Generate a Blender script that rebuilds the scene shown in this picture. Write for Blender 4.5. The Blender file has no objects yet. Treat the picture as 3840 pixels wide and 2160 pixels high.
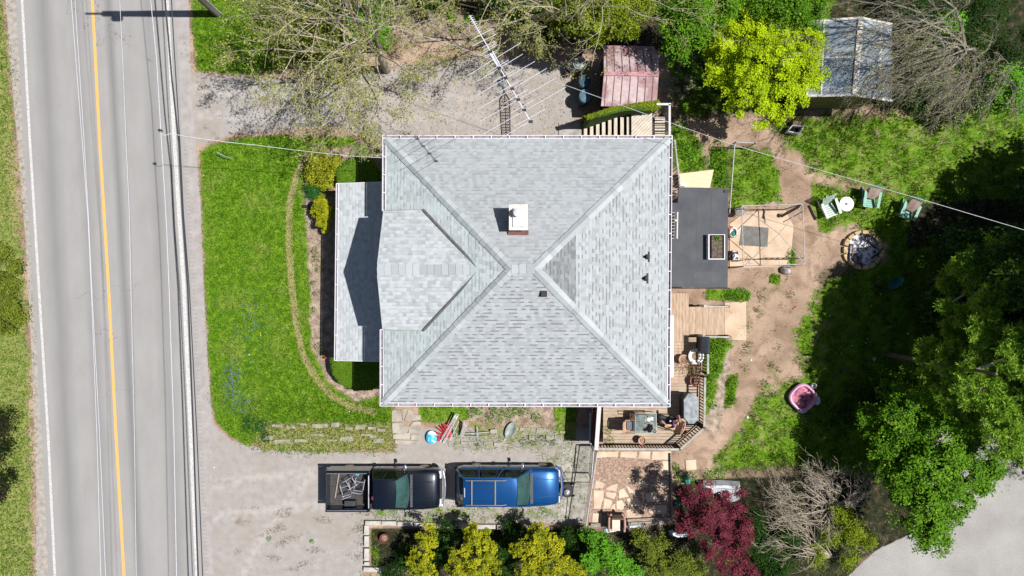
import bpy, math, random
import numpy as np
from mathutils import Vector, Matrix

# ------------------------------------------------------------------ camera, sky, sun, exposure
H = 31.2            # drone height in metres
F = 2560.0          # focal length in photo pixels
sc = bpy.context.scene
cam = bpy.data.cameras.new("camera"); co = bpy.data.objects.new("camera", cam)
sc.collection.objects.link(co); co.location = (0, 0, H); co.rotation_euler = (0, 0, 0)
cam.sensor_width = 36; cam.lens = 24.0; cam.clip_start = .5; cam.clip_end = 2000
sc.camera = co
w = bpy.data.worlds.new("World"); sc.world = w; w.use_nodes = True
nt = w.node_tree; sky = nt.nodes.new("ShaderNodeTexSky"); sky.sky_type = 'NISHITA'
SUN_EL = math.radians(61.0)
sky.sun_disc = False; sky.sun_elevation = SUN_EL; sky.sun_rotation = math.radians(90)
nt.links.new(sky.outputs[0], nt.nodes['Background'].inputs[0]); nt.nodes['Background'].inputs[1].default_value = .05
sd = Vector((-math.cos(SUN_EL), 0.0, -math.sin(SUN_EL)))
sl = bpy.data.lights.new("sun", 'SUN'); sl.energy = 4.8; sl.angle = math.radians(.5); sl.color = (1, .98, .945)
so = bpy.data.objects.new("sun", sl); sc.collection.objects.link(so); so.rotation_euler = sd.to_track_quat('-Z', 'Y').to_euler(); so.location = (20, 0, 40)
sc.view_settings.view_transform = 'Standard'; sc.view_settings.look = 'None'; sc.view_settings.exposure = .56; sc.view_settings.gamma = 1
try: sc.cycles.max_bounces = 5; sc.cycles.transparent_max_bounces = 6
except Exception: pass

R = random.Random(7); NR = np.random.RandomState(11)
C = sc.collection
ORG = {}

def P(px, py, z=0.0):
    """the world point at height z that stands at a photo pixel"""
    s = (H - z) / F
    return ((px - 1920) * s, (1080 - py) * s, z)
def PP(pts, z=0.0): return [P(a, b, z)[:2] for a, b in pts]

# ------------------------------------------------------------------ materials
_M = {}
def mat(name, col, rough=.85, var=.15, scale=6, bump=.0, metal=0, col2=None, stretch=None, detail=5, spec=.35, lo=.35, hi=.65, coat=0, alpha=1, trans=0, world=False):
    if name in _M: return _M[name]
    m = bpy.data.materials.new(name); m.use_nodes = True; n = m.node_tree; b = n.nodes['Principled BSDF']
    tc = n.nodes.new("ShaderNodeTexCoord"); mp = n.nodes.new("ShaderNodeMapping"); mp.inputs['Scale'].default_value = stretch or (1, 1, 1)
    if world:
        g = n.nodes.new("ShaderNodeNewGeometry"); n.links.new(g.outputs['Position'], mp.inputs[0])
    else: n.links.new(tc.outputs['Object'], mp.inputs[0])
    no = n.nodes.new("ShaderNodeTexNoise"); no.inputs['Scale'].default_value = scale; no.inputs['Detail'].default_value = detail
    n.links.new(mp.outputs[0], no.inputs[0])
    cr = n.nodes.new("ShaderNodeValToRGB"); cr.color_ramp.elements[0].position = lo; cr.color_ramp.elements[1].position = hi
    c2 = col2 or tuple(min(1, c * (1 + var)) for c in col); c1 = col if col2 else tuple(c * (1 - var) for c in col)
    cr.color_ramp.elements[0].color = (*c1, 1); cr.color_ramp.elements[1].color = (*c2, 1)
    n.links.new(no.outputs['Fac'], cr.inputs[0]); n.links.new(cr.outputs[0], b.inputs['Base Color'])
    b.inputs['Roughness'].default_value = rough; b.inputs['Metallic'].default_value = metal; b.inputs['Specular IOR Level'].default_value = spec
    if coat: b.inputs['Coat Weight'].default_value = coat; b.inputs['Coat Roughness'].default_value = .06
    if alpha < 1: b.inputs['Alpha'].default_value = alpha
    if trans: b.inputs['Transmission Weight'].default_value = trans
    if bump:
        bp = n.nodes.new("ShaderNodeBump"); bp.inputs['Strength'].default_value = bump; bp.inputs['Distance'].default_value = .03
        n2 = n.nodes.new("ShaderNodeTexNoise"); n2.inputs['Scale'].default_value = scale * 4; n2.inputs['Detail'].default_value = 6
        n.links.new(mp.outputs[0], n2.inputs[0]); n.links.new(n2.outputs['Fac'], bp.inputs['Height']); n.links.new(bp.outputs[0], b.inputs['Normal'])
    _M[name] = m; return m

def leafmat(name, a, b_, c=None, trans=.35, rough=.6):
    """leaf or blade: each leaf has its own tone, light passes through it"""
    if name in _M: return _M[name]
    m = bpy.data.materials.new(name); m.use_nodes = True; n = m.node_tree
    for x in list(n.nodes): n.nodes.remove(x)
    out = n.nodes.new("ShaderNodeOutputMaterial"); at = n.nodes.new("ShaderNodeAttribute"); at.attribute_name = 'rnd'
    cr = n.nodes.new("ShaderNodeValToRGB"); e = cr.color_ramp.elements
    e[0].color = (*a, 1); e[1].color = (*b_, 1)
    if c: x = e.new(.88); x.color = (*b_, 1); e[2].color = (*c, 1)
    n.links.new(at.outputs['Fac'], cr.inputs[0])
    d = n.nodes.new("ShaderNodeBsdfPrincipled"); d.inputs['Roughness'].default_value = rough; d.inputs['Specular IOR Level'].default_value = .08
    t = n.nodes.new("ShaderNodeBsdfTranslucent"); mx = n.nodes.new("ShaderNodeMixShader"); mx.inputs[0].default_value = trans
    n.links.new(cr.outputs[0], d.inputs['Base Color']); n.links.new(cr.outputs[0], t.inputs[0])
    n.links.new(d.outputs[0], mx.inputs[1]); n.links.new(t.outputs[0], mx.inputs[2]); n.links.new(mx.outputs[0], out.inputs[0])
    _M[name] = m; return m

# ------------------------------------------------------------------ object helpers
def tag(o, label=None, cat=None, group=None, kind=None):
    if label: o['label'] = label
    if cat: o['category'] = cat
    if group: o['group'] = group
    if kind: o['kind'] = kind
    return o
def thing(name, loc, label, cat, group=None):
    o = bpy.data.objects.new(name, None); C.objects.link(o); o.location = loc; o.empty_display_size = .2
    ORG[o] = Vector(loc); return tag(o, label, cat, group)
def dup(o, delta=(0, 0, 0), rz=0, label=None):
    def cp(s, par):
        c = s.copy(); C.objects.link(c)
        if par: c.parent = par
        for ch in s.children: cp(ch, c)
        return c
    c = cp(o, None); c.location = o.location + Vector(delta); c.rotation_euler.z = o.rotation_euler.z + rz
    if label: c['label'] = label
    return c
def link_mesh(name, me, material, parent=None, org=None, **kw):
    if material: me.materials.append(material)
    o = bpy.data.objects.new(name, me); C.objects.link(o)
    if parent: o.parent = parent; ORG[o] = ORG[parent]
    elif org is not None: o.location = org
    return tag(o, kw.get('label'), kw.get('cat'), kw.get('group'), kw.get('kind'))
def np_mesh(name, V, k, material, parent=None, rnd=None, smooth=False, **kw):
    """V: (nf*k,3) loose k-gons, built fast"""
    V = np.asarray(V, dtype=np.float32)
    if parent: off = np.array(ORG[parent], dtype=np.float32)
    else: off = np.array([V[:, 0].mean(), V[:, 1].mean(), V[:, 2].min()], dtype=np.float32)
    V = V - off; nv = len(V); nf = nv // k
    me = bpy.data.meshes.new(name); me.vertices.add(nv); me.vertices.foreach_set('co', V.ravel())
    me.loops.add(nv); me.loops.foreach_set('vertex_index', np.arange(nv, dtype=np.int32))
    me.polygons.add(nf); me.polygons.foreach_set('loop_start', np.arange(0, nv, k, dtype=np.int32))
    try: me.polygons.foreach_set('loop_total', np.full(nf, k, dtype=np.int32))
    except Exception: pass
    if rnd is not None:
        a = me.attributes.new('rnd', 'FLOAT', 'FACE'); a.data.foreach_set('value', np.asarray(rnd, dtype=np.float32))
    me.update(calc_edges=True)
    return link_mesh(name, me, material, parent, org=tuple(float(v) for v in off), **kw)

class MB:
    def __init__(s): s.v = []; s.f = []; s.sm = []
    def add(s, vs, fs, sm=False):
        n = len(s.v); s.v += [tuple(v) for v in vs]; s.f += [tuple(i + n for i in f) for f in fs]; s.sm += [sm] * len(fs); return s
    def box(s, x0, x1, y0, y1, z0, z1):
        return s.add([(x0, y0, z0), (x1, y0, z0), (x1, y1, z0), (x0, y1, z0), (x0, y0, z1), (x1, y0, z1), (x1, y1, z1), (x0, y1, z1)],
                     [(3, 2, 1, 0), (4, 5, 6, 7), (0, 1, 5, 4), (1, 2, 6, 5), (2, 3, 7, 6), (3, 0, 4, 7)])
    def bar(s, a, b, w, h, up=(0, 0, 1)):
        """box beam from a to b, w wide and h tall"""
        a = Vector(a); b = Vector(b); d = (b - a).normalized(); u = Vector(up)
        if abs(d.dot(u)) > .98: u = Vector((0, 1, 0))
        r = d.cross(u).normalized(); u = r.cross(d).normalized()
        c = [(-1, -1), (1, -1), (1, 1), (-1, 1)]
        vs = [a + r * (i * w / 2) + u * (j * h / 2) for i, j in c] + [b + r * (i * w / 2) + u * (j * h / 2) for i, j in c]
        return s.add(vs, [(0, 1, 2, 3), (7, 6, 5, 4), (0, 4, 5, 1), (1, 5, 6, 2), (2, 6, 7, 3), (3, 7, 4, 0)])
    def prism(s, poly, z0, z1, bev=0):
        poly = list(poly); n = len(poly)
        ar = sum(poly[i][0] * poly[(i + 1) % n][1] - poly[(i + 1) % n][0] * poly[i][1] for i in range(n))
        if ar < 0: poly.reverse()
        cx = sum(p[0] for p in poly) / n; cy = sum(p[1] for p in poly) / n
        if bev:
            ins = []
            for p in poly:
                d = math.hypot(p[0] - cx, p[1] - cy) or 1; k = max(0, 1 - bev / d); ins.append((cx + (p[0] - cx) * k, cy + (p[1] - cy) * k))
            vs = [(*p, z0) for p in poly] + [(*p, z1 - bev) for p in poly] + [(*p, z1) for p in ins]
            fs = [tuple(range(n))[::-1], tuple(range(2 * n, 3 * n))]
            for L in (0, 1): fs += [(L * n + i, L * n + (i + 1) % n, (L + 1) * n + (i + 1) % n, (L + 1) * n + i) for i in range(n)]
            return s.add(vs, fs)
        vs = [(*p, z0) for p in poly] + [(*p, z1) for p in poly]
        return s.add(vs, [tuple(range(n))[::-1], tuple(range(n, 2 * n))] + [(i, (i + 1) % n, n + (i + 1) % n, n + i) for i in range(n)])
    def tube(s, pts, r0, r1=None, n=6, cap=True):
        pts = [Vector(p) for p in pts]; r1 = r0 if r1 is None else r1; m = len(pts); vs = []; fs = []
        for i, p in enumerate(pts):
            d = (pts[min(i + 1, m - 1)] - pts[max(i - 1, 0)]).normalized()
            u = Vector((0, 0, 1)) if abs(d.z) < .9 else Vector((1, 0, 0))
            a = d.cross(u).normalized(); b = a.cross(d); r = r0 + (r1 - r0) * i / max(1, m - 1)
            vs += [p + (a * math.cos(2 * math.pi * k / n) + b * math.sin(2 * math.pi * k / n)) * r for k in range(n)]
        for i in range(m - 1): fs += [(i * n + k, i * n + (k + 1) % n, (i + 1) * n + (k + 1) % n, (i + 1) * n + k) for k in range(n)]
        if cap: fs += [tuple(range(n))[::-1], tuple(range((m - 1) * n, m * n))]
        return s.add(vs, fs, n > 4)
    def lathe(s, c, prof, n=20, sx=1, sy=1, rot=0):
        vs = []; m = len(prof)
        for r, z in prof:
            for k in range(n):
                a = 2 * math.pi * k / n; x = r * math.cos(a) * sx; y = r * math.sin(a) * sy
                vs.append((c[0] + x * math.cos(rot) - y * math.sin(rot), c[1] + x * math.sin(rot) + y * math.cos(rot), c[2] + z))
        fs = [(i * n + k, i * n + (k + 1) % n, (i + 1) * n + (k + 1) % n, (i + 1) * n + k) for i in range(m - 1) for k in range(n)]
        fs += [tuple(range(n))[::-1], tuple(range((m - 1) * n, m * n))]
        return s.add(vs, fs, True)
    def loft(s, secs, closed=False, caps=True):
        n = len(secs[0]); m = len(secs); vs = [p for q in secs for p in q]; e = n if closed else n - 1
        fs = [(i * n + k, i * n + (k + 1) % n, (i + 1) * n + (k + 1) % n, (i + 1) * n + k) for i in range(m - 1) for k in range(e)]
        if caps: fs += [tuple(range(n))[::-1], tuple(range((m - 1) * n, m * n))]
        return s.add(vs, fs, True)
    def build(s, name, material, parent=None, bevel=0, sharp=40, **kw):
        if parent: off = ORG[parent]
        else:
            xs = [v[0] for v in s.v]; ys = [v[1] for v in s.v]; off = Vector(((min(xs) + max(xs)) / 2, (min(ys) + max(ys)) / 2, min(v[2] for v in s.v)))
        me = bpy.data.meshes.new(name); me.from_pydata([(v[0] - off[0], v[1] - off[1], v[2] - off[2]) for v in s.v], [], s.f)
        me.polygons.foreach_set('use_smooth', s.sm)
        o = link_mesh(name, me, material, parent, org=tuple(off), **kw)
        if not parent: ORG[o] = Vector(off)
        if any(s.sm):
            try: me.set_sharp_from_angle(angle=math.radians(sharp))
            except Exception: pass
        if bevel:
            b = o.modifiers.new('bevel', 'BEVEL'); b.width = bevel; b.segments = 2; b.limit_method = 'ANGLE'
        return o

def ellipsoid(mb, c, rx, ry, rz, n=16, m=8, z0=-1):
    prof = [(max(1e-4, math.cos(t)), math.sin(t)) for t in [math.asin(z0) + (math.pi / 2 - math.asin(z0)) * i / m for i in range(m + 1)]]
    vs = [(c[0] + rx * r * math.cos(2 * math.pi * k / n), c[1] + ry * r * math.sin(2 * math.pi * k / n), c[2] + rz * z) for r, z in prof for k in range(n)]
    fs = [(i * n + k, i * n + (k + 1) % n, (i + 1) * n + (k + 1) % n, (i + 1) * n + k) for i in range(m) for k in range(n)]
    mb.add(vs, fs + [tuple(range(n))[::-1]], True); return mb
# ------------------------------------------------------------------ ground: one sheet with procedural cover masks
gx = np.concatenate([np.linspace(-400, -32, 14)[:-1], np.arange(-32, 32.01, .1), np.linspace(32, 400, 14)[1:]])
gy = np.concatenate([np.linspace(-400, -20, 14)[:-1], np.arange(-20, 20.01, .1), np.linspace(20, 400, 14)[1:]])
GX, GY = np.meshgrid(gx, gy); QX = GX.ravel(); QY = GY.ravel()
PXL = QX * F / H + 1920; PYL = 1080 - QY * F / H          # the ground's own plan, in 1/82 m units
def sdist(poly, X=None, Y=None):
    X = PXL if X is None else X; Y = PYL if Y is None else Y
    d = np.full(X.shape, 1e9); ins = np.zeros(X.shape, bool); n = len(poly)
    for i in range(n):
        x0, y0 = poly[i]; x1, y1 = poly[(i + 1) % n]; ex, ey = x1 - x0, y1 - y0
        t = np.clip(((X - x0) * ex + (Y - y0) * ey) / (ex * ex + ey * ey + 1e-9), 0, 1)
        d = np.minimum(d, np.hypot(X - x0 - t * ex, Y - y0 - t * ey))
        c = ((y0 > Y) != (y1 > Y)) & (X < (x1 - x0) * (Y - y0) / (y1 - y0 + 1e-9) + x0); ins ^= c
    return np.where(ins, d, -d)
def pdist(line, X=None, Y=None):
    X = PXL if X is None else X; Y = PYL if Y is None else Y
    d = np.full(X.shape, 1e9)
    for (x0, y0), (x1, y1) in zip(line[:-1], line[1:]):
        ex, ey = x1 - x0, y1 - y0; t = np.clip(((X - x0) * ex + (Y - y0) * ey) / (ex * ex + ey * ey + 1e-9), 0, 1)
        d = np.minimum(d, np.hypot(X - x0 - t * ex, Y - y0 - t * ey))
    return d
def sm(x): x = np.clip(x, 0, 1); return x * x * (3 - 2 * x)
GRASS = [  # (polygon, density, edge width)
 ([(748,575),(790,545),(900,515),(1000,508),(1200,515),(1330,512),(1345,548),(1200,556),(1145,600),(1140,700),(1150,900),(1165,1150),(1165,1300),(1235,1440),(1330,1505),(1440,1480),(1475,1530),(1475,1600),(1380,1640),(1040,1640),(930,1672),(870,1640),(815,1590),(790,1500),(788,1400),(775,1200),(762,900)], .97, 22),
 ([(708,-300),(1000,-300),(1110,0),(1120,130),(1080,250),(950,278),(740,268),(720,100)], .95, 26),
 ([(1240,40),(1460,40),(1480,180),(1300,220),(1200,160)], .9, 60),
 ([(-1500,-900),(-10,-200),(12,0),(38,270),(58,540),(85,900),(97,1100),(112,1400),(120,1620),(124,2160),(124,3000),(-1500,3000)], .8, 40),
 ([(985,1590),(1480,1590),(1480,1690),(1180,1700),(985,1690),(930,1660)], .8, 30),
 ([(1570,1515),(1745,1515),(1760,1570),(1640,1590),(1570,1575)], .97, 14),
 ([(2070,1515),(2160,1515),(2160,1650),(2090,1640)], .95, 14),
 ([(1640,1590),(1720,1560),(2130,1600),(2160,1690),(1700,1690)], .45, 20),
 ([(2010,1690),(2215,1690),(2190,1900),(2080,1930),(2030,1760)], .42, 30),
 ([(1380,1890),(1560,1880),(2100,1900),(2150,1960),(1400,1960)], .45, 30),
 ([(1340,1930),(1400,1930),(1460,2160),(1360,2160)], .4, 30),
 ([(2860,430),(3500,420),(4200,300),(4200,760),(3450,760),(3380,740),(3050,660),(2960,590),(2920,520)], .70, 50),
 ([(2700,560),(2780,545),(2900,560),(2920,620),(2945,770),(2790,775),(2725,800),(2730,640)], .74, 30),
 ([(2516,460),(2610,500),(2660,640),(2560,650),(2520,640)], .8, 25),
 ([(2660,560),(2735,560),(2735,705),(2670,705)], .95, 14),
 ([(3040,680),(3420,730),(3420,860),(3240,950),(3150,860),(3060,900),(3040,800)], .72, 30),
 ([(3320,860),(3400,830),(3420,1100),(3340,1120),(3330,980)], .8, 25),
 ([(3120,1020),(3600,860),(4200,800),(4200,1800),(3200,1800),(2960,1760),(2700,1790),(2620,1720),(2640,1700),(2760,1600),(2840,1450),(2990,1400),(2950,1230),(3020,1120)], .66, 60), ([(2740,1050),(3120,1020),(3050,1250),(2960,1420),(2700,1700),(2640,1700),(2760,1500),(2740,1300)], .30, 60),
 ([(2715,1086),(2815,1090),(2812,1128),(2718,1126)], 1, 6),
 ([(2640,1262),(2730,1262),(2750,1300),(2720,1340),(2700,1420),(2690,1480),(2650,1560),(2640,1500)], .8, 16),
 ([(2725,1410),(2770,1400),(2750,1530),(2715,1530)], .95, 12),
 ([(2790,1200),(2860,1160),(2890,1300),(2800,1330)], .42, 25),
 ([(2740,965),(2980,970),(2975,1000),(2900,1060),(2880,1020)], .3, 16),
 ([(2735,1000),(2770,965),(2960,970),(2960,1000)], .2, 16),
 ([(2885,1030),(2925,1030),(2920,1065),(2885,1060)], 1, 8),
 ([(2945,930),(2985,930),(2985,1000),(2960,990)], .9, 8),
 ([(2640,1080),(2725,1080),(2720,1135),(2640,1125)], .7, 12),
 ([(2600,-200),(3150,-200),(3150,300),(2900,440),(2520,460),(2470,200)], .5, 50),
 ([(1800,1990),(2600,2000),(3250,2100),(3250,2900),(1800,2900)], .3, 60),
]
BARE = [([(1150,580),(1110,660),(1083,780),(1083,900),(1092,1050),(1108,1200),(1135,1330),(1185,1420),(1250,1490),(1330,1530),(1400,1545)], 7, .45),
        ([(2990,600),(2960,660),(2985,760),(3040,860),(3050,1000)], 26, .8), ([(2860,1300),(2830,1420),(2760,1560),(2640,1720)], 26, 1.0),
        ([(2880,1250),(2960,1150)], 60, .7), ([(3090,930),(3200,860)], 30, .5)]
GRAVEL = [([(712,270),(950,290),(1250,300),(1500,250),(1800,200),(2130,240),(2180,440),(2100,530),(1440,530),(1330,500),(1250,470),(1000,498),(880,505),(760,545),(735,560),(715,450)], .95, 50),
          ([(720,1500),(790,1480),(800,1590),(860,1650),(1000,1690),(1480,1700),(2230,1690),(2190,1900),(2100,1960),(1380,1960),(1360,2160),(1360,3000),(720,3000)], 1, 20),
          ([(1480,1640),(1560,1600),(2240,1600),(2240,1700),(1480,1710)], .7, 20)]
LITTER = [([(1000,280),(1500,60),(1800,20),(2200,60),(2300,560),(1440,560),(1300,520),(1200,480)], .36, 60), ([(1450,20),(1950,20),(1900,160),(1500,180)], .8, 60), ([(1420,500),(1750,500),(1750,530),(1420,560)], .8, 30),
          ([(1135,548),(1445,530),(1445,1520),(1330,1500),(1232,1430),(1165,1310),(1158,1150),(1148,900),(1138,700),(1140,610)], 1, 8),
          ([(1740,1510),(2090,1510),(2085,1590),(1900,1600),(1740,1570)], 1, 12), ([(2680,1290),(2740,1330),(2740,1500),(2680,1640),(2650,1600),(2650,1450)], 1, 14),
          ([(2245,1715),(2500,1715),(2520,1780),(2440,1790),(2390,1815),(2250,1830)], 1, 30)]
LOT = [([(3480,1600),(4300,1500),(4300,3000),(3060,3000),(3170,2170),(3290,2060),(3420,2000),(3460,1850)], 1, 26)]
RUTS = [[(700,1840),(900,1800),(1250,1762),(1700,1758),(2200,1760)], [(700,1960),(900,1925),(1250,1888),(1700,1880),(2100,1880)], [(700,330),(900,350),(1300,370),(1800,360)], [(700,430),(900,440),(1300,450),(1800,430)], [(900,2180),(1000,1990),(1150,1800),(1400,1730)]]
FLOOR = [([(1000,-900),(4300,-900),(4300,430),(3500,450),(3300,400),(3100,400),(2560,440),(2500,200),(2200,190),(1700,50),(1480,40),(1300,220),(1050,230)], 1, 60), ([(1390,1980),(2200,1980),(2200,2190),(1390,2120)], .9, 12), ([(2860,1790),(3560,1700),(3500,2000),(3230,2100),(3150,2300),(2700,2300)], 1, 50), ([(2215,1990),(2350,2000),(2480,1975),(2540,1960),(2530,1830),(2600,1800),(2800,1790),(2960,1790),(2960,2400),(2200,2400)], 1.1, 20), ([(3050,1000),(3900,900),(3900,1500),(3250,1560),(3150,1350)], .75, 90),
         ([(3360,620),(4300,520),(4300,1600),(3300,1780),(2900,1780),(2620,1770),(2600,2050),(3200,2150),(3200,3000),(1500,3000),(1500,1990),(2100,1990),(2560,1960),(2640,1790),(3100,1500),(3330,1200)], .85, 90)]  # dark soil and humus, with the shade under crowns put into the colour
def chan(L, X=None, Y=None):
    r = 0
    for poly, dens, wd in L: r = np.maximum(r, dens * sm(.5 + sdist(poly, X, Y) / (2 * wd)))
    return r
def grass_at(X, Y):
    g = chan(GRASS, X, Y)
    for line, wd, k in BARE: g = g * (1 - k * sm(1.5 - pdist(line, X, Y) / wd))
    return g
MOWN = BARE[0][0]
DRY = [([(-1500,-900),(0,-200),(20,0),(48,270),(66,540),(95,900),(108,1100),(122,1400),(132,1620),(136,3000),(-1500,3000)], .55, 30), ([(0,500),(66,540),(95,900),(40,900)], .9, 30),
  ([(985,1580),(1480,1580),(1480,1700),(930,1690)], .7, 20), ([(1640,1560),(2240,1560),(2240,1960),(1640,1960)], .5, 40), ([(2860,430),(3840,380),(3840,760),(3050,760)], .28, 60), ([(2620,1740),(2640,1700),(2840,1400),(3000,1400),(2950,1750)], .3, 60)]
def dry_at(X, Y):
    return np.maximum(chan(DRY, X, Y), .95 * sm(1.7 - pdist(MOWN, X, Y) / 11))
CH = {'grass': grass_at(PXL, PYL), 'gravel': chan(GRAVEL), 'litter': chan(LITTER), 'lot': chan(LOT), 'shaded_floor': chan(FLOOR), 'dry': dry_at(PXL, PYL), 'rut': np.max([sm(1.3 - pdist(l_) / 22) for l_ in RUTS], 0)}
nx, ny = len(gx), len(gy)
me = bpy.data.meshes.new('ground'); V = np.stack([QX, QY, np.zeros_like(QX)], 1).astype(np.float32)
ii = (np.arange(ny - 1)[:, None] * nx + np.arange(nx - 1)[None, :]).ravel()
Q = np.stack([ii, ii + 1, ii + 1 + nx, ii + nx], 1).astype(np.int32); nf = len(Q)
me.vertices.add(len(V)); me.vertices.foreach_set('co', V.ravel()); me.loops.add(nf * 4); me.loops.foreach_set('vertex_index', Q.ravel())
me.polygons.add(nf); me.polygons.foreach_set('loop_start', np.arange(0, nf * 4, 4, dtype=np.int32))
try: me.polygons.foreach_set('loop_total', np.full(nf, 4, dtype=np.int32))
except Exception: pass
for k, a in CH.items():
    at = me.attributes.new(k, 'FLOAT', 'POINT'); at.data.foreach_set('value', a.astype(np.float32))
me.update(calc_edges=True)
class NG:
    """tiny node-graph helper"""
    def __init__(s, m): s.t = m.node_tree; s.n = s.t.nodes; s.l = s.t.links; g = s.n.new("ShaderNodeNewGeometry"); s.pos = g.outputs['Position']
    def inp(s, sock, v):
        if hasattr(v, 'is_linked') or hasattr(v, 'links'): s.l.new(v, sock)
        else: sock.default_value = v
    def noise(s, scale, detail=4, stretch=None, rough=.55, dist=0):
        v = s.pos
        if stretch: mp = s.n.new("ShaderNodeMapping"); mp.inputs['Scale'].default_value = stretch; s.l.new(v, mp.inputs[0]); v = mp.outputs[0]
        x = s.n.new("ShaderNodeTexNoise"); x.inputs['Scale'].default_value = scale; x.inputs['Detail'].default_value = detail; x.inputs['Roughness'].default_value = rough; x.inputs['Distortion'].default_value = dist
        s.l.new(v, x.inputs[0]); return x.outputs['Fac']
    def math(s, op, a, b=0, c=0, clamp=False):
        x = s.n.new("ShaderNodeMath"); x.operation = op; x.use_clamp = clamp; s.inp(x.inputs[0], a); s.inp(x.inputs[1], b); s.inp(x.inputs[2], c); return x.outputs[0]
    def ramp(s, v, stops):
        x = s.n.new("ShaderNodeValToRGB"); e = x.color_ramp.elements
        while len(e) < len(stops): e.new(.5)
        for i, (p, c) in enumerate(stops): e[i].position = p; e[i].color = (*c, 1)
        s.inp(x.inputs[0], v); return x.outputs[0]
    def mix(s, f, a, b, mode='MIX'):
        x = s.n.new("ShaderNodeMix"); x.data_type = 'RGBA'; x.blend_type = mode; s.inp(x.inputs[0], f)
        for k, v in ((6, a), (7, b)):
            if isinstance(v, tuple): x.inputs[k].default_value = (*v, 1)
            else: s.l.new(v, x.inputs[k])
        return x.outputs[2]
    def attr(s, n): x = s.n.new("ShaderNodeAttribute"); x.attribute_name = n; return x.outputs['Fac']
def newmat(name):
    m = bpy.data.materials.new(name); m.use_nodes = True; return m, NG(m), m.node_tree.nodes['Principled BSDF']
gm, g, pb = newmat('ground'); pb.inputs['Roughness'].default_value = .95; pb.inputs['Specular IOR Level'].default_value = .15
n_big = g.noise(.6, 5); n_mid = g.noise(3.2, 6); n_f = g.noise(14, 6); n_ff = g.noise(45, 4)
def thr(a, noise, k=5, amp=1.0):     # mask with a ragged edge
    x = g.math('MULTIPLY_ADD', g.math('SUBTRACT', noise, .5), amp, a); x = g.math('SUBTRACT', x, .5)
    return g.math('MULTIPLY_ADD', x, k, .5, clamp=True)
dirt = g.ramp(g.math('MULTIPLY_ADD', g.math('SUBTRACT', n_f, .5), .6, n_big), [(.15, (.15, .10, .068)), (.40, (.275, .19, .135)), (.58, (.36, .255, .185)), (.8, (.44, .32, .24))])
dirt = g.mix(g.ramp(g.noise(1.3, 6, dist=.6), [(.47, (0, 0, 0)), (.66, (.85, .85, .85))]), dirt, (.19, .125, .085))
dirt = g.mix(g.math('MULTIPLY', g.math('GREATER_THAN', n_ff, .62), .55), dirt, (.13, .09, .055))
grav = g.ramp(g.math('MULTIPLY_ADD', g.math('SUBTRACT', n_ff, .5), 1.5, g.math('MULTIPLY_ADD', g.math('SUBTRACT', n_mid, .5), .45, .5)), [(.1, (.14, .125, .115)), (.45, (.275, .25, .232)), (.6, (.32, .295, .275)), (.95, (.46, .43, .41))])
grav = g.mix(g.math('MULTIPLY', g.ramp(n_big, [(.45, (0, 0, 0)), (.7, (1, 1, 1))]), .45), grav, (.26, .215, .165))
grav = g.mix(g.math('MULTIPLY', g.math('MULTIPLY', g.attr('rut'), g.ramp(n_mid, [(.35, (0, 0, 0)), (.6, (1, 1, 1))])), .5), grav, (.40, .37, .345))
lit = g.ramp(g.math('MULTIPLY_ADD', g.math('SUBTRACT', n_ff, .5), 1.3, n_mid), [(.2, (.09, .06, .04)), (.45, (.23, .175, .13)), (.62, (.35, .28, .22)), (.85, (.52, .45, .38))])
lot = g.ramp(g.math('MULTIPLY_ADD', g.math('SUBTRACT', n_f, .5), .7, n_big), [(.2, (.23, .215, .20)), (.5, (.29, .275, .26)), (.8, (.345, .33, .305))])
shaded_floor = g.ramp(g.math('MULTIPLY_ADD', g.math('SUBTRACT', n_f, .5), .8, n_mid), [(.3, (.008, .010, .005)), (.5, (.020, .024, .009)), (.62, (.050, .038, .022)), (.8, (.13, .095, .06))])
gr = g.ramp(g.math('MULTIPLY_ADD', g.math('SUBTRACT', n_f, .5), .9, n_mid), [(.2, (.034, .082, .004)), (.42, (.070, .155, .006)), (.6, (.12, .22, .010)), (.8, (.20, .27, .030))])
gr = g.mix(g.ramp(g.noise(.9, 5), [(.50, (0, 0, 0)), (.74, (.6, .6, .6))]), gr, (.20, .23, .05))
col = g.mix(thr(g.attr('gravel'), n_mid, 4, .8), dirt, grav)
col = g.mix(thr(g.attr('litter'), n_mid, 4, .8), col, lit)
col = g.mix(thr(g.attr('shaded_floor'), n_mid, 2.5, .6), col, shaded_floor)
gr = g.mix(thr(g.attr('dry'), n_mid, 2.2, .9), gr, g.ramp(n_f, [(.3, (.17, .17, .04)), (.7, (.33, .30, .13))]))
gmask = thr(g.attr('grass'), g.math('MULTIPLY_ADD', g.math('SUBTRACT', n_f, .5), .8, g.noise(2.2, 6)), 4, 1.15)
col = g.mix(gmask, col, gr)
col = g.mix(thr(g.attr('lot'), n_mid, 8, .3), col, lot)
g.l.new(col, pb.inputs['Base Color'])
bp = g.n.new("ShaderNodeBump"); bp.inputs['Strength'].default_value = .7; bp.inputs['Distance'].default_value = .05
g.l.new(g.math('MULTIPLY_ADD', gmask, g.math('MULTIPLY', n_f, 1.5), g.math('MULTIPLY', n_ff, .5)), bp.inputs['Height']); g.l.new(bp.outputs[0], pb.inputs['Normal'])
link_mesh('ground', me, gm, kind='structure')

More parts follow.
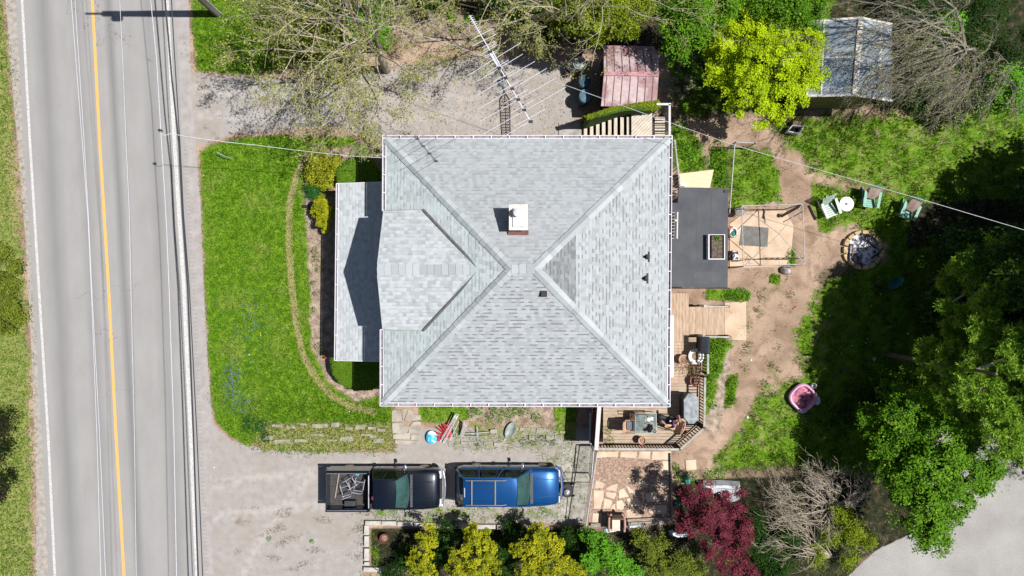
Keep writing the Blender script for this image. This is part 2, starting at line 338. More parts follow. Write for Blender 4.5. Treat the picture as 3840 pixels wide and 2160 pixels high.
# ------------------------------------------------------------------ road
def strip(name, left, right, z, material, kind='structure', **kw):
    """left/right: (py, px) lists along the road"""
    ys = sorted(set([a for a, _ in left] + [a for a, _ in right] + list(range(-900, 3001, 60))))
    lx = np.interp(ys, *zip(*left)); rx = np.interp(ys, *zip(*right)); mb = MB(); vs = []
    def ext(tab, y):
        (y0, x0), (y1, x1) = (tab[0], tab[1]) if y < tab[0][0] else (tab[-2], tab[-1])
        return x0 + (x1 - x0) * (y - y0) / (y1 - y0)
    for y, a, b in zip(ys, lx, rx):
        if y < left[0][0] or y > left[-1][0]: a = ext(left, y)
        if y < right[0][0] or y > right[-1][0]: b = ext(right, y)
        p, q = P(a, y), P(b, y); vs += [(p[0], p[1], z), (q[0], q[1], z)]
    n = len(ys); mb.add(vs, [(2 * i, 2 * i + 2, 2 * i + 3, 2 * i + 1) for i in range(n - 1)])
    return mb.build(name, material, kind=kind, **kw)
YL = [(0,347),(540,375),(1080,408),(1620,435),(2160,466)]
WL = [(0,84),(540,114),(1080,147),(1620,181),(2160,207)]
WR = [(0,627),(540,655),(1080,690),(1620,715),(2160,740)]
off = lambda L, d: [(y, x + d) for y, x in L]
rm, g, pb = newmat('asphalt'); pb.inputs['Roughness'].default_value = .9; pb.inputs['Specular IOR Level'].default_value = .2
base = g.ramp(g.math('MULTIPLY_ADD', g.math('SUBTRACT', g.noise(60, 3), .5), .7, g.math('MULTIPLY_ADD', g.math('SUBTRACT', g.noise(1.4, 4, (1, .35, 1)), .5), .5, .5)), [(.2, (.205, .196, .190)), (.5, (.258, .246, .238)), (.8, (.30, .288, .28))])
sx = g.n.new("ShaderNodeSeparateXYZ"); g.l.new(g.pos, sx.inputs[0])
# wheel tracks: worn darker bands that run with the slanting lanes
u = g.math('MULTIPLY_ADD', sx.outputs[1], .0545, sx.outputs[0])   # x measured square to the yellow line
cur = None
def band(c, wd, amt, colr, src):
    global cur
    d = g.math('ABSOLUTE', g.math('SUBTRACT', u, c)); f = g.ramp(g.math('DIVIDE', d, wd), [(0, (1, 1, 1)), (1, (0, 0, 0))])
    f = g.math('MULTIPLY', f, g.math('MULTIPLY_ADD', g.noise(1.0, 4, (1, .12, 1)), .8, .5)); return g.mix(g.math('MULTIPLY', f, amt), src, colr)
for c, wd, amt in ((-20.75, .6, .8), (-19.2, .4, .6), (-17.72, .3, 1.0), (-15.95, .5, .65), (-21.9, .25, .1)):
    base = band(c, wd, amt, (.165, .162, .16), base)
cr1 = g.n.new("ShaderNodeTexVoronoi"); cr1.feature = 'DISTANCE_TO_EDGE'; cr1.inputs['Scale'].default_value = .16
mp = g.n.new("ShaderNodeMapping"); g.l.new(g.pos, mp.inputs[0]); mp.inputs['Scale'].default_value = (.25, 1, 1)
add = g.n.new("ShaderNodeVectorMath"); add.operation = 'ADD'; nzz = g.n.new("ShaderNodeTexNoise"); nzz.inputs['Scale'].default_value = 1.5; g.l.new(g.pos, nzz.inputs[0])
g.l.new(mp.outputs[0], add.inputs[0]); g.l.new(nzz.outputs['Color'], add.inputs[1]); g.l.new(add.outputs[0], cr1.inputs[0])
base = g.mix(g.math('MULTIPLY', g.math('MULTIPLY', g.math('LESS_THAN', cr1.outputs['Distance'], .0016), g.math('GREATER_THAN', g.noise(.13, 2), .55)), .45), base, (.09, .085, .08))
base = g.mix(g.math('MULTIPLY', g.math('GREATER_THAN', g.noise(9, 2), .79), .6), base, (.08, .075, .07))
g.l.new(base, pb.inputs['Base Color'])
EDGE_R = [(0,706),(300,717),(600,738),(760,752),(1080,764),(1400,782),(1500,790),(1640,794),(2160,800)]
shl = mat('gravel_shoulder', (.285, .255, .225), .95, .18, 5, .1, world=True)
strip('shoulder_gravel', [(0,22),(300,44),(540,66),(900,96),(1400,122),(1620,129),(1900,137),(2160,133)], off(WL, -20), .004, shl)
shr, g, pb = newmat('paved_shoulder'); pb.inputs['Roughness'].default_value = .95
bs = g.ramp(g.math('MULTIPLY_ADD', g.math('SUBTRACT', g.noise(45, 3), .5), .9, g.noise(2.5, 5)), [(.2, (.22, .198, .187)), (.5, (.285, .26, .248)), (.8, (.34, .315, .30))])
g.l.new(bs, pb.inputs['Base Color'])
strip('shoulder_pavement', off(WR, 24), EDGE_R, .008, shr)
strip('road', off(WL, -24), off(WR, 30), .012, rm)
ym, g, pb = newmat('yellow_paint'); pb.inputs['Roughness'].default_value = .7
g.l.new(g.mix(g.ramp(g.noise(14, 5, (1, .6, 1)), [(.52, (0, 0, 0)), (.70, (1, 1, 1))]), (.62, .34, .085), (.34, .27, .18)), pb.inputs['Base Color'])
wm, g, pb = newmat('white_paint'); pb.inputs['Roughness'].default_value = .75
g.l.new(g.mix(g.ramp(g.noise(22, 5), [(.42, (0, 0, 0)), (.66, (1, 1, 1))]), (.50, .485, .47), (.30, .285, .275)), pb.inputs['Base Color'])
strip('yellow_line', off(YL, -5.5), off(YL, 5.5), .016, ym)
strip('white_line', off(WL, -5), off(WL, 4.5), .016, wm)
strip('white_line', off(WR, -7), off(WR, 7), .016, wm)
# rumble strip: shallow grooves in the paved shoulder
rmb = MB()
for py in range(560, 2160, 15):
    x = np.interp(py, [a for a, _ in WR], [b for _, b in WR]) + 21
    a, b = P(x, py), P(x + 22, py + 5); rmb.box(a[0], b[0], b[1], a[1], .009, .0115)
rmb.build('rumble_strip', mat('worn_groove', (.255, .23, .215), .95, .25, 20), kind='structure')
# ------------------------------------------------------------------ main house
def shingle(name, swap, shade_dash, tint=(1, 1, 1), lo=.25, hi=.40):
    m, g, pb = newmat(name); pb.inputs['Roughness'].default_value = .93; pb.inputs['Specular IOR Level'].default_value = .2
    s = g.n.new("ShaderNodeSeparateXYZ"); g.l.new(g.pos, s.inputs[0])
    a, b = (s.outputs[1], s.outputs[0]) if swap else (s.outputs[0], s.outputs[1])
    v = g.math('DIVIDE', b, .135); row = g.math('FLOOR', v); fr = g.math('FRACT', v)
    wn = g.n.new("ShaderNodeTexWhiteNoise"); wn.noise_dimensions = '1D'; g.l.new(row, wn.inputs['W'])
    uu = g.math('ADD', g.math('DIVIDE', a, .155), g.math('MULTIPLY', wn.outputs['Value'], 7.3)); cell = g.math('FLOOR', uu)
    cb = g.n.new("ShaderNodeCombineXYZ"); g.l.new(cell, cb.inputs[0]); g.l.new(row, cb.inputs[1])
    w2 = g.n.new("ShaderNodeTexWhiteNoise"); w2.noise_dimensions = '2D'; g.l.new(cb.outputs[0], w2.inputs['Vector'])
    big = g.noise(.8, 4)
    t = g.math('MULTIPLY_ADD', g.math('SUBTRACT', big, .5), .7, w2.outputs['Value'])
    c = g.ramp(t, [(0, (lo * .92 * tint[0], lo * tint[1], lo * 1.04 * tint[2])), (.45, ((lo + hi) / 2 * .95 * tint[0], (lo + hi) / 2 * 1.02 * tint[1], (lo + hi) / 2 * 1.06 * tint[2])), (1, (hi * .94 * tint[0], hi * tint[1], hi * 1.05 * tint[2]))])
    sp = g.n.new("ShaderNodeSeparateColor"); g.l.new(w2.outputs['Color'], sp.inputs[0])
    dark = g.math('MULTIPLY', g.math('LESS_THAN', fr, .33), g.math('GREATER_THAN', sp.outputs[1], .66))  # shadow lines under the tabs, put into the colour as dark dashes
    c = g.mix(g.math('MULTIPLY', dark, shade_dash), c, (.06, .065, .075))
    line = g.math('MULTIPLY', g.math('LESS_THAN', fr, .12), shade_dash * .35); c = g.mix(line, c, (.12, .125, .13))  # fainter shadow line along each course, also drawn as colour
    c = g.mix(.25, c, g.ramp(g.noise(60, 3), [(.3, (lo * .7,) * 3), (.7, (hi * 1.05,) * 3)]))
    g.l.new(c, pb.inputs['Base Color'])
    bp = g.n.new("ShaderNodeBump"); bp.inputs['Strength'].default_value = .35; bp.inputs['Distance'].default_value = .012
    g.l.new(g.math('MULTIPLY_ADD', fr, -1, g.math('MULTIPLY', w2.outputs['Value'], .6)), bp.inputs['Height']); g.l.new(bp.outputs[0], pb.inputs['Normal']); return m
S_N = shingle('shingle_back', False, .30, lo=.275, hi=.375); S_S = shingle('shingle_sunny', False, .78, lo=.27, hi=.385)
S_E = shingle('shingle_side', True, .72, lo=.255, hi=.365); S_W = shingle('shingle_front', True, .42, (.97, 1.03, 1.0), lo=.36, hi=.52)  # west copy toned lighter to make up for its slanting light
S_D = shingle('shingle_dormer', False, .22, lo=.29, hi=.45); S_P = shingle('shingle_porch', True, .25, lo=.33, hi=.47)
S_X = shingle('shingle_darker', True, .7, lo=.13, hi=.25)
capm = mat('ridge_cap', (.26, .28, .285), .9, .3, 2.2, .1, col2=(.43, .455, .46), detail=2, world=True)
white = mat('white_metal', (.60, .58, .62), .5, .05, 4); siding = mat('white_siding', (.62, .62, .60), .6, .06, 3)
gut_in = mat('gutter_inside', (.24, .215, .235), .8, .3, 8); stone_dk = None; flash = mat('valley_flashing', (.10, .095, .10), .7, .2, 8)
brick = mat('red_brick', (.20, .065, .05), .9, .35, 12, .3); stonec = mat('chimney_crown', (.60, .53, .44), .9, .12, 6, .2)
ZE, ZR = 4.5, 6.9
NW, NE, SE, SW = [Vector(P(x, y, ZE)) for x, y in ((1448, 521), (2508, 521), (2500, 1513), (1438, 1510))]
RW, RE = Vector(P(1918, 1009, ZR)), Vector(P(2004, 1008, ZR))
house = thing('house', (P(1975, 1016, 0)[0], P(0, 1016, 0)[1], 0), 'large house with grey hipped shingle roof, front dormer and brick chimney', 'house')
def roofpart(name, pts, m, parent=house, th=.06):
    n = len(pts); vs = [tuple(p) for p in pts] + [(p[0], p[1], p[2] - th) for p in pts]
    mb = MB(); mb.add(vs, [tuple(range(n)), tuple(range(n, 2 * n))[::-1]] + [(i, n + i, n + (i + 1) % n, (i + 1) % n) for i in range(n)])
    bad = (Vector(pts[1]) - Vector(pts[0])).cross(Vector(pts[2]) - Vector(pts[1])).z < 0
    if bad: mb.f = [f[::-1] for f in mb.f]
    return mb.build(name, m, parent)
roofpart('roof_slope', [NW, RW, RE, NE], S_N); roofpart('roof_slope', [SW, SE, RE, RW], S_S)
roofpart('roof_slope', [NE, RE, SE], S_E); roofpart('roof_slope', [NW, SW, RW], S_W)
def onroof(px, py, A, B, Cc):
    """where the sight line of a pixel meets the plane A B Cc"""
    n = (B - A).cross(Cc - A); d = Vector(P(px, py, 0)) - Vector((0, 0, H)); t = n.dot(A - Vector((0, 0, H))) / n.dot(d)
    return Vector((0, 0, H)) + d * t
patch = [onroof(x, y, NE, RE, SE) + Vector((0, 0, .006)) for x, y in ((2034, 1008), (2159, 882), (2160, 1140))]
roofpart('darker_shingles', patch, S_X, th=.004)  # darker triangle of shingles beside the ridge
# hip and ridge caps: overlapping tabs
cap = MB()
def caps(a, b, wd=.165):
    a = Vector(a); b = Vector(b); L = (b - a).length; n = int(L / .26); d = (b - a) / n; r = d.cross(Vector((0, 0, 1))).normalized()
    for i in range(n):
        p = a + d * i; q = a + d * (i + 1.0); z0 = .035 + .012; z1 = .03
        jw = wd * R.uniform(.93, 1.05)
        cap.add([p + r * jw + Vector((0, 0, z0 - .055)), p + Vector((0, 0, z0 + .03)), p - r * jw + Vector((0, 0, z0 - .055)),
                 q + r * jw + Vector((0, 0, z1 - .058)), q + Vector((0, 0, z1 + .03)), q - r * jw + Vector((0, 0, z1 - .058))],
                [(0, 3, 4, 1), (1, 4, 5, 2), (0, 1, 2)])
capc, g, pb = newmat('hip_caps'); pb.inputs['Roughness'].default_value = .9
oi = g.n.new("ShaderNodeAttribute"); oi.attribute_name = 'rnd'
g.l.new(g.mix(.3, g.ramp(oi.outputs['Fac'], [(0, (.23, .255, .265)), (.5, (.31, .34, .35)), (1, (.375, .405, .415))]), g.ramp(g.noise(40, 3), [(.3, (.25, .26, .27)), (.7, (.45, .46, .47))])), pb.inputs['Base Color'])
for c in (NW, SW): caps(c, RW)
for c in (NE, SE): caps(c, RE)
caps(RW, RE)
def rndattr(o, per):
    nf = len(o.data.polygons); k = np.repeat(np.random.RandomState(3).rand(nf // per + 1), per)[:nf]
    a = o.data.attributes.new('rnd', 'FLOAT', 'FACE'); a.data.foreach_set('value', k.astype(np.float32))
rndattr(cap.build('hip_cap', capc, house), 3)
# walls
ins = .38
x0, x1, y0, y1 = NW.x + ins, NE.x - ins, SW.y + ins, NW.y - ins
MB().box(x0, x1, y0, y1, 0, ZE - .02).build('wall', siding, house)
sof = MB(); sof.box(NW.x + .02, NE.x - .02, SW.y + .03, NW.y - .02, ZE - .2, ZE - .075); sof.build('soffit', white, house)
glassm = mat('window_glass', (.03, .05, .06), .08, .3, 2, spec=.7)
def wwin(cx, cy, z, wd, ht, face):
    f = MB(); gl = MB(); t = .05
    for a, b, c, d in ((-wd / 2 - t, wd / 2 + t, -ht / 2 - t, -ht / 2), (-wd / 2 - t, wd / 2 + t, ht / 2, ht / 2 + t), (-wd / 2 - t, -wd / 2, -ht / 2, ht / 2), (wd / 2, wd / 2 + t, -ht / 2, ht / 2), (-wd / 2, wd / 2, -.02, .02)):
        if face in 'NS': f.box(cx + a, cx + b, cy - .03, cy + .03, z + c, z + d)
        else: f.box(cx - .03, cx + .03, cy + a, cy + b, z + c, z + d)
    fo = f.build('window', white, house)
    if face in 'NS': gl.box(cx - wd / 2, cx + wd / 2, cy - .01, cy + .01, z - ht / 2, z + ht / 2)
    else: gl.box(cx - .01, cx + .01, cy - wd / 2, cy + wd / 2, z - ht / 2, z + ht / 2)
    gl.build('pane', glassm, fo)
for i in range(4):
    wwin(x0 + 1.5 + i * 2.5, y0, 2.6, .9, 1.3, 'S'); wwin(x0 + 1.5 + i * 2.5, y1, 2.6, .9, 1.3, 'N')
for i in range(2): wwin(x0, y0 + 2 + i * 5.5, 2.6, 1, 1.3, 'W'); wwin(x1, y0 + 3 + i * 5.0, 2.9, 1, 1.2, 'E')
# gutters with hanger brackets
gut = MB(); gin = MB()
def gutter(a, b, nrm, gaps, wd=.13):
    a = Vector(a); b = Vector(b); nrm = Vector(nrm); d = (b - a).normalized()
    z = Vector((0, 0, 0))
    gut.bar(a + nrm * wd + Vector((0, 0, -.03)), b + nrm * wd + Vector((0, 0, -.03)), .022, .10)
    gut.bar(a + nrm * .008 + Vector((0, 0, -.02)), b + nrm * .008 + Vector((0, 0, -.02)), .022, .085)
    gin.bar(a + nrm * (wd / 2) + Vector((0, 0, -.085)), b + nrm * (wd / 2) + Vector((0, 0, -.085)), wd - .03, .012)
    L = (b - a).length; n = max(1, round(L / gaps))
    for i in range(n + 1):
        p = a + d * (L * i / n); gut.bar(p + Vector((0, 0, .02)), p + nrm * wd + Vector((0, 0, .02)), .03, .014)
W_ = Vector((-1, 0, 0)); E_ = Vector((1, 0, 0)); N_ = Vector((0, 1, 0)); S_ = Vector((0, -1, 0))
gutter(NW + W_ * .13, NE + E_ * .13, N_, .72); gutter(SW + W_ * .13, SE + E_ * .13, S_, .72); gutter(NE, SE, E_, .72)
dzN = Vector(P(1440, 790, 4.5)); dzS = Vector(P(1440, 1236, 4.5))
gutter(NW, (NW.x - .02, dzN.y, ZE), W_, .72); gutter((SW.x, dzS.y, ZE), SW, W_, .72)
# dormer
ZD, ZG = 5.26, 6.22
dn, ds, ap = Vector(P(1441, 791, ZD)), Vector(P(1437, 1235, ZD)), Vector(P(1415, 1011, ZG))
bn, bs_, br = Vector(P(1588, 787, 5.285)), Vector(P(1588, 1240, 5.285)), Vector(P(1800, 1011, 6.235))
for v in (dn, bn): v.z += .03
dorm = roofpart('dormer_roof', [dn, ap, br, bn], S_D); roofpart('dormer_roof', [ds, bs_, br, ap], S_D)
wx = ap.x + .3
dw = MB(); dw.add([(wx, dn.y - .15, 4.4), (wx, ds.y + .15, 4.4), (wx, ds.y + .15, ZD - .02), (wx, ap.y, ZG - .1), (wx, dn.y - .15, ZD - .02)], [(0, 4, 3, 2, 1)])
for yy in (dn.y - .15, ds.y + .15): dw.add([(wx, yy, 4.4), (bn.x, yy, 4.4), (bn.x, yy, ZD + .0), (wx, yy, ZD + .0)], [(0, 1, 2, 3), (3, 2, 1, 0)])
dw.build('dormer_wall', siding, house)
wwin(wx - .03, ap.y, 4.95, 1.4, .9, 'W')
tr = MB(); tr.bar(dn + Vector((-.015, 0, -.05)), ap + Vector((-.015, 0, -.05)), .03, .12); tr.bar(ds + Vector((-.015, 0, -.05)), ap + Vector((-.015, 0, -.05)), .03, .12); tr.build('rake_board', mat('grey_rake', (.36, .36, .38), .6, .1, 4), house)
fl = MB()
for b in (bn, bs_): fl.bar(b + Vector((0, 0, .075)), b.lerp(br, .955) + Vector((0, 0, .075)), .085, .03)
fl.build('valley_flashing', flash, house)
for a_, b_, nm in ((dn, bn, 1), (ds, bs_, -1)): e_ = MB(); e_.bar(a_ + Vector((0, nm * .015, -.045)), b_ + Vector((0, nm * .015, -.045)), .03, .10); e_.build('dormer_fascia', mat('fascia_grey', (.20, .215, .19), .8, .2, 5), house)
cap = MB(); caps(ap, br + Vector((-.1, 0, 0)), .2); rndattr(cap.build('dormer_ridge_cap', capc, house), 3)
# porch roof, lower
zo, zi = 2.25, 2.85
p_nw, p_sw = Vector(P(1270, 689, zo)), Vector(P(1263, 1351, zo)); xi = x0 + .02
p_ne = Vector((xi, p_nw.y, zi)); p_se = Vector((xi, p_sw.y, zi))
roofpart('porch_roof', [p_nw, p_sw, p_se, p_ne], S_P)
pf = MB(); pf.box(p_sw.x + .03, xi, p_sw.y + .04, p_nw.y - .04, zo - .22, zo - .09); pf.build('porch_beam', white, house)
po = MB()
for k in range(4): yy = p_sw.y + .2 + (p_nw.y - p_sw.y - .4) * k / 3; po = MB(); po.box(p_sw.x + .15, p_sw.x + .3, yy - .07, yy + .07, 0, zo - .2); po.build('porch_post', white, house)
MB().box(p_sw.x + .1, xi, p_sw.y + .1, p_nw.y - .1, 0.001, .3).build('porch_floor', mat('porch_boards', (.28, .26, .24), .8, .15, 5), house)
gutter(p_nw, p_sw, W_, 1.0, .1)
gut.build('gutter', white, house); gin.build('gutter_bottom', gut_in, house)
for a, b, s_ in ((p_nw, p_ne, 1), (p_sw, p_se, -1)): rk = MB(); rk.bar(a + Vector((0, s_ * .012, -.03)), b + Vector((0, s_ * .012, -.03)), .024, .1); rk.build('porch_rake', white, house)
# chimney
ch = Vector(onroof(1943, 850, NW, RW, NE)); cx0, cx1 = P(1911, 0, 6.9)[0], P(1977, 0, 6.9)[0]; cy1, cy0 = P(0, 769, 6.9)[1], P(0, 860, 6.9)[1]
c_ = MB(); c_.box(cx0 + .02, cx1 - .02, cy0 + .02, cy1 - .02, 4.8, 6.8); cho = c_.build('chimney', brick, house)
c_ = MB(); c_.prism([(cx0 - .02, cy0 - .03), (cx1 + .02, cy0 - .03), (cx1 + .02, cy1 + .02), (cx0 - .02, cy1 + .02)], 6.8, 6.92); c_.build('crown', stonec, cho)
c_ = MB(); c_.prism([(cx0 + .10, cy0 + .07), (cx1 - .10, cy0 + .07), (cx1 - .10, cy1 - .10), (cx0 + .10, cy1 - .10)], 6.92, 6.99, bev=.04); c_.build('cap_plate', mat('galvanised', (.66, .68, .68), .35, .1, 5, metal=.4), cho)
fx, fy, _ = P(1941, 798, 7.1); c_ = MB(); c_.lathe((fx, fy, 6.99), [(.10, 0), (.10, .12), (.15, .13), (.15, .24), (.02, .27)], 20); c_.build('flue_pipe', mat('galvanised'.strip(), (.66, .68, .68)), cho)
c_ = MB(); c_.box(cx0 - .06, cx1 + .06, cy0 - .16, cy0 + .02, 5.3, onroof(1943, 880, NW, RW, NE).z + .06); c_.build('base_flashing', mat('brown_flashing', (.13, .05, .045), .7, .25, 10), cho)
black = mat('black_rubber', (.012, .012, .014), .6, .2, 8)
for px, py, kind in ((2425, 963, 0), (2420, 1044, 0)):
    q = onroof(px, py, NE, RE, SE); v = MB(); v.tube([q + Vector((0, 0, -.05)), q + Vector((0, 0, .28))], .055, .05, 12); v.lathe(tuple(q + Vector((-.03, 0, -.04))), [(.13, 0), (.10, .06), (.06, .10)], 16)
    v.bar(q + Vector((.09, -.2, -.01)), q + Vector((.09, .2, -.01)), .06, .035); v.build('vent_pipe', black, house)
q = onroof(2039, 1101, SW, SE, RE); v = MB(); v.prism([(q.x - .11, q.y - .12), (q.x + .12, q.y - .12), (q.x + .12, q.y + .1), (q.x - .11, q.y + .1)], q.z - .05, q.z + .13, bev=.02); v.build('roof_vent', black, house)
# white awning panel over the back door
a = P(2508, 1184, 3.0); b = P(2527, 1415, 3.0)
aw = MB(); aw.add([(x1, a[1], 3.1), (x1, b[1], 3.1), (b[0], b[1], 2.95), (b[0], a[1], 2.95), (x1, a[1], 3.06), (x1, b[1], 3.06), (b[0], b[1], 2.91), (b[0], a[1], 2.91)],
       [(0, 1, 2, 3), (7, 6, 5, 4), (3, 2, 6, 7), (0, 4, 5, 1), (1, 5, 6, 2), (0, 3, 7, 4)]); aw.f = [f[::-1] for f in aw.f]; aw.build('awning', mat('white_awning', (.58, .62, .65), .5, .04, 3), house)
# ------------------------------------------------------------------ decks, stairs, railings, paving
def wood(name, c1, c2, st): return mat(name, c1, .85, .2, 2.2, .15, col2=c2, stretch=st, world=True, lo=.3, hi=.7)
wx_ = wood('deck_boards_tan', (.26, .19, .13), (.42, .33, .245), (1, 5, 1)); wy_ = wood('deck_boards_tan_long', (.29, .20, .135), (.45, .33, .24), (5, 1, 1))
wdk = mat('dark_timber', (.035, .025, .02), .8, .4, 6, .2); grail = mat('grey_rail', (.30, .29, .26), .8, .2, 4, .1); prail = mat('pale_rail', (.48, .455, .45), .7, .08, 4)
pale_stair = wood('stair_boards', (.38, .32, .25), (.56, .49, .40), (8, 1, 1)); pale_lng = wood('landing_boards', (.40, .34, .27), (.55, .48, .40), (2, 2, 1))
ZDK = .8
deck = thing('deck', (*P(2450, 1600, 0)[:2], 0), 'weathered tan wooden deck wrapping the south-east corner of the house', 'deck')
bx0, bx1 = P(2262, 0, ZDK)[0], P(2640, 0, ZDK)[0]; ys, yn = P(0, 1672, ZDK)[1], P(0, 1100, ZDK)[1]
db = MB(); y = ys; cxm = P(2548, 0, ZDK)[0]; dg = P(2635, 1598, ZDK); dg2 = P(2550, 1672, ZDK); k = 0
while y < SE.y + .25:
    xr = dg[0] if y > dg[1] else dg2[0] + (dg[0] - dg2[0]) * (y - dg2[1]) / (dg[1] - dg2[1])
    cut = bx0 + R.uniform(1.2, 3); dz = R.uniform(-.004, .004)
    db.box(bx0, cut - .004, y, y + .132, ZDK - .04, ZDK + dz); db.box(cut, xr, y, y + .132, ZDK - .04, ZDK - dz); y += .14
db.build('deck_boards', wx_, deck)
db = MB(); yy = y; x = x1 + .02
while yy < P(0, 1290, ZDK)[1]: db.box(x, dg[0], yy, yy + .132, ZDK - .04, ZDK + R.uniform(-.004, .004)); yy += .14
xx = x
while xx < P(2570, 0, ZDK)[0] + .05: db.box(xx, xx + .132, yy, yn, ZDK - .04, ZDK + R.uniform(-.003, .003)); xx += .14
db.build('deck_boards', wy_, deck)
MB().prism([(bx0 + .1, ys + .1), (dg2[0] - .1, ys + .1), (dg[0] - .12, dg[1]), (dg[0] - .12, yy - .05), (x1 + .02, yy - .05), (x1 + .02, SE.y + .45), (bx0 + .1, SE.y + .45)], .02, ZDK - .05).build('joist_frame', wdk, deck)
# wide stairs going down to the east
st = thing('garden_steps', (*P(2650, 1200, 0)[:2], 0), 'wide tan wooden steps leading down from the deck to the back yard', 'steps')
sx0 = P(2572, 0, ZDK)[0]; sy0, sy1 = P(0, 1258, .4)[1], P(0, 1150, .4)[1]; sm_ = MB()
wd_ = (P(2716, 0, .1)[0] - sx0) / 6
for i in range(6):
    z = ZDK - .02 - .125 * i
    for j in (0, 1): sm_.box(sx0 + i * wd_ + j * wd_ / 2, sx0 + i * wd_ + (j + 1) * wd_ / 2 - .008, sy0, sy1, z - .035, z)
    sm_.box(sx0 + i * wd_, sx0 + i * wd_ + .02, sy0 + .01, sy1 - .01, 0, z - .036)
sm_.build('step_treads', wy_, st)
for nm, py in (('step_stringer', 1152), ('step_stringer', 1256)):
    q = P(0, py, .3)[1]; m = MB(); m.bar((sx0 - .1, q + (.06 if py < 1200 else -.06), ZDK - .12), (sx0 + 6 * wd_, q + (.06 if py < 1200 else -.06), .06), .04, .2); m.build(nm, wdk, st)
def railing(name, label, pts, z0=ZDK, h=.92, step=.125, topm=grail, balm=wdk, topw=.09, posts=True, group=None, sides=(0,)):
    t = thing(name, (*pts[0][:2], z0), label, 'railing', group)
    tp = MB(); bl = MB(); low = MB(); ps = []
    for a, b in zip(pts[:-1], pts[1:]):
        za = a[2] if len(a) > 2 else z0; zb = b[2] if len(b) > 2 else z0
        A = Vector((a[0], a[1], za)); B = Vector((b[0], b[1], zb)); U = Vector((0, 0, 1))
        tp.bar(A + U * h, B + U * h, topw, .035); low.bar(A + U * .12, B + U * .12, .04, .06)
        n = int((B - A).length / step)
        for i in range(1, n): q = A.lerp(B, i / n); bl.bar(q + U * .10, q + U * (h - .02), .035, .035, (1, 0, 0))
        ps += [A, B]
    tp.build('top_rail', topm, t); low.build('bottom_rail', balm, t); bl.build('balusters', balm, t)
    if posts:
        for i, q in enumerate(ps):
            if i and (q - ps[i - 1]).length < .05: continue
            m = MB(); m.box(q.x - .045, q.x + .045, q.y - .045, q.y + .045, max(0, z0 - .75), q.z + h + .01); m.build('post', balm, t)
    return t
T = ZDK + .92
railing('deck_railing', 'grey topped railing with dark balusters along the south edge of the deck', [P(2236, 1683, T)[:2], P(2546, 1685, T)[:2]])
railing('deck_railing', 'diagonal railing with dark balusters across the deck corner', [P(2552, 1684, T)[:2], P(2638, 1608, T)[:2]])
railing('deck_railing', 'straight railing beside the granite topped table on the deck', [P(2641, 1600, T)[:2], P(2644, 1416, T)[:2]])
railing('deck_railing', 'short railing behind the large white rimmed planter', [P(2655, 1402, T)[:2], P(2655, 1328, T)[:2]])
railing('deck_railing', 'wide pale railing between the deck and the dark area by the house', [P(2236, 1688, 2.05)[:2], P(2248, 1516, 2.05)[:2]], h=1.25, topm=prail, topw=.17, step=.095)
for o in list(C.objects):
    if o.get('label') == 'wide pale railing between the deck and the dark area by the house':
        a, b = Vector(P(2236, 1688, 2.05)), Vector(P(2248, 1516, 2.05)); m = MB(); m.bar((a.x, a.y, 1.06), (b.x, b.y, 1.06), .03, 1.9); m.build('privacy_boards', mat('maroon_boards', (.05, .02, .022), .8, .3, 3, stretch=(1, 8, 1)), o)
# handrails of the garden steps
def handrail(label, py, x0_, x1_):
    a = Vector(P(x0_, py, 1.5)); b = Vector(P(x1_, py + 2, .9)); t = thing('handrail', (a.x, a.y, .1), label, 'handrail', 'handrails of the garden steps')
    m = MB(); m.bar(a, b, .065, .035); m.build('top_rail', grail, t)
    m = MB(); m.bar(a + Vector((0, 0, -.35)), b + Vector((0, 0, -.35)), .04, .09); m.build('lower_rail', wdk, t)
    for q, zb in ((a, .35), (b, 0)): m = MB(); m.box(q.x - .05, q.x + .05, q.y - .05, q.y + .05, zb, q.z); m.build('post', prail if zb else wdk, t)
handrail('pale handrail on the north side of the garden steps', 1148, 2645, 2732)
handrail('pale handrail on the south side of the garden steps beside the black grill', 1262, 2640, 2738)
# slabs
conc = mat('tan_concrete', (.40, .29, .20), .93, .2, 1.6, .1, col2=(.52, .39, .28), world=True)
greyc = mat('grey_concrete', (.26, .245, .23), .93, .25, 3, .1, world=True)
def slab(name, pts, z, m, z0=.0, bev=.01, **kw): return MB().prism(PP(pts), z0, z, bev=bev).build(name, m, kind='structure', **kw)
slab('concrete_pad', [(2716, 1135), (2797, 1130), (2797, 1277), (2716, 1272)], .05, conc)
slab('concrete_slab', [(2792, 795), (2945, 788), (2975, 850), (2960, 1000), (2735, 1006), (2735, 840)], .04, conc)
slab('concrete_pad', [(2095, 462), (2178, 462), (2178, 530), (2095, 530)], .05, greyc)
jm = mat('slab_joint', (.035, .035, .03), .9, .2, 5)
slab('driveway_slab', [(2110, 1680), (2228, 1680), (2196, 1965), (2090, 1965)], .012, mat('mossy_concrete', (.235, .215, .175), .93, .3, 3.5, .2, col2=(.35, .325, .29), world=True))
for pts in ([(2159, 1680), (2154, 1720), (2142, 1808), (2130, 1860), (2120, 1950)], [(2110, 1808), (2214, 1808)]):
    m = MB()
    for a, b in zip(pts[:-1], pts[1:]): m.bar(P(*a, .014), P(*b, .014), .035, .006)
    m.build('slab_joint', jm, kind='structure')
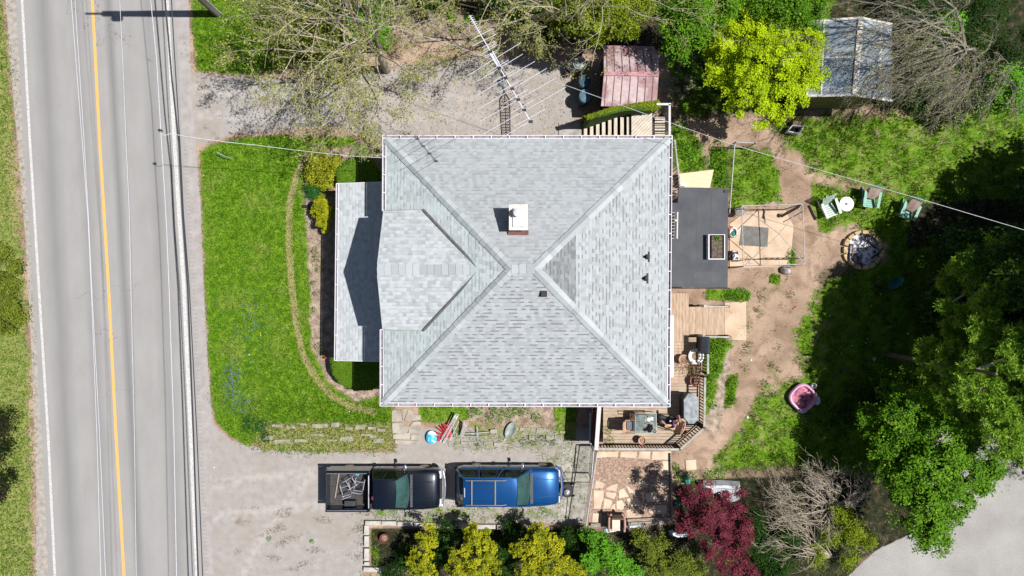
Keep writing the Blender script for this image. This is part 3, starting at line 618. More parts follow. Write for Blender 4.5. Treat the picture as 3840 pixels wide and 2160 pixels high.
# north stairs
ns = thing('porch_stairs', (*P(2290, 490, 0)[:2], 0), 'pale wooden stairs rising along the north wall to a board landing', 'stairs')
t = MB(); yb = NW.y - .45
xs = [2191, 2214, 2237, 2259, 2282, 2304, 2328, 2352]
for i, px in enumerate(xs):
    z = .16 + i * .14; a = P(px - 1.5, 0, z)[0]; b = P(px + 11, 0, z)[0]; yt = P(0, 450 - i * 2.0, z)[1]
    t.box(a, b, yb, yt, z - .035, z)
t.build('stair_treads', pale_stair, ns); MB().box(P(2186, 0, 0)[0], P(2496, 0, 0)[0], yb, P(0, 440, 0)[1], .02, .05).build('under_stair_shade', wdk, ns)  # dark sheet below stands in for the shade between the treads
zl = 1.3; la, lb = P(2368, 0, zl)[0], P(2449, 0, zl)[0]; lt = P(0, 420, zl)[1]
t = MB()  # landing of diagonal boards, clipped to the rectangle
c = Vector((la, yb, 0)); L = 3.2
def clip(poly):
    for ax, val, s_ in ((0, la, 1), (0, lb, -1), (1, yb, 1), (1, lt, -1)):
        out = []
        for i in range(len(poly)):
            p, q = poly[i], poly[(i + 1) % len(poly)]; dp, dq = (p[ax] - val) * s_, (q[ax] - val) * s_
            if dp >= 0: out.append(p)
            if dp * dq < 0: k = dp / (dp - dq); out.append((p[0] + (q[0] - p[0]) * k, p[1] + (q[1] - p[1]) * k))
        poly = out
        if not poly: break
    return poly
for i in range(-22, 24):
    s0, s1 = i * .115, i * .115 + .105; q = clip([(la - 2 + s0 * 1.414, yb - 2), (la - 2 + s1 * 1.414, yb - 2), (la + 3 + s1 * 1.414, yb + 3), (la + 3 + s0 * 1.414, yb + 3)])
    if len(q) > 2: t.prism(q, zl - .035, zl)
t.build('landing_boards', pale_lng, ns)
t = MB(); sa, sb = P(2456, 0, zl)[0], P(2494, 0, zl)[0]
for i in range(13): yy0 = yb + i * .165; t.box(sa, sb, yy0, yy0 + .13, zl - .04, zl)
t.build('side_boards', pale_stair, ns)
for px in (2186, 2366): t = MB(); t.bar((P(2180, 0, 0)[0], (yb if px < 2200 else lt) - .02, .0), (la, (yb if px < 2200 else lt) - .02, zl - .15), .05, .2); t.build('stringer', wdk, ns)
for q in ((la + .06, lt - .06), (lb - .06, lt - .06), (sb - .05, lt - .06), (sa, yb + .05)): t = MB(); t.box(q[0] - .05, q[0] + .05, q[1] - .05, q[1] + .05, 0, zl - .04); t.build('post', wdk, ns)
zr = 2.2
rl = thing('stair_railing', (*P(2511, 450, 0)[:2], 0), 'white topped railing around the east end of the stair landing', 'railing')
t = MB(); t.bar(P(2462, 391, zr), P(2516, 391, zr), .09, .04); t.bar(P(2511, 391, zr), P(2511, 512, zr), .09, .04); t.build('top_rail', prail, rl)
t = MB()
a, b = Vector(P(2511, 393, zr)), Vector(P(2511, 512, zr))
for i in range(13): q = a.lerp(b, i / 12); t.box(q.x - .02, q.x + .02, q.y - .02, q.y + .02, 1.25, zr - .02)
t.build('balusters', grail, rl)
for q in (a, b): m = MB(); m.box(q.x - .05, q.x + .05, q.y - .05, q.y + .05, 0, zr - .02); m.build('post', grail, rl)
# stair rail buried in ivy
vr = thing('vine_railing', (*P(2330, 420, 0)[:2], 0), 'sloping stair railing buried under moss green ivy', 'railing')
va, vb = Vector(P(2190, 440, 1.1)), Vector(P(2462, 393, 2.2)); t = MB(); t.bar(va, vb, .08, .05)
for i in range(5): q = va.lerp(vb, i / 4); t.box(q.x - .04, q.x + .04, q.y - .04, q.y + .04, 0, q.z)
t.build('rail', wdk, vr)
# brown railing strip seen just east of the house, going down to the north-east door
sr = thing('side_stairs', (*P(2525, 640, 0)[:2], 0), 'narrow brown wooden stairs with a slatted railing tight against the east wall', 'stairs')
t = MB(); a = Vector(P(2522, 532, 1.4)); b = Vector(P(2545, 740, 1.5)); n = 17
for i in range(n): q = a.lerp(b, (i + .5) / n); t.box(x1 + .03, q.x - .02 + .0, q.y - .04, q.y + .035, .25 + .06 * i, .28 + .06 * i)
t.build('stair_treads', wood('red_brown_boards', (.17, .10, .07), (.42, .33, .27), (1, 1, 1)), sr)
t = MB(); t.bar(a + Vector((0, 0, .4)), b + Vector((0, 0, .45)), .06, .05)
for i in range(15): q = a.lerp(b, i / 14); t.box(q.x - .015, q.x + .015, q.y - .015, q.y + .015, .1, q.z + .4)
t.build('slatted_railing', grail, sr)
t = MB(); q = P(2547, 735, 1.9); t.bar(q, P(2612, 734, 1.9), .09, .04); t.bar(P(2552, 748, 1.6), P(2580, 748, 1.6), .08, .04); t.box(q[0] - .04, q[0] + .04, q[1] - .05, q[1] + .04, 0, 1.88); t.build('gate_rail', prail, sr)
# flat black roof of the lean-to
zf = 2.5
lt_ = thing('lean_to', (*P(2625, 890, 0)[:2], 0), 'lean-to with a flat charcoal membrane roof on the east side of the house', 'lean-to')
mem = mat('black_membrane', (.040, .042, .050), .7, .12, 1.6, .05, col2=(.066, .068, .076), world=True, lo=.3, hi=.7, detail=8)
fr = PP([(2545, 702), (2731, 708), (2729, 1079), (2515, 1076), (2515, 760), (2541, 760)], zf)
MB().prism(fr, zf - .10, zf, bev=.015).build('flat_roof', mem, lt_)
e = MB(); e.box(x1 + .3, P(2722, 0, zf)[0], P(0, 1070, zf)[1], P(0, 770, zf)[1], .1, zf - .12); e.build('wall', mat('brown_boards', (.14, .09, .06), .85, .3, 4), lt_)
e = MB()
for px, py in ((2722, 718), (2722, 1072), (2540, 1072)): q = P(px, py, zf - .1); e.box(q[0] - .05, q[0] + .05, q[1] - .05, q[1] + .05, 0, zf - .11)
e.build('post', wdk, lt_)
e = MB(); e.bar(P(2735, 1081, 2.3), P(2512, 1080, 2.3), .05, .14); e.build('fascia', wdk, lt_)
e = MB(); q = P(2730, 716, zf + .02); e.box(q[0] - .16, q[0] + .1, q[1] - .07, q[1] + .05, zf + .002, zf + .05); e.build('roof_bracket', black, lt_)
e = MB()   # repair patch on the membrane
c1, c2 = P(2600, 1020, zf), P(2705, 1062, zf); e.box(c1[0], c2[0], c2[1], c1[1], zf + .001, zf + .006); e.build('roof_patch', mat('membrane_patch', (.062, .064, .072), .7, .1, 3), lt_)
for px in (2612, 2668): e = MB(); a_ = P(px, 706, zf); b_ = P(px, 1077, zf); e.box(a_[0] - .012, a_[0] + .012, b_[1], a_[1], zf + .001, zf + .008); e.build('roof_seam', _M['membrane_patch'], lt_)
soil = mat('dry_soil', (.10, .075, .055), .95, .45, 14, .5)
pl = thing('planter_box', (*P(2688, 926, zf)[:2], zf), 'white edged rectangular planter with dry soil on the black lean-to roof', 'planter')
c1, c2 = P(2656, 973, zf + .25), P(2718, 879, zf + .25); t = MB(); X0, X1, Y0, Y1 = c1[0], c2[0], c1[1], c2[1]
for q in ((X0, X0 + .04, Y0, Y1), (X1 - .03, X1, Y0, Y1), (X0 + .04, X1 - .03, Y0, Y0 + .035), (X0 + .04, X1 - .03, Y1 - .02, Y1)): t.box(*q, zf + .001, zf + .28)
t.build('planter_frame', white, pl)
MB().box(X0 + .17, X1 - .05, Y0 + .06, Y1 - .04, zf + .01, zf + .19).build('soil', soil, pl)
# white lattice gate pieces by the lean-to
wf = thing('porch_fence', (*P(2535, 860, ZDK)[:2], ZDK), 'short white and brown slatted fence beside the lean-to roof', 'fence')
t = MB(); t.bar(P(2541, 795, 2.75), P(2539, 895, 2.75), .05, .05)
for i in range(9):
    q = Vector(P(2540, 797 + i * 12, 2.7)); t.bar(q, (x1 + .15, q.y, 2.1), .03, .04)
t.build('fence_slats', prail, wf)
sh = thing('garden_statue', (*P(2533, 824, 0)[:2], 2.0), 'small blue grey ornament with a cream top against the east gutter', 'ornament')
c = P(2530, 824, 2.4); t = MB(); t.lathe((c[0], c[1], 2.0), [(.02, 0), (.12, .02), (.15, .25), (.06, .42)], 12); t.build('body', mat('blue_grey', (.16, .21, .28), .7, .3, 20), sh)
c = P(2537, 824, 2.6); t = MB(); t.lathe((c[0], c[1], 2.42), [(.02, 0), (.07, .03), (.06, .10), (.01, .13)], 12); t.build('top', mat('cream', (.65, .6, .42), .6, .1, 9), sh)
# plywood sheet and cooler
slat_m = mat('plywood', (.58, .42, .27), .85, .12, 3, .05, col2=(.68, .51, .35), stretch=(1, 6, 1), world=True)
MB().prism(PP([(2545, 652), (2677, 636), (2662, 704), (2545, 702)], .35), .31, .35).build('plywood_sheet', slat_m, label='bare tan plywood board lying beside the black lean-to roof', cat='board')
cl = thing('cooler', (*P(2561, 690, 0)[:2], .35), 'small white box standing on the plywood board', 'box')
c = P(2561, 690, .7); t = MB(); t.box(c[0] - .13, c[0] + .13, c[1] - .08, c[1] + .08, .352, .62); t.build('box', white, cl, bevel=.01)
t = MB(); t.box(c[0] - .14, c[0] + .14, c[1] - .09, c[1] + .09, .622, .68); t.build('lid', white, cl, bevel=.015)
# flagstones: irregular stones set in joints
stone_t = mat('tan_flagstone', (.42, .31, .225), .92, .2, 1.3, .15, col2=(.58, .45, .34), world=True)
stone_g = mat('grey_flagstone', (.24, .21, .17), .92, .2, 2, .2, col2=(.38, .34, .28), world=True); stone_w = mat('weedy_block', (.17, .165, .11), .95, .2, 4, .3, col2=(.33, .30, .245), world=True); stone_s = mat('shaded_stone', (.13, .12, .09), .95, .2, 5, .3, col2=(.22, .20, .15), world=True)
def stones(name, polys, m, z=.03, jit=1.0, **kw):
    mb = MB()
    for p in polys:
        q = []
        for i in range(len(p)):
            a, b = p[i], p[(i + 1) % len(p)]; q += [(a[0] + R.uniform(-jit, jit), a[1] + R.uniform(-jit, jit)), ((a[0] + b[0]) / 2 + R.uniform(-jit, jit) * 1.5, (a[1] + b[1]) / 2 + R.uniform(-jit, jit) * 1.5)]
        mb.prism(PP(q), .0, z + R.uniform(-.006, .006), bev=.012)
    return mb.build(name, m, kind='structure', **kw)
slab('patio_bed', [(2232, 1690), (2518, 1690), (2520, 1960), (2205, 1975)], .016, mat('joint_sand', (.17, .105, .075), .95, .25, 9, .3, col2=(.40, .285, .215), lo=.3, hi=.7), bev=0)
stones('flagstone_patio', [
 [(2236,1694),(2320,1692),(2318,1712),(2238,1716)], [(2325,1693),(2388,1693),(2386,1718),(2324,1712)], [(2396,1693),(2440,1693),(2436,1722),(2392,1718)], [(2446,1693),(2516,1692),(2516,1724),(2442,1724)],
 [(2484,1728),(2512,1728),(2510,1780),(2478,1776)], [(2232,1800),(2268,1812),(2262,1832),(2230,1830)], [(2226,1838),(2266,1838),(2262,1868),(2252,1908),(2226,1908)],
 [(2272,1830),(2314,1812),(2312,1842),(2272,1838)], [(2272,1844),(2312,1848),(2304,1870),(2276,1862)], [(2266,1868),(2298,1878),(2288,1908),(2262,1908)], [(2320,1840),(2338,1830),(2358,1862),(2320,1868)],
 [(2344,1816),(2384,1846),(2378,1856),(2360,1850)], [(2312,1880),(2332,1874),(2344,1892),(2336,1912),(2312,1908)], [(2292,1900),(2306,1888),(2308,1910),(2290,1914)], [(2348,1790),(2376,1788),(2382,1806),(2360,1814)],
 [(2388,1796),(2416,1800),(2430,1826),(2400,1830)], [(2350,1870),(2390,1866),(2410,1896),(2354,1900)], [(2350,1910),(2400,1908),(2405,1944),(2350,1948)], [(2222,1924),(2256,1924),(2258,1962),(2220,1962)],
 [(2262,1930),(2284,1930),(2284,1958),(2262,1960)], [(2420,1850),(2460,1848),(2466,1880),(2424,1884)], [(2470,1800),(2508,1800),(2508,1836),(2474,1834)], [(2430,1896),(2500,1892),(2500,1926),(2436,1928)]], stone_t)
stones('flagstone_path', [[(1470,1540),(1500,1534),(1510,1580),(1470,1582)], [(1503,1534),(1530,1530),(1512,1576)], [(1532,1532),(1552,1550),(1545,1568),(1516,1578)], [(1550,1552),(1578,1556),(1580,1574),(1520,1578)],
 [(1470,1586),(1512,1584),(1512,1596),(1545,1598),(1524,1624),(1472,1624)], [(1548,1582),(1578,1580),(1578,1626),(1532,1622),(1534,1600)], [(1474,1628),(1538,1622),(1536,1646),(1474,1646)], [(1542,1628),(1574,1630),(1572,1650),(1540,1650)], [(1482,1650),(1570,1652),(1566,1668),(1482,1664)]], stone_g, .05)
MB().prism(PP([(2569, 1724), (2609, 1722), (2611, 1760), (2571, 1762)]), 0, .05, bev=.01).build('paving_stone', stone_t, label='single square tan paving stone in the grass east of the patio', cat='paving stone')
# north stepping stones by the sheds
for i, (px, py, sx_, sy_) in enumerate([(2490, 312, 24, 14), (2530, 302, 17, 11), (2582, 298, 18, 9), (2497, 338, 13, 11), (2540, 335, 14, 12), (2574, 332, 12, 14), (2495, 380, 20, 8), (2555, 360, 15, 9), (2600, 325, 9, 8)]):
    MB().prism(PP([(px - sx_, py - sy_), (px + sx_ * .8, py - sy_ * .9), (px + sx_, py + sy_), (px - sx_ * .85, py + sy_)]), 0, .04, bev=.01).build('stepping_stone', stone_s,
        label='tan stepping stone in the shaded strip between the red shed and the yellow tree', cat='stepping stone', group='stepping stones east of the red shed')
# terraces of stone blocks along the drive
TB = [(1040,1596,40),(1090,1600,30),(1138,1590,26),(1200,1596,60),(1258,1592,30),(1310,1606,30),(1350,1600,36),(1395,1604,30),(1430,1612,30),(1475,1600,0),
      (1008,1640,30),(1060,1655,60),(1130,1652,50),(1190,1630,50),(1245,1650,40),(1300,1645,50),(1372,1630,36),(1400,1636,24),(1420,1652,40),(1470,1650,0),
      (1640,1640,34),(1690,1645,40),(1752,1660,46),(1806,1640,40),(1830,1662,34),(1870,1664,36),(1966,1608,34),(2026,1612,30),(1994,1640,22),(2060,1640,26),(2095,1636,30),(2130,1650,28),(2110,1620,24),(2160,1665,30),(1905,1668,30)]
n = 0
for px, py, w_ in TB:
    if not w_: continue
    h_ = R.uniform(4, 9); tl = R.uniform(-2, 2)
    where = 'in the weedy terrace between the lawn and the gravel drive' if px < 1500 else 'in the edging along the south side of the house'
    MB().prism(PP([(px - w_ * .5, py - h_ + tl), (px + w_ * .5, py - h_ - tl), (px + w_ * .5 + R.uniform(-2, 2), py + h_), (px - w_ * .5, py + h_)]), 0, .045 + R.uniform(0, .035), bev=.012).build(
        'stone_block', stone_w, label='flat grey brown stone block ' + where, cat='stone block', group='stone blocks ' + where)
# concrete block border of the shrub bed
cb = mat('concrete_block', (.40, .375, .345), .9, .2, 4, .2)
row = [(1372, 1432, 1957, 0), (1433, 1490, 1958, 1), (1492, 1552, 1960, 1), (1554, 1594, 1964, 1), (1596, 1638, 1965, 1), (1640, 1700, 1967, 1), (1702, 1786, 1969, 1), (1789, 1860, 1971, 1), (1864, 1900, 1972, 1)]
for i, (a, b, y, _) in enumerate(row):
    MB().prism(PP([(a, y - 8), (b - 2, y - 8), (b - 2, y + 8), (a, y + 8)]), 0, .18, bev=.015).build('border_block', cb, label='pale concrete block in the row along the north edge of the shrub bed', cat='concrete block', group='border blocks along the north edge of the shrub bed')
for y0_, y1_ in ((1966, 2004), (2006, 2048), (2052, 2100), (2102, 2118)):
    MB().prism(PP([(1369, y0_), (1386, y0_), (1386, y1_ - 2), (1368, y1_ - 2)]), 0, .18, bev=.015).build('border_block', cb, label='pale concrete block in the west edge of the shrub bed', cat='concrete block', group='border blocks along the west edge of the shrub bed')
for a, b in ((1366, 1433), (1436, 1498)):
    MB().prism(PP([(a, 2122), (b, 2123), (b, 2141), (a, 2138)]), 0, .18, bev=.015).build('border_block', cb, label='pale concrete block in the south edge of the shrub bed', cat='concrete block', group='border blocks along the south edge of the shrub bed')
# timbers south of the patio
lg = mat('old_timber', (.17, .14, .115), .9, .3, 5, .3, col2=(.33, .28, .23), stretch=(1, 6, 1))
for (a, b, wd2, lab) in (((2352, 1950), (2520, 1943), .13, 'weathered timber beam closing the south side of the flagstone patio'), ((2215, 1968), (2300, 1966), .16, 'short tan timber beam left of the armchair'), ((2356, 1964), (2500, 1958), .17, 'lower weathered timber beam on the ground by the plastic sheet'), ((2514, 1700), (2520, 1940), .05, 'long dark timber edging on the east side of the patio')):
    MB().bar(P(*a, .1), P(*b, .1), wd2, .15).build('timber_beam', lg, label=lab, cat='timber', bevel=.01)
# ------------------------------------------------------------------ sheds
rf, g, pb = newmat('faded_red_metal'); pb.inputs['Roughness'].default_value = .6; pb.inputs['Metallic'].default_value = .1
g.l.new(g.mix(g.ramp(g.noise(1.6, 3, dist=.3), [(.46, (0, 0, 0)), (.60, (1, 1, 1))]), g.ramp(g.noise(7, 5), [(.3, (.33, .235, .235)), (.7, (.42, .34, .33))]), g.ramp(g.noise(7, 5), [(.3, (.20, .105, .11)), (.7, (.27, .155, .16))])), pb.inputs['Base Color'])
red_d = mat('dark_red_metal', (.07, .022, .02), .7, .3, 6)
rs = thing('red_shed', (*P(2360, 290, 0)[:2], 0), 'small metal shed with faded red gabled roof panels', 'shed')
ze, zr = 1.95, 2.3
c = {k: Vector(P(*v)) for k, v in dict(nw=(2264, 170, ze), ne=(2453, 174, ze), rw=(2265, 276, zr), re=(2470, 280, zr), sw=(2254, 398, ze), se=(2462, 403, ze)).items()}
c['ne2'] = Vector(P(2470, 210, ze + .1)); 
roofpart('roof_panel', [c['nw'], c['rw'], c['re'], c['ne2'], c['ne']], rf, rs, .03); roofpart('roof_panel', [c['sw'], c['se'], c['re'], c['rw']], rf, rs, .03)
rb = MB()
for t_ in (.06, .20, .345, .49, .635, .775, .91):
    for A, B, C_, D in (('nw', 'ne', 'rw', 're'), ('sw', 'se', 'rw', 're')):
        a = c[A].lerp(c[B], t_); b = c[C_].lerp(c[D], t_); rb.bar(a + Vector((0, 0, .012)), b + Vector((0, 0, .012)), .028, .03)
rb.build('roof_rib', mat('rib_red', (.19, .09, .10), .6, .2, 6), rs)
rb = MB(); rb.bar(c['rw'] + Vector((0, 0, .02)), c['re'] + Vector((0, 0, .02)), .16, .03); rb.build('ridge_cap', mat('ridge_red', (.36, .17, .18), .6, .25, 5), rs)
wl = MB(); wl.box(c['nw'].x + .12, c['se'].x - .1, c['sw'].y + .1, c['nw'].y - .1, 0, ze - .03); wl.build('wall', red_d, rs)
wl = MB(); wl.box(c['nw'].x + .10, c['nw'].x + .125, (c['nw'].y + c['sw'].y) / 2 - .6, (c['nw'].y + c['sw'].y) / 2 + .6, .05, 1.8); wl.build('door', mat('door_red', (.10, .03, .03), .6, .2, 6), rs)
bs2 = thing('grey_shed', (*P(3195, 215, 0)[:2], 0), 'larger shed with a weathered blue grey metal roof under bare branches', 'shed')
ze, zr = 2.5, 3.1
sm2, g, pb = newmat('blue_grey_roof'); pb.inputs['Roughness'].default_value = .6; pb.inputs['Metallic'].default_value = .15
g.l.new(g.mix(g.ramp(g.noise(2.0, 5, (.5, 1.8, 1)), [(.42, (0, 0, 0)), (.62, (1, 1, 1))]), (.12, .17, .235), (.27, .30, .32)), pb.inputs['Base Color'])
q = {k: Vector(P(*v)) for k, v in dict(nw=(3032, 80, ze), rn=(3228, 68, zr), ne=(3345, 92, ze), sw=(3026, 360, ze), rsx=(3205, 357, zr), se=(3345, 378, ze)).items()}
roofpart('roof_panel', [q['nw'], q['sw'], q['rsx'], q['rn']], sm2, bs2, .05); roofpart('roof_panel', [q['rn'], q['rsx'], q['se'], q['ne']], sm2, bs2, .05)
wt = mat('pale_trim', (.48, .45, .41), .8, .2, 4)
tm = MB(); U = Vector((0, 0, .015))
tm.bar(q['rn'] + U, q['rsx'] + U, .22, .03)
for A, B in (('nw', 'rn'), ('rn', 'ne'), ('sw', 'rsx'), ('rsx', 'se'), ('nw', 'sw')): tm.bar(q[A] + U, q[B] + U, .10, .03)
tm.bar(q['nw'].lerp(q['sw'], .5) + U, q['rn'].lerp(q['rsx'], .5) + U, .07, .02); tm.bar(q['nw'].lerp(q['rn'], .3) + U, q['sw'].lerp(q['rsx'], .3) + U, .07, .02); tm.bar(q['rn'].lerp(q['ne'], .65) + U, q['rsx'].lerp(q['se'], .65) + U, .08, .02)
tm.build('roof_trim', wt, bs2)
ol = mat('olive_boards', (.20, .195, .06), .85, .25, 3, .1); wl = MB()
xa, xb, ya, yb2 = q['sw'].x + .15, q['se'].x - .15, q['sw'].y + .12, q['nw'].y - .12
wl.prism([(xa, ya), (xb, ya), (xb, yb2), (xa, yb2)], 0, ze - .06)
wl.add([(xa, ya, ze - .06), (xb, ya, ze - .06), (q['rsx'].x, ya, zr - .08)], [(0, 1, 2)]); wl.build('wall', ol, bs2)
wl = MB(); wl.box(xa + .6, xa + 2.0, ya - .03, ya + .01, .05, 2.0); wl.build('door', mat('olive_door', (.14, .14, .05), .8, .2, 3), bs2)
# ------------------------------------------------------------------ vehicles
glass = mat('car_glass', (.035, .085, .08), .07, .25, 1.2, spec=.9, alpha=.88)  # teal of the windscreen reflection is put into the glass colour
dglass = mat('side_glass', (.012, .022, .018), .06, .3, 2, spec=.6)
chrome = mat('chrome', (.75, .74, .80), .18, .05, 5, metal=.9); rubber = mat('tyre_rubber', (.012, .012, .012), .85, .2, 10); trim = mat('black_trim', (.015, .015, .018), .55, .2, 8)
rimm = mat('wheel_rim', (.30, .28, .24), .35, .2, 8, metal=.6); lampm = mat('headlamp_glass', (.55, .52, .50), .15, .15, 9, spec=.8); redlamp = mat('tail_lamp', (.35, .01, .01), .3, .2, 8)
seatm = mat('car_seat', (.06, .075, .07), .9, .2, 8); mirm = mat('mirror_black', (.02, .02, .024), .3, .1, 6)
def paint(name, c, m=.35):
    q = mat(name, c, .28, .06, 1.5, metal=m, coat=1.0); return q
def section(x, hw, zb, zs, cr, cy):
    a = [(-.93, zb), (-1.0, zb + .16), (-1.0, (zb + zs) / 2), (-.985, zs - .12), (-.93, zs - .03), (-.80, zs + cr * .25), (-.45, zs + cr * .8), (0, zs + cr)]
    a += [(-y, z) for y, z in a[-2::-1]]; return [(x, cy + y * hw, z) for y, z in a]
def wheel(t, x, y, s_, r=.36, wd=.22):
    m = MB(); m.tube([(x, y - wd / 2, r), (x, y - wd / 2 + .03, r), (x, y + wd / 2 - .03, r), (x, y + wd / 2, r)], r, r, 24); w = m.build('wheel', rubber, t)
    m = MB(); yo = y + s_ * (wd / 2 + .004); m.tube([(x, yo - s_ * .02, r), (x, yo, r)], r * .62, r * .56, 18); m.build('rim', rimm, w)
    a = MB()
    pts = [(x + math.cos(k) * (r + .07), y + s_ * .07, r + math.sin(k) * (r + .07)) for k in [math.pi * j / 12 for j in range(13)]]; a.tube(pts, .035, .035, 6); a.build('wheel_arch', trim, t)
def greenhouse(t, cy, xrb, xrt, xft, xfb, hb, ht, zb, zt, pm, splits, rear=True):
    n = 7; us = [-1 + 2 * i / (n - 1) for i in range(n)]
    def row(x, hw, z, bow=0, crown=0): return [(x - bow * u * u, cy + u * hw, z + crown * (1 - u * u)) for u in us]
    t_ = MB(); t_.loft([row(xrt, ht, zt, -.02, .05), row(xrt + .15, ht + .01, zt + .025, 0, .05), row((xrt + xft) / 2, ht + .02, zt + .04, 0, .05), row(xft - .25, ht + .01, zt + .03, .02, .05), row(xft, ht - .02, zt, .06, .05)], caps=False); t_.build('roof', pm, t, sharp=60)
    ws = MB(); ws.loft([row(xft + .02, ht - .04, zt - .012, .06, .05), row((xft + xfb) / 2, (ht + hb) / 2 - .06, (zt + zb) / 2 + .03, .09, .05), row(xfb, hb - .06, zb + .02, .13, .04)], caps=False); ws.build('windscreen', glass, t)
    if rear: rw = MB(); rw.loft([row(xrb, hb - .08, zb, -.03, .02), row(xrt - .01, ht - .05, zt - .02, -.02, .05)], caps=False); rw.build('rear_window', dglass, t)
    for s in (-1, 1):
        A, B, C_, D = Vector((xrb, cy + s * hb, zb)), Vector((xfb, cy + s * hb, zb)), Vector((xft, cy + s * ht, zt)), Vector((xrt, cy + s * ht, zt))
        prev = 0
        for k, e in enumerate(splits + [1.0]):
            a0, a1 = A.lerp(B, prev + .012), A.lerp(B, e - .02 if e < 1 else .985); d0, d1 = D.lerp(C_, prev + .012), D.lerp(C_, e - .02 if e < 1 else .97)
            sg = MB(); o = Vector((0, s * .004, 0)); q = [v + o for v in (a0, a1, d1.lerp(a1, .06), d0.lerp(a0, .06))]; sg.add(q, [(0, 1, 2, 3), (3, 2, 1, 0)]); sg.build('side_window', dglass, t); prev = e + .02
        p = MB(); p.bar(D, C_, .05, .05); p.bar(C_, B, .05, .05); p.bar(A, D, .06, .05)
        for e in splits: p.bar(A.lerp(B, e), D.lerp(C_, e), .05, .045)
        p.build('pillars', pm, t)
    inn = MB(); inn.box(xrb + .1, xfb - .55, cy - ht + .04, cy + ht - .04, zb - .2, zb + .12); inn.build('seats', seatm, t)
    d = MB(); d.box(xfb - .5, xfb - .12, cy - ht - .02, cy + ht + .02, zb - .2, zb - .02); d.build('dashboard', mat('dashboard', (.05, .065, .06), .8, .2, 5), t)
    st_ = MB(); c = Vector((xfb - .62, cy - ht * .5, zb + .09)); st_.tube([c + Vector((.09 * math.cos(k), .19 * math.sin(k), .14 * -math.cos(k))) for k in [2 * math.pi * j / 16 for j in range(17)]], .018, .018, 6); st_.build('steering_wheel', mat('wheel_grip', (.16, .18, .16), .6, .1, 5), t)
def mirrors(t, x, cy, hw, z):
    for s in (-1, 1):
        m = MB(); m.bar((x, cy + s * (hw - .06), z - .04), (x + .02, cy + s * (hw + .05), z), .05, .05); m.loft([[(x + .07 - .02 * k + a * .045, cy + s * (hw + .04 + k * .18), z + b * (.075 - .01 * k)) for a, b in ((-1, -1), (1, -1), (1, 1), (-1, 1))] for k in (0, 1)], closed=True); m.build('wing_mirror', chrome if s > 0 else mirm, t, bevel=.02)
def details(t, cy, hw, xb, xf, zb, hx0, hx1, doors, zh):
    """panel gaps, wipers and door handles"""
    gp = mat('panel_gap', (.004, .004, .005), .8, .1, 5)
    for s in (-1, 1):
        for x in doors: m = MB(); m.box(x - .006, x + .006, cy + s * (hw + .002) - .004, cy + s * (hw + .002) + .004, .45, zb - .05); m.build('door_gap', gp, t)
        m = MB(); m.bar((hx0, cy + s * (hw - .16), zh[0]), (hx1, cy + s * (hw - .24), zh[1]), .012, .012); m.build('bonnet_gap', gp, t)
        for x in doors[:-1]: m = MB(); m.box(x + .12, x + .26, cy + s * (hw + .02) - .012, cy + s * (hw + .02) + .012, zb - .18, zb - .15); m.build('door_handle', trim, t)
    for y0_ in (-.45, .1): m = MB(); m.bar((xf + .02, cy + y0_, zb + .045), (xf - .12, cy + y0_ + .42, zb + .105), .016, .012); m.build('wiper', trim, t)
    m = MB(); m.box(xf - .55, xf - .52, cy - .1, cy + .1, zb + .38, zb + .44); m.build('rear_view_mirror', trim, t)
# pickup
cy = -8.93; pk = paint('dark_navy_paint', (.004, .007, .014), .3)
tr = thing('pickup_truck', (-5.7, cy, 0), 'dark navy pickup truck with an open bed parked behind the blue wagon', 'pickup truck')
hw = .91
m = MB(); m.loft([section(x, h, zb, zs, c, cy) for x, h, zb, zs, c in ((-6.18, hw, .35, 1.10, .0), (-6.0, hw, .33, 1.12, .0), (-5.2, hw, .33, 1.12, .0), (-4.5, hw, .33, 1.10, .02), (-4.3, hw, .33, 1.08, .05), (-3.9, hw - .01, .33, 1.05, .06), (-3.5, hw - .03, .33, 1.0, .06), (-3.28, hw - .07, .34, .93, .05), (-3.2, hw - .11, .36, .84, .03))]); m.build('body', pk, tr)
m = MB(); pts = [(-3.3, cy - hw + .02), (-3.12, cy - hw + .14), (-3.04, cy - .4), (-3.01, cy), (-3.04, cy + .4), (-3.12, cy + hw - .14), (-3.3, cy + hw - .02)]
for a, b in zip(pts[:-1], pts[1:]): m.bar((*a, .58), (*b, .58), .12, .22)
m.build('front_bumper', chrome, tr, bevel=.02)
m = MB(); m.box(-3.2, -3.12, cy - .42, cy + .42, .62, .84); m.build('grille', trim, tr)
for s in (-1, 1): m = MB(); m.box(-3.3, -3.15, cy + s * .62 - .17, cy + s * .62 + .17, .66, .86); m.build('headlight', lampm, tr, bevel=.02)
for s in (-1, 1): m = MB(); m.bar((-4.1, cy + s * .38, 1.128), (-3.5, cy + s * .36, 1.068), .025, .014); m.build('bonnet_crease', pk, tr)
m = MB(); m.box(-4.48, -4.38, cy - .72, cy + .72, 1.11, 1.155); m.build('wiper_cowl', mat('cowl', (.06, .06, .065), .6, .5, 30), tr)
greenhouse(tr, cy, -6.12, -6.02, -5.02, -4.5, .83, .62, 1.12, 1.64, pk, [.38])
mirrors(tr, -4.75, cy, hw, 1.15); details(tr, cy, hw, -6.1, -4.5, 1.12, -4.3, -3.3, [-5.95, -4.85], (1.105, 1.0))
bx0, bx1 = -8.2, -6.24
m = MB(); m.box(bx0, bx1, cy - hw, cy - hw + .13, .42, 1.26); m.box(bx0, bx1, cy + hw - .13, cy + hw, .42, 1.26); m.box(bx1 - .06, bx1, cy - hw + .13, cy + hw - .13, .42, 1.26); m.build('bed_side', pk, tr, bevel=.035)
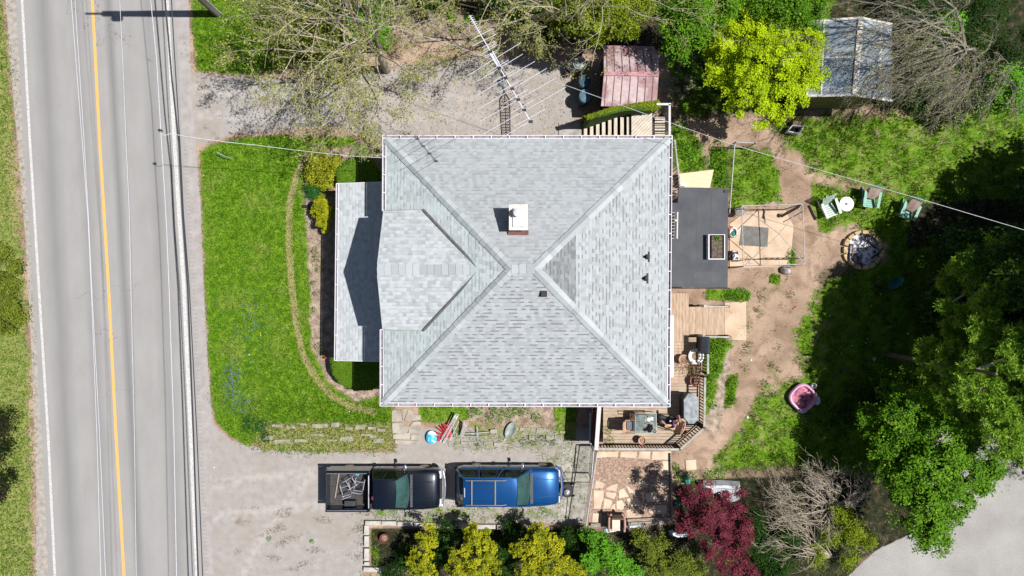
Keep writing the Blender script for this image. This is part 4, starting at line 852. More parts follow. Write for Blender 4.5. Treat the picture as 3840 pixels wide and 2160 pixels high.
m = MB(); m.box(bx0, bx0 + .07, cy - hw + .135, cy + hw - .135, .45, 1.22); m.build('tailgate', pk, tr, bevel=.02)
linr = mat('bed_liner', (.045, .042, .042), .8, .2, 6, .2); m = MB(); m.box(bx0 + .07, bx1 - .06, cy - hw + .13, cy + hw - .13, .6, .66)
for i in range(14): m.box(bx0 + .1, bx1 - .1, cy - .72 + i * .108, cy - .69 + i * .108, .66, .672)
m.build('bed_floor', linr, tr)
m = MB()
for s in (-1, 1): m.tube([(bx0 + .08, cy + s * (hw - .10), 1.33), (bx1 - .12, cy + s * (hw - .10), 1.33)], .024, .024, 8); [m.tube([(x, cy + s * (hw - .10), 1.26), (x, cy + s * (hw - .10), 1.33)], .02, .02, 6) for x in (bx0 + .1, (bx0 + bx1) / 2, bx1 - .15)]
m.tube([(bx1 - .04, cy - hw + .2, 1.31), (bx1 - .04, cy + hw - .2, 1.31)], .03, .03, 8); m.build('bed_rail', chrome, tr)
m = MB(); m.box(bx0 - .14, bx0 - .02, cy - hw + .05, cy + hw - .05, .45, .6); m.build('rear_bumper', chrome, tr, bevel=.02)
for s in (-1, 1): m = MB(); m.box(bx0 - .012, bx0 + .06, cy + s * (hw - .065) - .055, cy + s * (hw - .065) + .055, .8, 1.1); m.build('tail_light', redlamp, tr)
m = MB(); m.box(-6.07, -6.0, cy - .24, cy - .09, 1.655, 1.69); m.build('brake_light', mat('brake_lamp', (.16, .015, .03), .4, .2, 4), tr)
for x in (-7.35, -3.95):
    for s in (-1, 1): wheel(tr, x, cy + s * (hw - .12), s)
# things in the bed
sil = mat('silver_tube', (.66, .64, .72), .3, .1, 6, metal=.6)
def tubechair(x, y, z, rz, label):
    t = thing('metal_chair', (x, y, z), label, 'chair', 'metal chairs in the truck bed'); c_, s_ = math.cos(rz), math.sin(rz)
    def L(a, b, c): return (x + a * c_ - b * s_, y + a * s_ + b * c_, z + c)
    for s in (-1, 1):
        m = MB(); m.tube([L(.28, s * .2, .02), L(.22, s * .2, .30), L(-.22, s * .2, .34), L(-.30, s * .2, .05)], .017, .017, 6); m.build('leg_frame', sil, t)
    m = MB(); m.tube([L(-.2, -.2, .3), L(-.32, -.2, .62), L(-.32, .2, .62), L(-.2, .2, .3)], .017, .017, 6); m.tube([L(-.26, -.2, .45), L(-.26, .2, .45)], .014, .014, 6); m.tube([L(.1, -.2, .31), L(.1, .2, .31)], .014, .014, 6); m.build('back_frame', sil, t)
    return t
tubechair(-7.35, cy + .05, .72, 1.9, 'shiny tube frame chair lying nearest the tailgate in the truck bed'); tubechair(-7.15, cy + .3, .78, -2.6, 'shiny tube chair in the middle of the truck bed, on top of the others')
tubechair(-6.75, cy + .25, .68, 1.4, 'tube frame chair lying behind the cab in the truck bed')
m = MB(); m.box(-7.43, -6.96, cy - .74, cy - .50, .67, .98); o = m.build('toolbox', mat('black_box', (.035, .038, .042), .5, .1, 4), label='black plastic toolbox on the south side of the truck bed', cat='toolbox', bevel=.02)
m = MB(); m.bar((-7.9, cy - .45, .72), (-7.72, cy + .62, .74), .05, .03); m.build('wooden_pole', lg, label='thin wooden pole lying across the truck bed by the tailgate', cat='pole')
m = MB(); m.box(-6.95, -6.8, cy + .60, cy + .73, .68, .92); m.build('plastic_jug', mat('cyan_plastic', (.03, .35, .45), .4, .2, 6), label='small cyan plastic jug in the north front corner of the truck bed', cat='jug', bevel=.02)
m = MB(); m.bar((-6.5, cy - .4, .72), (-6.6, cy + .5, .76), .10, .03); m.bar((-6.62, cy - .3, .70), (-6.95, cy + .15, .72), .3, .04); m.build('folded_chair', trim, label='black folded chair frame against the front wall of the truck bed', cat='folding chair')
# blue wagon
cy = -8.83; bl = paint('metallic_blue_paint', (.002, .060, .20), .45); bd = paint('metallic_blue_spare', (.002, .060, .20), .45)  # second paint repeats the same blue and stays unused
sv = thing('estate_car', (-.1, cy, 0), 'metallic blue sport utility wagon with a roof rack and black trim', 'car')
hw = .875
m = MB(); m.loft([section(x, h, zb, zs, c, cy) for x, h, zb, zs, c in ((-2.50, hw - .12, .4, .95, 0), (-2.42, hw - .04, .36, 1.02, 0), (-2.2, hw, .35, 1.06, 0), (-1, hw, .33, 1.06, 0), (.2, hw, .33, 1.07, .0), (.85, hw, .33, 1.06, .03), (1.0, hw, .33, 1.04, .06), (1.5, hw - .02, .33, 1.0, .07), (1.9, hw - .06, .34, .94, .06), (2.08, hw - .12, .35, .84, .04))]); m.build('body', bl, sv)
m = MB(); pts = [(1.95, cy - hw + .04), (2.14, cy - hw + .2), (2.22, cy - .4), (2.25, cy), (2.22, cy + .4), (2.14, cy + hw - .2), (1.95, cy + hw - .04)]
for a, b in zip(pts[:-1], pts[1:]): m.bar((*a, .52), (*b, .52), .12, .24)
m.build('front_bumper', bl, sv, bevel=.03)
m = MB()
for a, b in zip(pts[:-1], pts[1:]): m.bar((a[0] - .035, a[1], .74), (b[0] - .035, b[1], .74), .06, .10)
m.build('grille', chrome, sv, bevel=.01)
for s in (-1, 1): m = MB(); m.box(1.98, 2.13, cy + s * .58 - .15, cy + s * .58 + .15, .68, .82); m.build('headlight', lampm, sv, bevel=.02)
for s in (-1, 1): m = MB(); m.bar((1.1, cy + s * .42, 1.105), (1.85, cy + s * .36, 1.02), .022, .014); m.build('bonnet_crease', bl, sv)
m = MB(); m.box(.80, .93, cy - .68, cy + .68, 1.07, 1.125); m.build('wiper_cowl', _M['cowl'], sv)
greenhouse(sv, cy, -2.44, -2.12, .24, .82, .80, .61, 1.06, 1.68, bl, [.30, .62])
mirrors(sv, .42, cy, hw - .01, 1.12); details(sv, cy, hw, -2.4, .82, 1.06, .95, 2.0, [-1.45, -.55, .55], (1.08, .92))
m = MB(); gr_ = mat('rack_grey', (.20, .21, .23), .4, .1, 5, metal=.3)
for s in (-1, 1): m.tube([(-2.0, cy + s * .53, 1.75), (-1.9, cy + s * .53, 1.79), (-.4, cy + s * .53, 1.80), (-.25, cy + s * .53, 1.74)], .022, .022, 8)
for x in (-1.73, -.72): m.bar((x, cy - .53, 1.80), (x, cy + .53, 1.80), .055, .03)
m.build('roof_rack', gr_, sv)
m = MB()
for i in range(5): m.box(-1.95, -.75, cy - .40 + i * .19, cy - .378 + i * .19, 1.755, 1.772)
m.build('roof_slat', mat('slat_navy', (.004, .02, .07), .4, .1, 4), sv)
m = MB(); m.box(-2.06, -2.03, cy - .2, cy + .2, 1.735, 1.75); m.build('brake_light', mat('pale_lamp', (.42, .45, .52), .3, .1, 4), sv)
m = MB(); m.box(-2.56, -2.42, cy - hw + .04, cy + hw - .04, .42, .66); m.build('rear_bumper', trim, sv, bevel=.03)
for s in (-1, 1): m = MB(); m.box(-2.51, -2.42, cy + s * .70 - .07, cy + s * .70 + .07, .78, 1.02); m.build('tail_light', redlamp, sv, bevel=.01)
for x in (-1.6, 1.38):
    for s in (-1, 1): wheel(sv, x, cy + s * (hw - .12), s)
# lawn mower in front of the wagon
lm = thing('lawn_mower', (*P(2127, 1840, 0)[:2], 0), 'black lawn mower standing in front of the blue wagon', 'lawn mower'); q = P(2127, 1840, .25)
m = MB(); m.prism([(q[0] + .27 * math.cos(a) * (1.1 if math.cos(a) > 0 else 1), q[1] + .33 * math.sin(a)) for a in [2 * math.pi * k / 16 for k in range(16)]], .10, .24, bev=.03); m.build('deck', trim, lm)
m = MB(); m.lathe((q[0] - .02, q[1] - .05, .24), [(.14, 0), (.15, .08), (.13, .13), (.05, .15)], 16); m.build('engine', mat('engine_grey', (.16, .16, .17), .5, .3, 10, metal=.4), lm)
m = MB(); m.lathe((q[0] + .0, q[1] - .07, .39), [(.05, 0), (.04, .03)], 12); m.build('starter_cap', white, lm)
for dx in (-.26, .26):
    for dy in (-.27, .27): m = MB(); m.tube([(q[0] + dx, q[1] + dy - .03, .1), (q[0] + dx, q[1] + dy + .03, .1)], .1, .1, 14); m.build('wheel', rubber, lm)
m = MB(); m.tube([(q[0] - .2, q[1] + .25, .2), (q[0] - .18, q[1] + .85, .75), (q[0] - .18, q[1] + 1.0, .85)], .013, .013, 6); m.tube([(q[0] + .22, q[1] + .25, .2), (q[0] + .2, q[1] + .85, .75), (q[0] + .2, q[1] + 1.0, .85)], .013, .013, 6); m.tube([(q[0] - .18, q[1] + 1.0, .85), (q[0] + .2, q[1] + 1.0, .85)], .015, .015, 6); m.tube([(q[0] - .19, q[1] + .6, .52), (q[0] + .21, q[1] + .6, .52)], .01, .01, 6); m.build('handle', trim, lm)
m = MB(); m.prism([(q[0] - .33, q[1] - .02), (q[0] - .22, q[1] + .1), (q[0] - .2, q[1] + .22), (q[0] - .33, q[1] + .12)], .22, .27); m.build('discharge_flap', mat('yellow_plastic', (.6, .42, .06), .5, .1, 5), lm)
# ------------------------------------------------------------------ poles, wires, antenna
pm = mat('pole_wood', (.15, .125, .10), .9, .25, 8, .2, stretch=(1, 1, .1)); dk = mat('dark_cable', (.035, .035, .04), .6, .1, 5); gcab = mat('grey_cable', (.42, .43, .44), .5, .1, 5); al = mat('bright_cable', (.50, .50, .54), .45, .1, 5)
up = thing('utility_pole', (*P(816, 52, 0)[:2], 0), 'grey wooden utility pole at the top edge beside the road', 'utility pole')
q = P(816, 52, 0); m = MB(); m.tube([(q[0], q[1], 0), (q[0], q[1], 9.4)], .17, .13, 14); m.build('pole', pm, up)
m = MB(); m.bar((q[0] - 1.1, q[1], 8.9), (q[0] + 1.1, q[1], 8.9), .10, .12); m.build('crossarm', pm, up)
m = MB(); m.lathe((q[0], q[1] - .22, 8.0), [(.05, 0), (.14, .03), (.14, .55), (.06, .62)], 16); m.build('transformer', mat('grey_steel', (.30, .32, .33), .5, .1, 5), up)
m = MB(); m.tube([(q[0] + .19, q[1] - .02, 0), (q[0] + .17, q[1] - .02, 6)], .035, .035, 8); m.build('conduit', mat('grey_pvc', (.35, .38, .40), .6, .1, 4), up)
def wire(label, pts, z, r, m, name='overhead_wire', cat='wire', group=None, zs=None):
    (x0_, y0_), (x1_, y1_) = pts[0], pts[1]; (xa, ya), (xb, yb_) = pts[-2], pts[-1]; L = list(pts)
    if y0_ <= 5 and zs is None: L = [(x0_ - (x1_ - x0_) * 700 / (y1_ - y0_), y0_ - 700)] + L
    if yb_ >= 2150 and zs is None: L = L + [(xb + (xb - xa) * 700 / (yb_ - ya), yb_ + 700)]
    w = MB(); w.tube([P(a, b, zs[i] if zs else z) for i, (a, b) in enumerate(L)], r, r, 6); return w.build(name, m, label=label, cat=cat, group=group)
wire('bright overhead wire left of the yellow line, the western of the crossing pair', [(267, 0), (309, 540), (330, 820), (342, 1080), (363, 1620), (378, 2160)], 8.6, .0075, al)
wire('bright overhead wire left of the yellow line, the eastern of the crossing pair', [(281, 0), (316, 540), (332, 820), (344, 1080), (373, 1620), (396, 2160)], 8.9, .0075, al)
wire('single bright overhead wire just right of the yellow line', [(449, 0), (462, 270), (473, 540), (485, 800), (491, 1080), (504, 1620), (511, 2160)], 8.6, .0075, al)
wire('thin overhead wire over the right lane with the service line clamped to it', [(565, 0), (587, 220), (600, 440), (606, 540), (616, 700), (625, 860), (634, 1080), (652, 1620), (662, 2160)], 6.6, .011, al)
wire('thick dark cable above the right white edge line', [(619, 0), (645, 300), (671, 540), (684, 800), (704, 1080), (725, 1620), (743, 2160)], 5.6, .032, dk, 'overhead_cable', 'cable')
wire('dark cable running just east of the thick cable above the road shoulder', [(643, 0), (654, 200), (675, 540), (688, 800), (710, 1080), (738, 1620), (760, 2160)], 5.5, .02, dk, 'overhead_cable', 'cable')
wire('service wire sagging from the road line to the front corner of the house', [(602, 497), (616, 508), (640, 501), (700, 512), (850, 533), (960, 544), (1100, 562), (1300, 584), (1442, 592)], 5, .011, gcab, 'service_wire', zs=[6.5, 6.4, 6.3, 6.1, 5.6, 5.3, 5.0, 4.6, 4.4])
m = MB(); q = P(602, 490, 6.55); m.lathe((q[0], q[1], 6.45), [(.02, 0), (.06, .05), (.05, .2), (.01, .25)], 8); m.build('wire_clamp', dk, label='small black clamp on the wire where the service line branches off', cat='clamp')
wire('bright cable crossing the back yard from the trees to the right edge', [(1000, -30), (1083, 4), (1247, 48), (1500, 110), (1700, 168), (1803, 207), (1942, 257), (2145, 328), (2450, 438), (2755, 545), (3100, 645), (3470, 752), (3840, 862), (4100, 930)], 6.4, .0085, gcab, 'yard_cable', 'cable', zs=[6.4] * 14)
# antenna on its lattice tower
rust = mat('rusty_steel', (.075, .05, .042), .7, .4, 12); zt = 11.2
ant = thing('television_antenna', P(1884, 300, zt), 'large television antenna with many thin rods pointing to the trees', 'antenna')
Z = lambda x, y: (1700 + x / 2.898, 30 + y / 2.898)
m = MB(); m.bar(P(*Z(178, 80), zt), P(*Z(842, 1238), zt), .026, .03); m.bar(P(*Z(385, 470), zt), P(*Z(500, 665), zt), .03, .03); m.bar(P(*Z(425, 470), zt), P(*Z(530, 660), zt), .03, .03); m.build('boom', al, ant)
E = [(195,345,435,220),(215,410,465,285),(310,430,455,360),(318,468,470,382),(320,495,480,400),(335,530,475,460),(345,545,470,480),(155,735,735,375),(380,695,600,565),(255,800,755,500),(440,800,675,670),(260,945,885,580),(495,915,745,780),(262,1105,1015,655),(555,1035,810,885),(290,1235,1120,757),(620,1145,885,995),(325,1370,1225,860),(660,1285,995,1100),(480,1435,870,1210)]
for i in range(9): t_ = i / 9; x = 185 + 115 * t_; y = 92 + 190 * t_; E.append((x - 22, y + 14, x + 22, y - 14))
for x0_, y0_, x1_, y1_ in E:
    m = MB(); m.tube([P(*Z(x0_, y0_), zt + .03), P(*Z(x1_, y1_), zt + .03)], .0085, .0085, 6); m.build('antenna_rod', al, ant)
for x, y in ((568, 765), (640, 880), (705, 998), (770, 1112), (840, 1235), (500, 655), (400, 480)): q = P(*Z(x, y), zt); m = MB(); m.box(q[0] - .06, q[0] + .06, q[1] - .035, q[1] + .035, zt - .03, zt + .05); m.build('insulator', trim, ant)
at_ = thing('antenna_tower', (*P(1905, 560, 0)[:2], 0), 'rusty triangular lattice tower standing against the north wall', 'tower')
tx, ty = P(1900, 575, 0)[0], 6.18; m = MB(); c3 = [(tx - .17, ty - .08), (tx + .17, ty - .08), (tx, ty + .2)]
for a in c3: m.tube([(*a, 0), (*a, 9.0), (tx, ty, 9.75)], .022, .018, 6)
z = .3
while z < 9: 
    for a, b in ((0, 1), (1, 2), (2, 0)): m.tube([(*c3[a], z), (*c3[b], z)], .012, .012, 5); 0
    z += .45
m.build('lattice', rust, at_); qa = P(1882, 272, zt)
m = MB(); m.tube([(tx, ty, 9.6), (tx - .06, ty + .02, 10.4), (qa[0] + .02, qa[1], zt)], .028, .025, 8); m.build('mast', rust, at_)
m = MB(); q = P(1876, 315, 10.6); m.lathe((tx - .10, ty + .06, 10.35), [(.09, 0), (.11, .05), (.11, .2), (.06, .26)], 12); m.build('rotor', mat('rotor_grey', (.15, .17, .2), .5, .2, 5), at_)
# ------------------------------------------------------------------ furniture and things outside
def local(px, py, z, rz):
    o = Vector(P(px, py, z)); o.z = z; c_, s_ = math.cos(rz), math.sin(rz)
    return o, lambda a, b, c: (o.x + a * c_ - b * s_, o.y + a * s_ + b * c_, z + c)
def adirondack(px, py, rz, m_, label, slats=7):
    """facing -y before it is turned"""
    o, L = local(px, py, 0, rz); t = thing('garden_chair', (o.x, o.y, 0), label, 'chair')
    for s in (-1, 1):
        m = MB(); m.bar(L(s * .31, -.42, .58), L(s * .33, .30, .62), .13, .025); m.build('armrest', m_, t, bevel=.01)
        m = MB(); m.bar(L(s * .27, -.32, 0), L(s * .29, -.34, .57), .09, .035); m.build('front_leg', m_, t)
        m = MB(); m.bar(L(s * .25, -.36, .36), L(s * .24, .52, .03), .035, .11); m.build('rear_leg', m_, t)
    m = MB()
    for i in range(6): y = -.38 + i * .098; z = .40 - i * .028; m.bar(L(-.25, y, z), L(.25, y, z), .078, .02)
    m.build('seat', m_, t)
    m = MB()
    for i in range(slats): u = (i - (slats - 1) / 2) / ((slats - 1) / 2); m.bar(L(u * .20, .16, .24), L(u * .28, .50, .98 - .09 * u * u), .062, .02, (0, -1, .5))
    m.bar(L(-.26, .36, .62), L(.26, .36, .62), .03, .05); m.build('backrest', m_, t)
    return t, L
pale_g = mat('pale_green_plastic', (.40, .50, .42), .55, .08, 5); teal_g = mat('green_plastic', (.17, .34, .27), .6, .12, 5); cushm = mat('tan_cushion', (.32, .23, .19), .9, .12, 7, .1)
adirondack(3094, 783, math.radians(22), pale_g, 'pale green slatted garden chair left of the round white table')
def cushion(L, label):
    m = MB(); n = 9; rows = []
    for j in range(n):
        v = j / (n - 1); y = -.02 + v * .40; z = .40 + v * .42; rows.append([L(-.25 + .5 * i / 8 + (.02 * math.sin(v * 5)), y + .01 * math.sin(i), z + .035 * math.sin(math.pi * i / 8) * math.sin(math.pi * v) + .055) for i in range(9)])
    top = rows; bot = [[(p[0], p[1], p[2] - .06) for p in r] for r in rows]
    m.loft(top, caps=False); m.loft([r[::-1] for r in bot], caps=False)
    for r1, r2 in ((top, bot),): m.loft([[q[0] for q in r1], [q[0] for q in r2]], caps=False); m.loft([[q[-1] for q in r2], [q[-1] for q in r1]], caps=False); m.loft([r1[-1], r2[-1]], caps=False); m.loft([r2[0], r1[0]], caps=False)
    m.build('cushion', cushm, label=label, cat='cushion')
_, L = adirondack(3246, 748, math.radians(-8), teal_g, 'sea green slatted garden chair right of the round white table'); cushion(L, 'tan cushion on the green chair beside the round white table')
_, L = adirondack(3388, 792, math.radians(-22), teal_g, 'sea green slatted garden chair at the edge of the pine shadow'); cushion(L, 'tan cushion on the green chair at the edge of the pine shadow')
t = thing('side_table', (*P(3175, 765, 0)[:2], 0), 'round white table between two garden chairs', 'table'); q = P(3175, 765, .5)
m = MB(); m.lathe((q[0], q[1], .47), [(.30, 0), (.325, .015), (.325, .03), (.30, .04), (.04, .035), (.035, .03)], 32); m.build('table_top', mat('white_plastic', (.72, .68, .70), .5, .04, 3), t)
m = MB(); m.lathe((q[0], q[1], 0), [(.2, 0), (.06, .06), (.04, .47)], 16); m.build('leg', _M['white_plastic'], t)
m = MB(); m.lathe((q[0] - .01, q[1], .507), [(.025, 0), (.05, .01), (.045, .07), (.02, .09)], 14); m.build('table_cap', mat('grey_blue_cap', (.25, .25, .38), .5, .1, 5), label='small grey cap in the middle of the round white table', cat='cap')
# fire pit
q = P(3238, 937, .15); fp = thing('fire_pit', (q[0], q[1], 0), 'round stone fire pit filled with pale ash', 'fire pit'); n = 15
tan2 = mat('pit_stone', (.40, .29, .16), .9, .25, 5, .2)
for i in range(n):
    a0, a1 = 2 * math.pi * i / n + .03, 2 * math.pi * (i + .93) / n; ro = .90 + R.uniform(-.03, .04); ri = .74
    poly = [(q[0] + r * math.cos(a), q[1] + r * math.sin(a)) for r, a in ((ri, a0), (ro, a0), (ro * 1.01, (a0 + a1) / 2), (ro, a1), (ri, a1))]
    m = MB(); m.prism(poly, 0, .17 + R.uniform(-.03, .04), bev=.015); m.build('ring_stone', tan2, fp)
ash = mat('ash', (.11, .115, .13), .95, .4, 4, .3, col2=(.60, .58, .62), lo=.42, hi=.58)
m = MB(); m.lathe((q[0], q[1], .0), [(.74, .02), (.5, .07), (.2, .10), (.01, .11)], 28); m.build('ash_bed', ash, fp)
char = mat('charred_wood', (.018, .018, .022), .85, .5, 9, .2); brl = mat('brown_log', (.12, .075, .05), .9, .3, 7, .2)
for (x0_, y0_, x1_, y1_, r, mm, lab) in ((3186, 915, 3184, 975, .055, char, 'thick black charred log on the west side of the fire pit'), (3197, 915, 3195, 968, .045, brl, 'brown log lying beside the charred log in the fire pit'), (3238, 924, 3276, 884, .025, char, 'thin black stick pointing north-east out of the fire pit ash'),
    (3252, 930, 3272, 895, .022, brl, 'thin brown stick in the north-east part of the fire pit'), (3192, 1012, 3228, 965, .022, brl, 'long grey stick leaning over the south-west rim of the fire pit'), (3290, 960, 3312, 928, .03, char, 'charred stick near the eastern rim of the fire pit'),
    (3225, 875, 3245, 882, .04, char, 'short charred piece by the north rim of the fire pit'), (3268, 968, 3296, 950, .05, char, 'lump of charcoal in the south-east part of the fire pit'), (3232, 1002, 3230, 985, .045, char, 'short charred stub by the south rim of the fire pit')):
    m = MB(); m.tube([P(x0_, y0_, .17), P((x0_ + x1_) / 2 + R.uniform(-1, 1), (y0_ + y1_) / 2, .19), P(x1_, y1_, .2)], r, r * .8, 7); m.build('log', mm, label=lab, cat='log')
for i in range(26):
    a = R.uniform(0, 6.28); r = R.uniform(.3, .68); m = MB(); c = Vector((q[0] + r * math.cos(a), q[1] + r * math.sin(a), .12)); d = Vector((R.uniform(-1, 1), R.uniform(-1, 1), .1)).normalized() * R.uniform(.04, .13)
    m.tube([c - d, c + d], R.uniform(.012, .035), .01, 5); m.build('charcoal', char if i % 3 else ash, fp)
# pink tub
tb = thing('sandbox', (*P(3020, 1492, 0)[:2], 0), 'rounded pink plastic sandbox with white side lobes in the grass', 'sandbox')
pk2 = mat('pink_plastic', (.46, .25, .36), .45, .1, 4); c = P(3014, 1492, .3)
def sq(r, z, k=.055, off=(0, 0)): return [(c[0] + off[0] + 1.1 * r * (1 + k * math.cos(4 * a)) * math.cos(a), c[1] + off[1] + 1.1 * r * (1 + k * math.cos(4 * a)) * math.sin(a), z) for a in [2 * math.pi * i / 40 for i in range(40)]]
m = MB(); m.loft([sq(.46, .0), sq(.55, .06), sq(.56, .25), sq(.52, .30), sq(.46, .29), sq(.43, .12), sq(.40, .08)], closed=True); m.build('basin', pk2, tb)
m = MB(); m.loft([sq(.435, .14), sq(.25, .16), sq(.02, .17)], closed=True); m.build('sand', mat('dirty_pink_sand', (.10, .025, .06), .8, .3, 4, .1, col2=(.50, .17, .22), lo=.38, hi=.62), tb)
lob = mat('pale_lilac_plastic', (.50, .50, .60), .4, .08, 5)
for px, py, rx, ry in ((3066, 1502, .16, .22), (3010, 1541, .22, .12)): m = MB(); e = P(px, py, .15); ellipsoid(m, (e[0], e[1], .05), rx, ry, .2, 18, 6, 0); m.build('seat_lobe', lob, tb)
m = MB(); e = P(3057, 1448, .3); m.lathe((e[0], e[1], 0), [(.11, 0), (.12, .2), (.10, .21), (.09, .06), (.02, .05)], 18); m.build('bucket', mat('grey_white', (.45, .45, .47), .5, .1, 5), label='small whitish bucket by the rim of the pink sandbox', cat='bucket')
# kennel frame: pipes with crossed braces
kf = thing('canopy_frame', (*P(2900, 900, 0)[:2], 0), 'bare rusty pipe canopy frame with crossed roof braces over a concrete slab', 'canopy frame')
pip = mat('grey_pipe', (.34, .30, .29), .5, .25, 9); zk = 2.1
nw, ne, se, sw = [Vector(P(*v, zk)) for v in ((2782, 772), (3010, 765), (3018, 990), (2788, 1000))]; ce = Vector(P(2922, 877, 2.5))
def rod(a, b, r=.02, nm='frame_pipe', mm=pip): m = MB(); m.tube([a, b], r, r, 6); m.build(nm, mm, kf)
for a, b in ((nw, ne), (ne, se), (se, sw), (sw, nw)): rod(a, b)
for a in (nw, ne, se, sw): rod(a, ce, .016, 'roof_brace'); rod(a, (a.x, a.y, 0), .022, 'post', rust)
for a, b in ((ne, Vector(P(2945, 795, 1.1))), (se, Vector(P(2868, 988, 1.9)))): pass
for (x0_, x1_, y, n) in ((2862, 3016, 967, 7), (2760, 2786, 976, 2)):
    m = MB(); a, b = Vector(P(x0_, y, 1.2)), Vector(P(x1_, y, 1.2)); m.tube([a, b], .015, .015, 5); a2, b2 = Vector((a.x, a.y - .02, .5)), Vector((b.x, b.y - .02, .5)); m.tube([a2, b2], .015, .015, 5)
    for i in range(n + 1): m.tube([a.lerp(b, i / n), a2.lerp(b2, i / n)], .012, .012, 5)
    m.build('side_panel', rust, kf)
m = MB(); a, b = Vector(P(2928, 812, .9)), Vector(P(3008, 768, 1.8)); m.bar(a, b, .12, .02); m.bar(a + Vector((.1, -.25, 0)), b + Vector((0, -.3, 0)), .03, .03); m.build('leaning_panel', rust, kf)
rm_ = mat('grey_rubber_mat', (.105, .105, .095), .9, .25, 4, .1, col2=(.155, .15, .135)); MB().prism(PP([(2782, 846), (2882, 854), (2878, 926), (2772, 920)], .05), .045, .06).build('rubber_mat', rm_, label='square grey rubber mat lying on the concrete slab under the pipe frame', cat='mat')
# play things
ty = thing('ride_on_toy', (*P(2748, 870, 0)[:2], 0), 'white and green plastic toy with a pink panel beside the lean-to roof', 'toy'); c = P(2748, 872, .2)
m = MB(); m.loft([[(c[0] + rr * math.cos(a) * .9, c[1] + rr * math.sin(a) * 1.15, z) for a in [2 * math.pi * i / 20 for i in range(20)]] for rr, z in ((.16, 0), (.21, .08), (.2, .34), (.15, .36), (.13, .2))], closed=True); m.build('shell', mat('white_toy', (.62, .62, .6), .4, .1, 8), ty)
m = MB(); ellipsoid(m, (c[0] + .02, c[1] - .05, .2), .10, .14, .10, 14, 5, 0); m.build('seat', mat('toy_green', (.02, .16, .10), .4, .2, 6), ty)
m = MB(); m.bar((c[0] - .23, c[1] + .22, .3), (c[0] - .05, c[1] + .20, .34), .16, .03); m.build('panel', mat('toy_pink', (.32, .09, .11), .5, .2, 6), ty)
cowm = mat('black_white_patches', (.02, .015, .03), .6, .1, 5, col2=(.72, .70, .74), lo=.49, hi=.53, detail=1)
bg = thing('spotted_bag', (*P(2752, 958, 0)[:2], 0), 'black and white spotted cushion bag on the dirt beside the lean-to', 'bag'); c = P(2752, 958, .3)
m = MB(); m.loft([[(c[0] + rr * math.cos(a) * (1 + .25 * abs(math.sin(2 * a))) * .85, c[1] + rr * math.sin(a) * (1 + .25 * abs(math.sin(2 * a))) * 1.1, z) for a in [2 * math.pi * i / 24 for i in range(24)]] for rr, z in ((.14, 0), (.19, .1), (.19, .38), (.14, .46), (.02, .48))], closed=True); m.build('bag', cowm, bg)
m = MB(); m.tube([(c[0] - .06, c[1] + .12, .46), (c[0], c[1] + .14, .54), (c[0] + .08, c[1] + .12, .46)], .012, .012, 6); m.build('handle', trim, bg)
gb = thing('grill', (*P(2772, 790, 0)[:2], 0), 'small grey charcoal grill at the north west corner of the pipe frame', 'grill'); c = P(2775, 793, .5)
m = MB(); m.lathe((c[0], c[1], .35), [(.02, 0), (.2, .05), (.22, .15), (.20, .16), (.02, .13)], 20); m.build('bowl', mat('grill_grey', (.14, .135, .12), .6, .4, 10), gb)
for k in range(3): m = MB(); a = k * 2.1; m.tube([(c[0] + .12 * math.cos(a), c[1] + .12 * math.sin(a), .38), (c[0] + .26 * math.cos(a), c[1] + .26 * math.sin(a), 0)], .012, .012, 5); m.build('leg', trim, gb)
sb = thing('garbage_bag', (*P(2949, 1014, 0)[:2], 0), 'lumpy whitish bag slumped south of the pipe frame', 'bag'); c = P(2949, 1014, .2); rr_ = random.Random(4)
m = MB(); ring = [rr_.uniform(.85, 1.15) for _ in range(18)]; m.loft([[(c[0] + .22 * k * ring[i] * math.cos(a), c[1] + .19 * k * ring[i] * math.sin(a), z) for i, a in enumerate([2 * math.pi * i / 18 for i in range(18)])] for k, z in ((.9, 0), (1.05, .1), (.85, .25), (.4, .36), (.12, .42))], closed=True); m.build('bag', mat('grey_white_bag', (.42, .39, .37), .6, .2, 6, .3), sb)
m = MB(); m.bar((c[0] - .06, c[1] + .15, .3), (c[0] + .1, c[1] + .13, .34), .08, .03); m.build('label_patch', mat('navy_plastic', (.04, .06, .14), .5, .2, 5), sb)
hf = thing('dog_figure', (*P(2936, 806, 0)[:2], 0), 'small pinkish white ball on the slab edge under the pipe frame', 'ball'); c = P(2936, 806, .3); m = MB(); ellipsoid(m, (c[0], c[1], .2), .09, .10, .09, 14, 8); m.build('ball', mat('pinkish_ball', (.52, .36, .30), .6, .3, 10), hf); hf.name = 'ball'
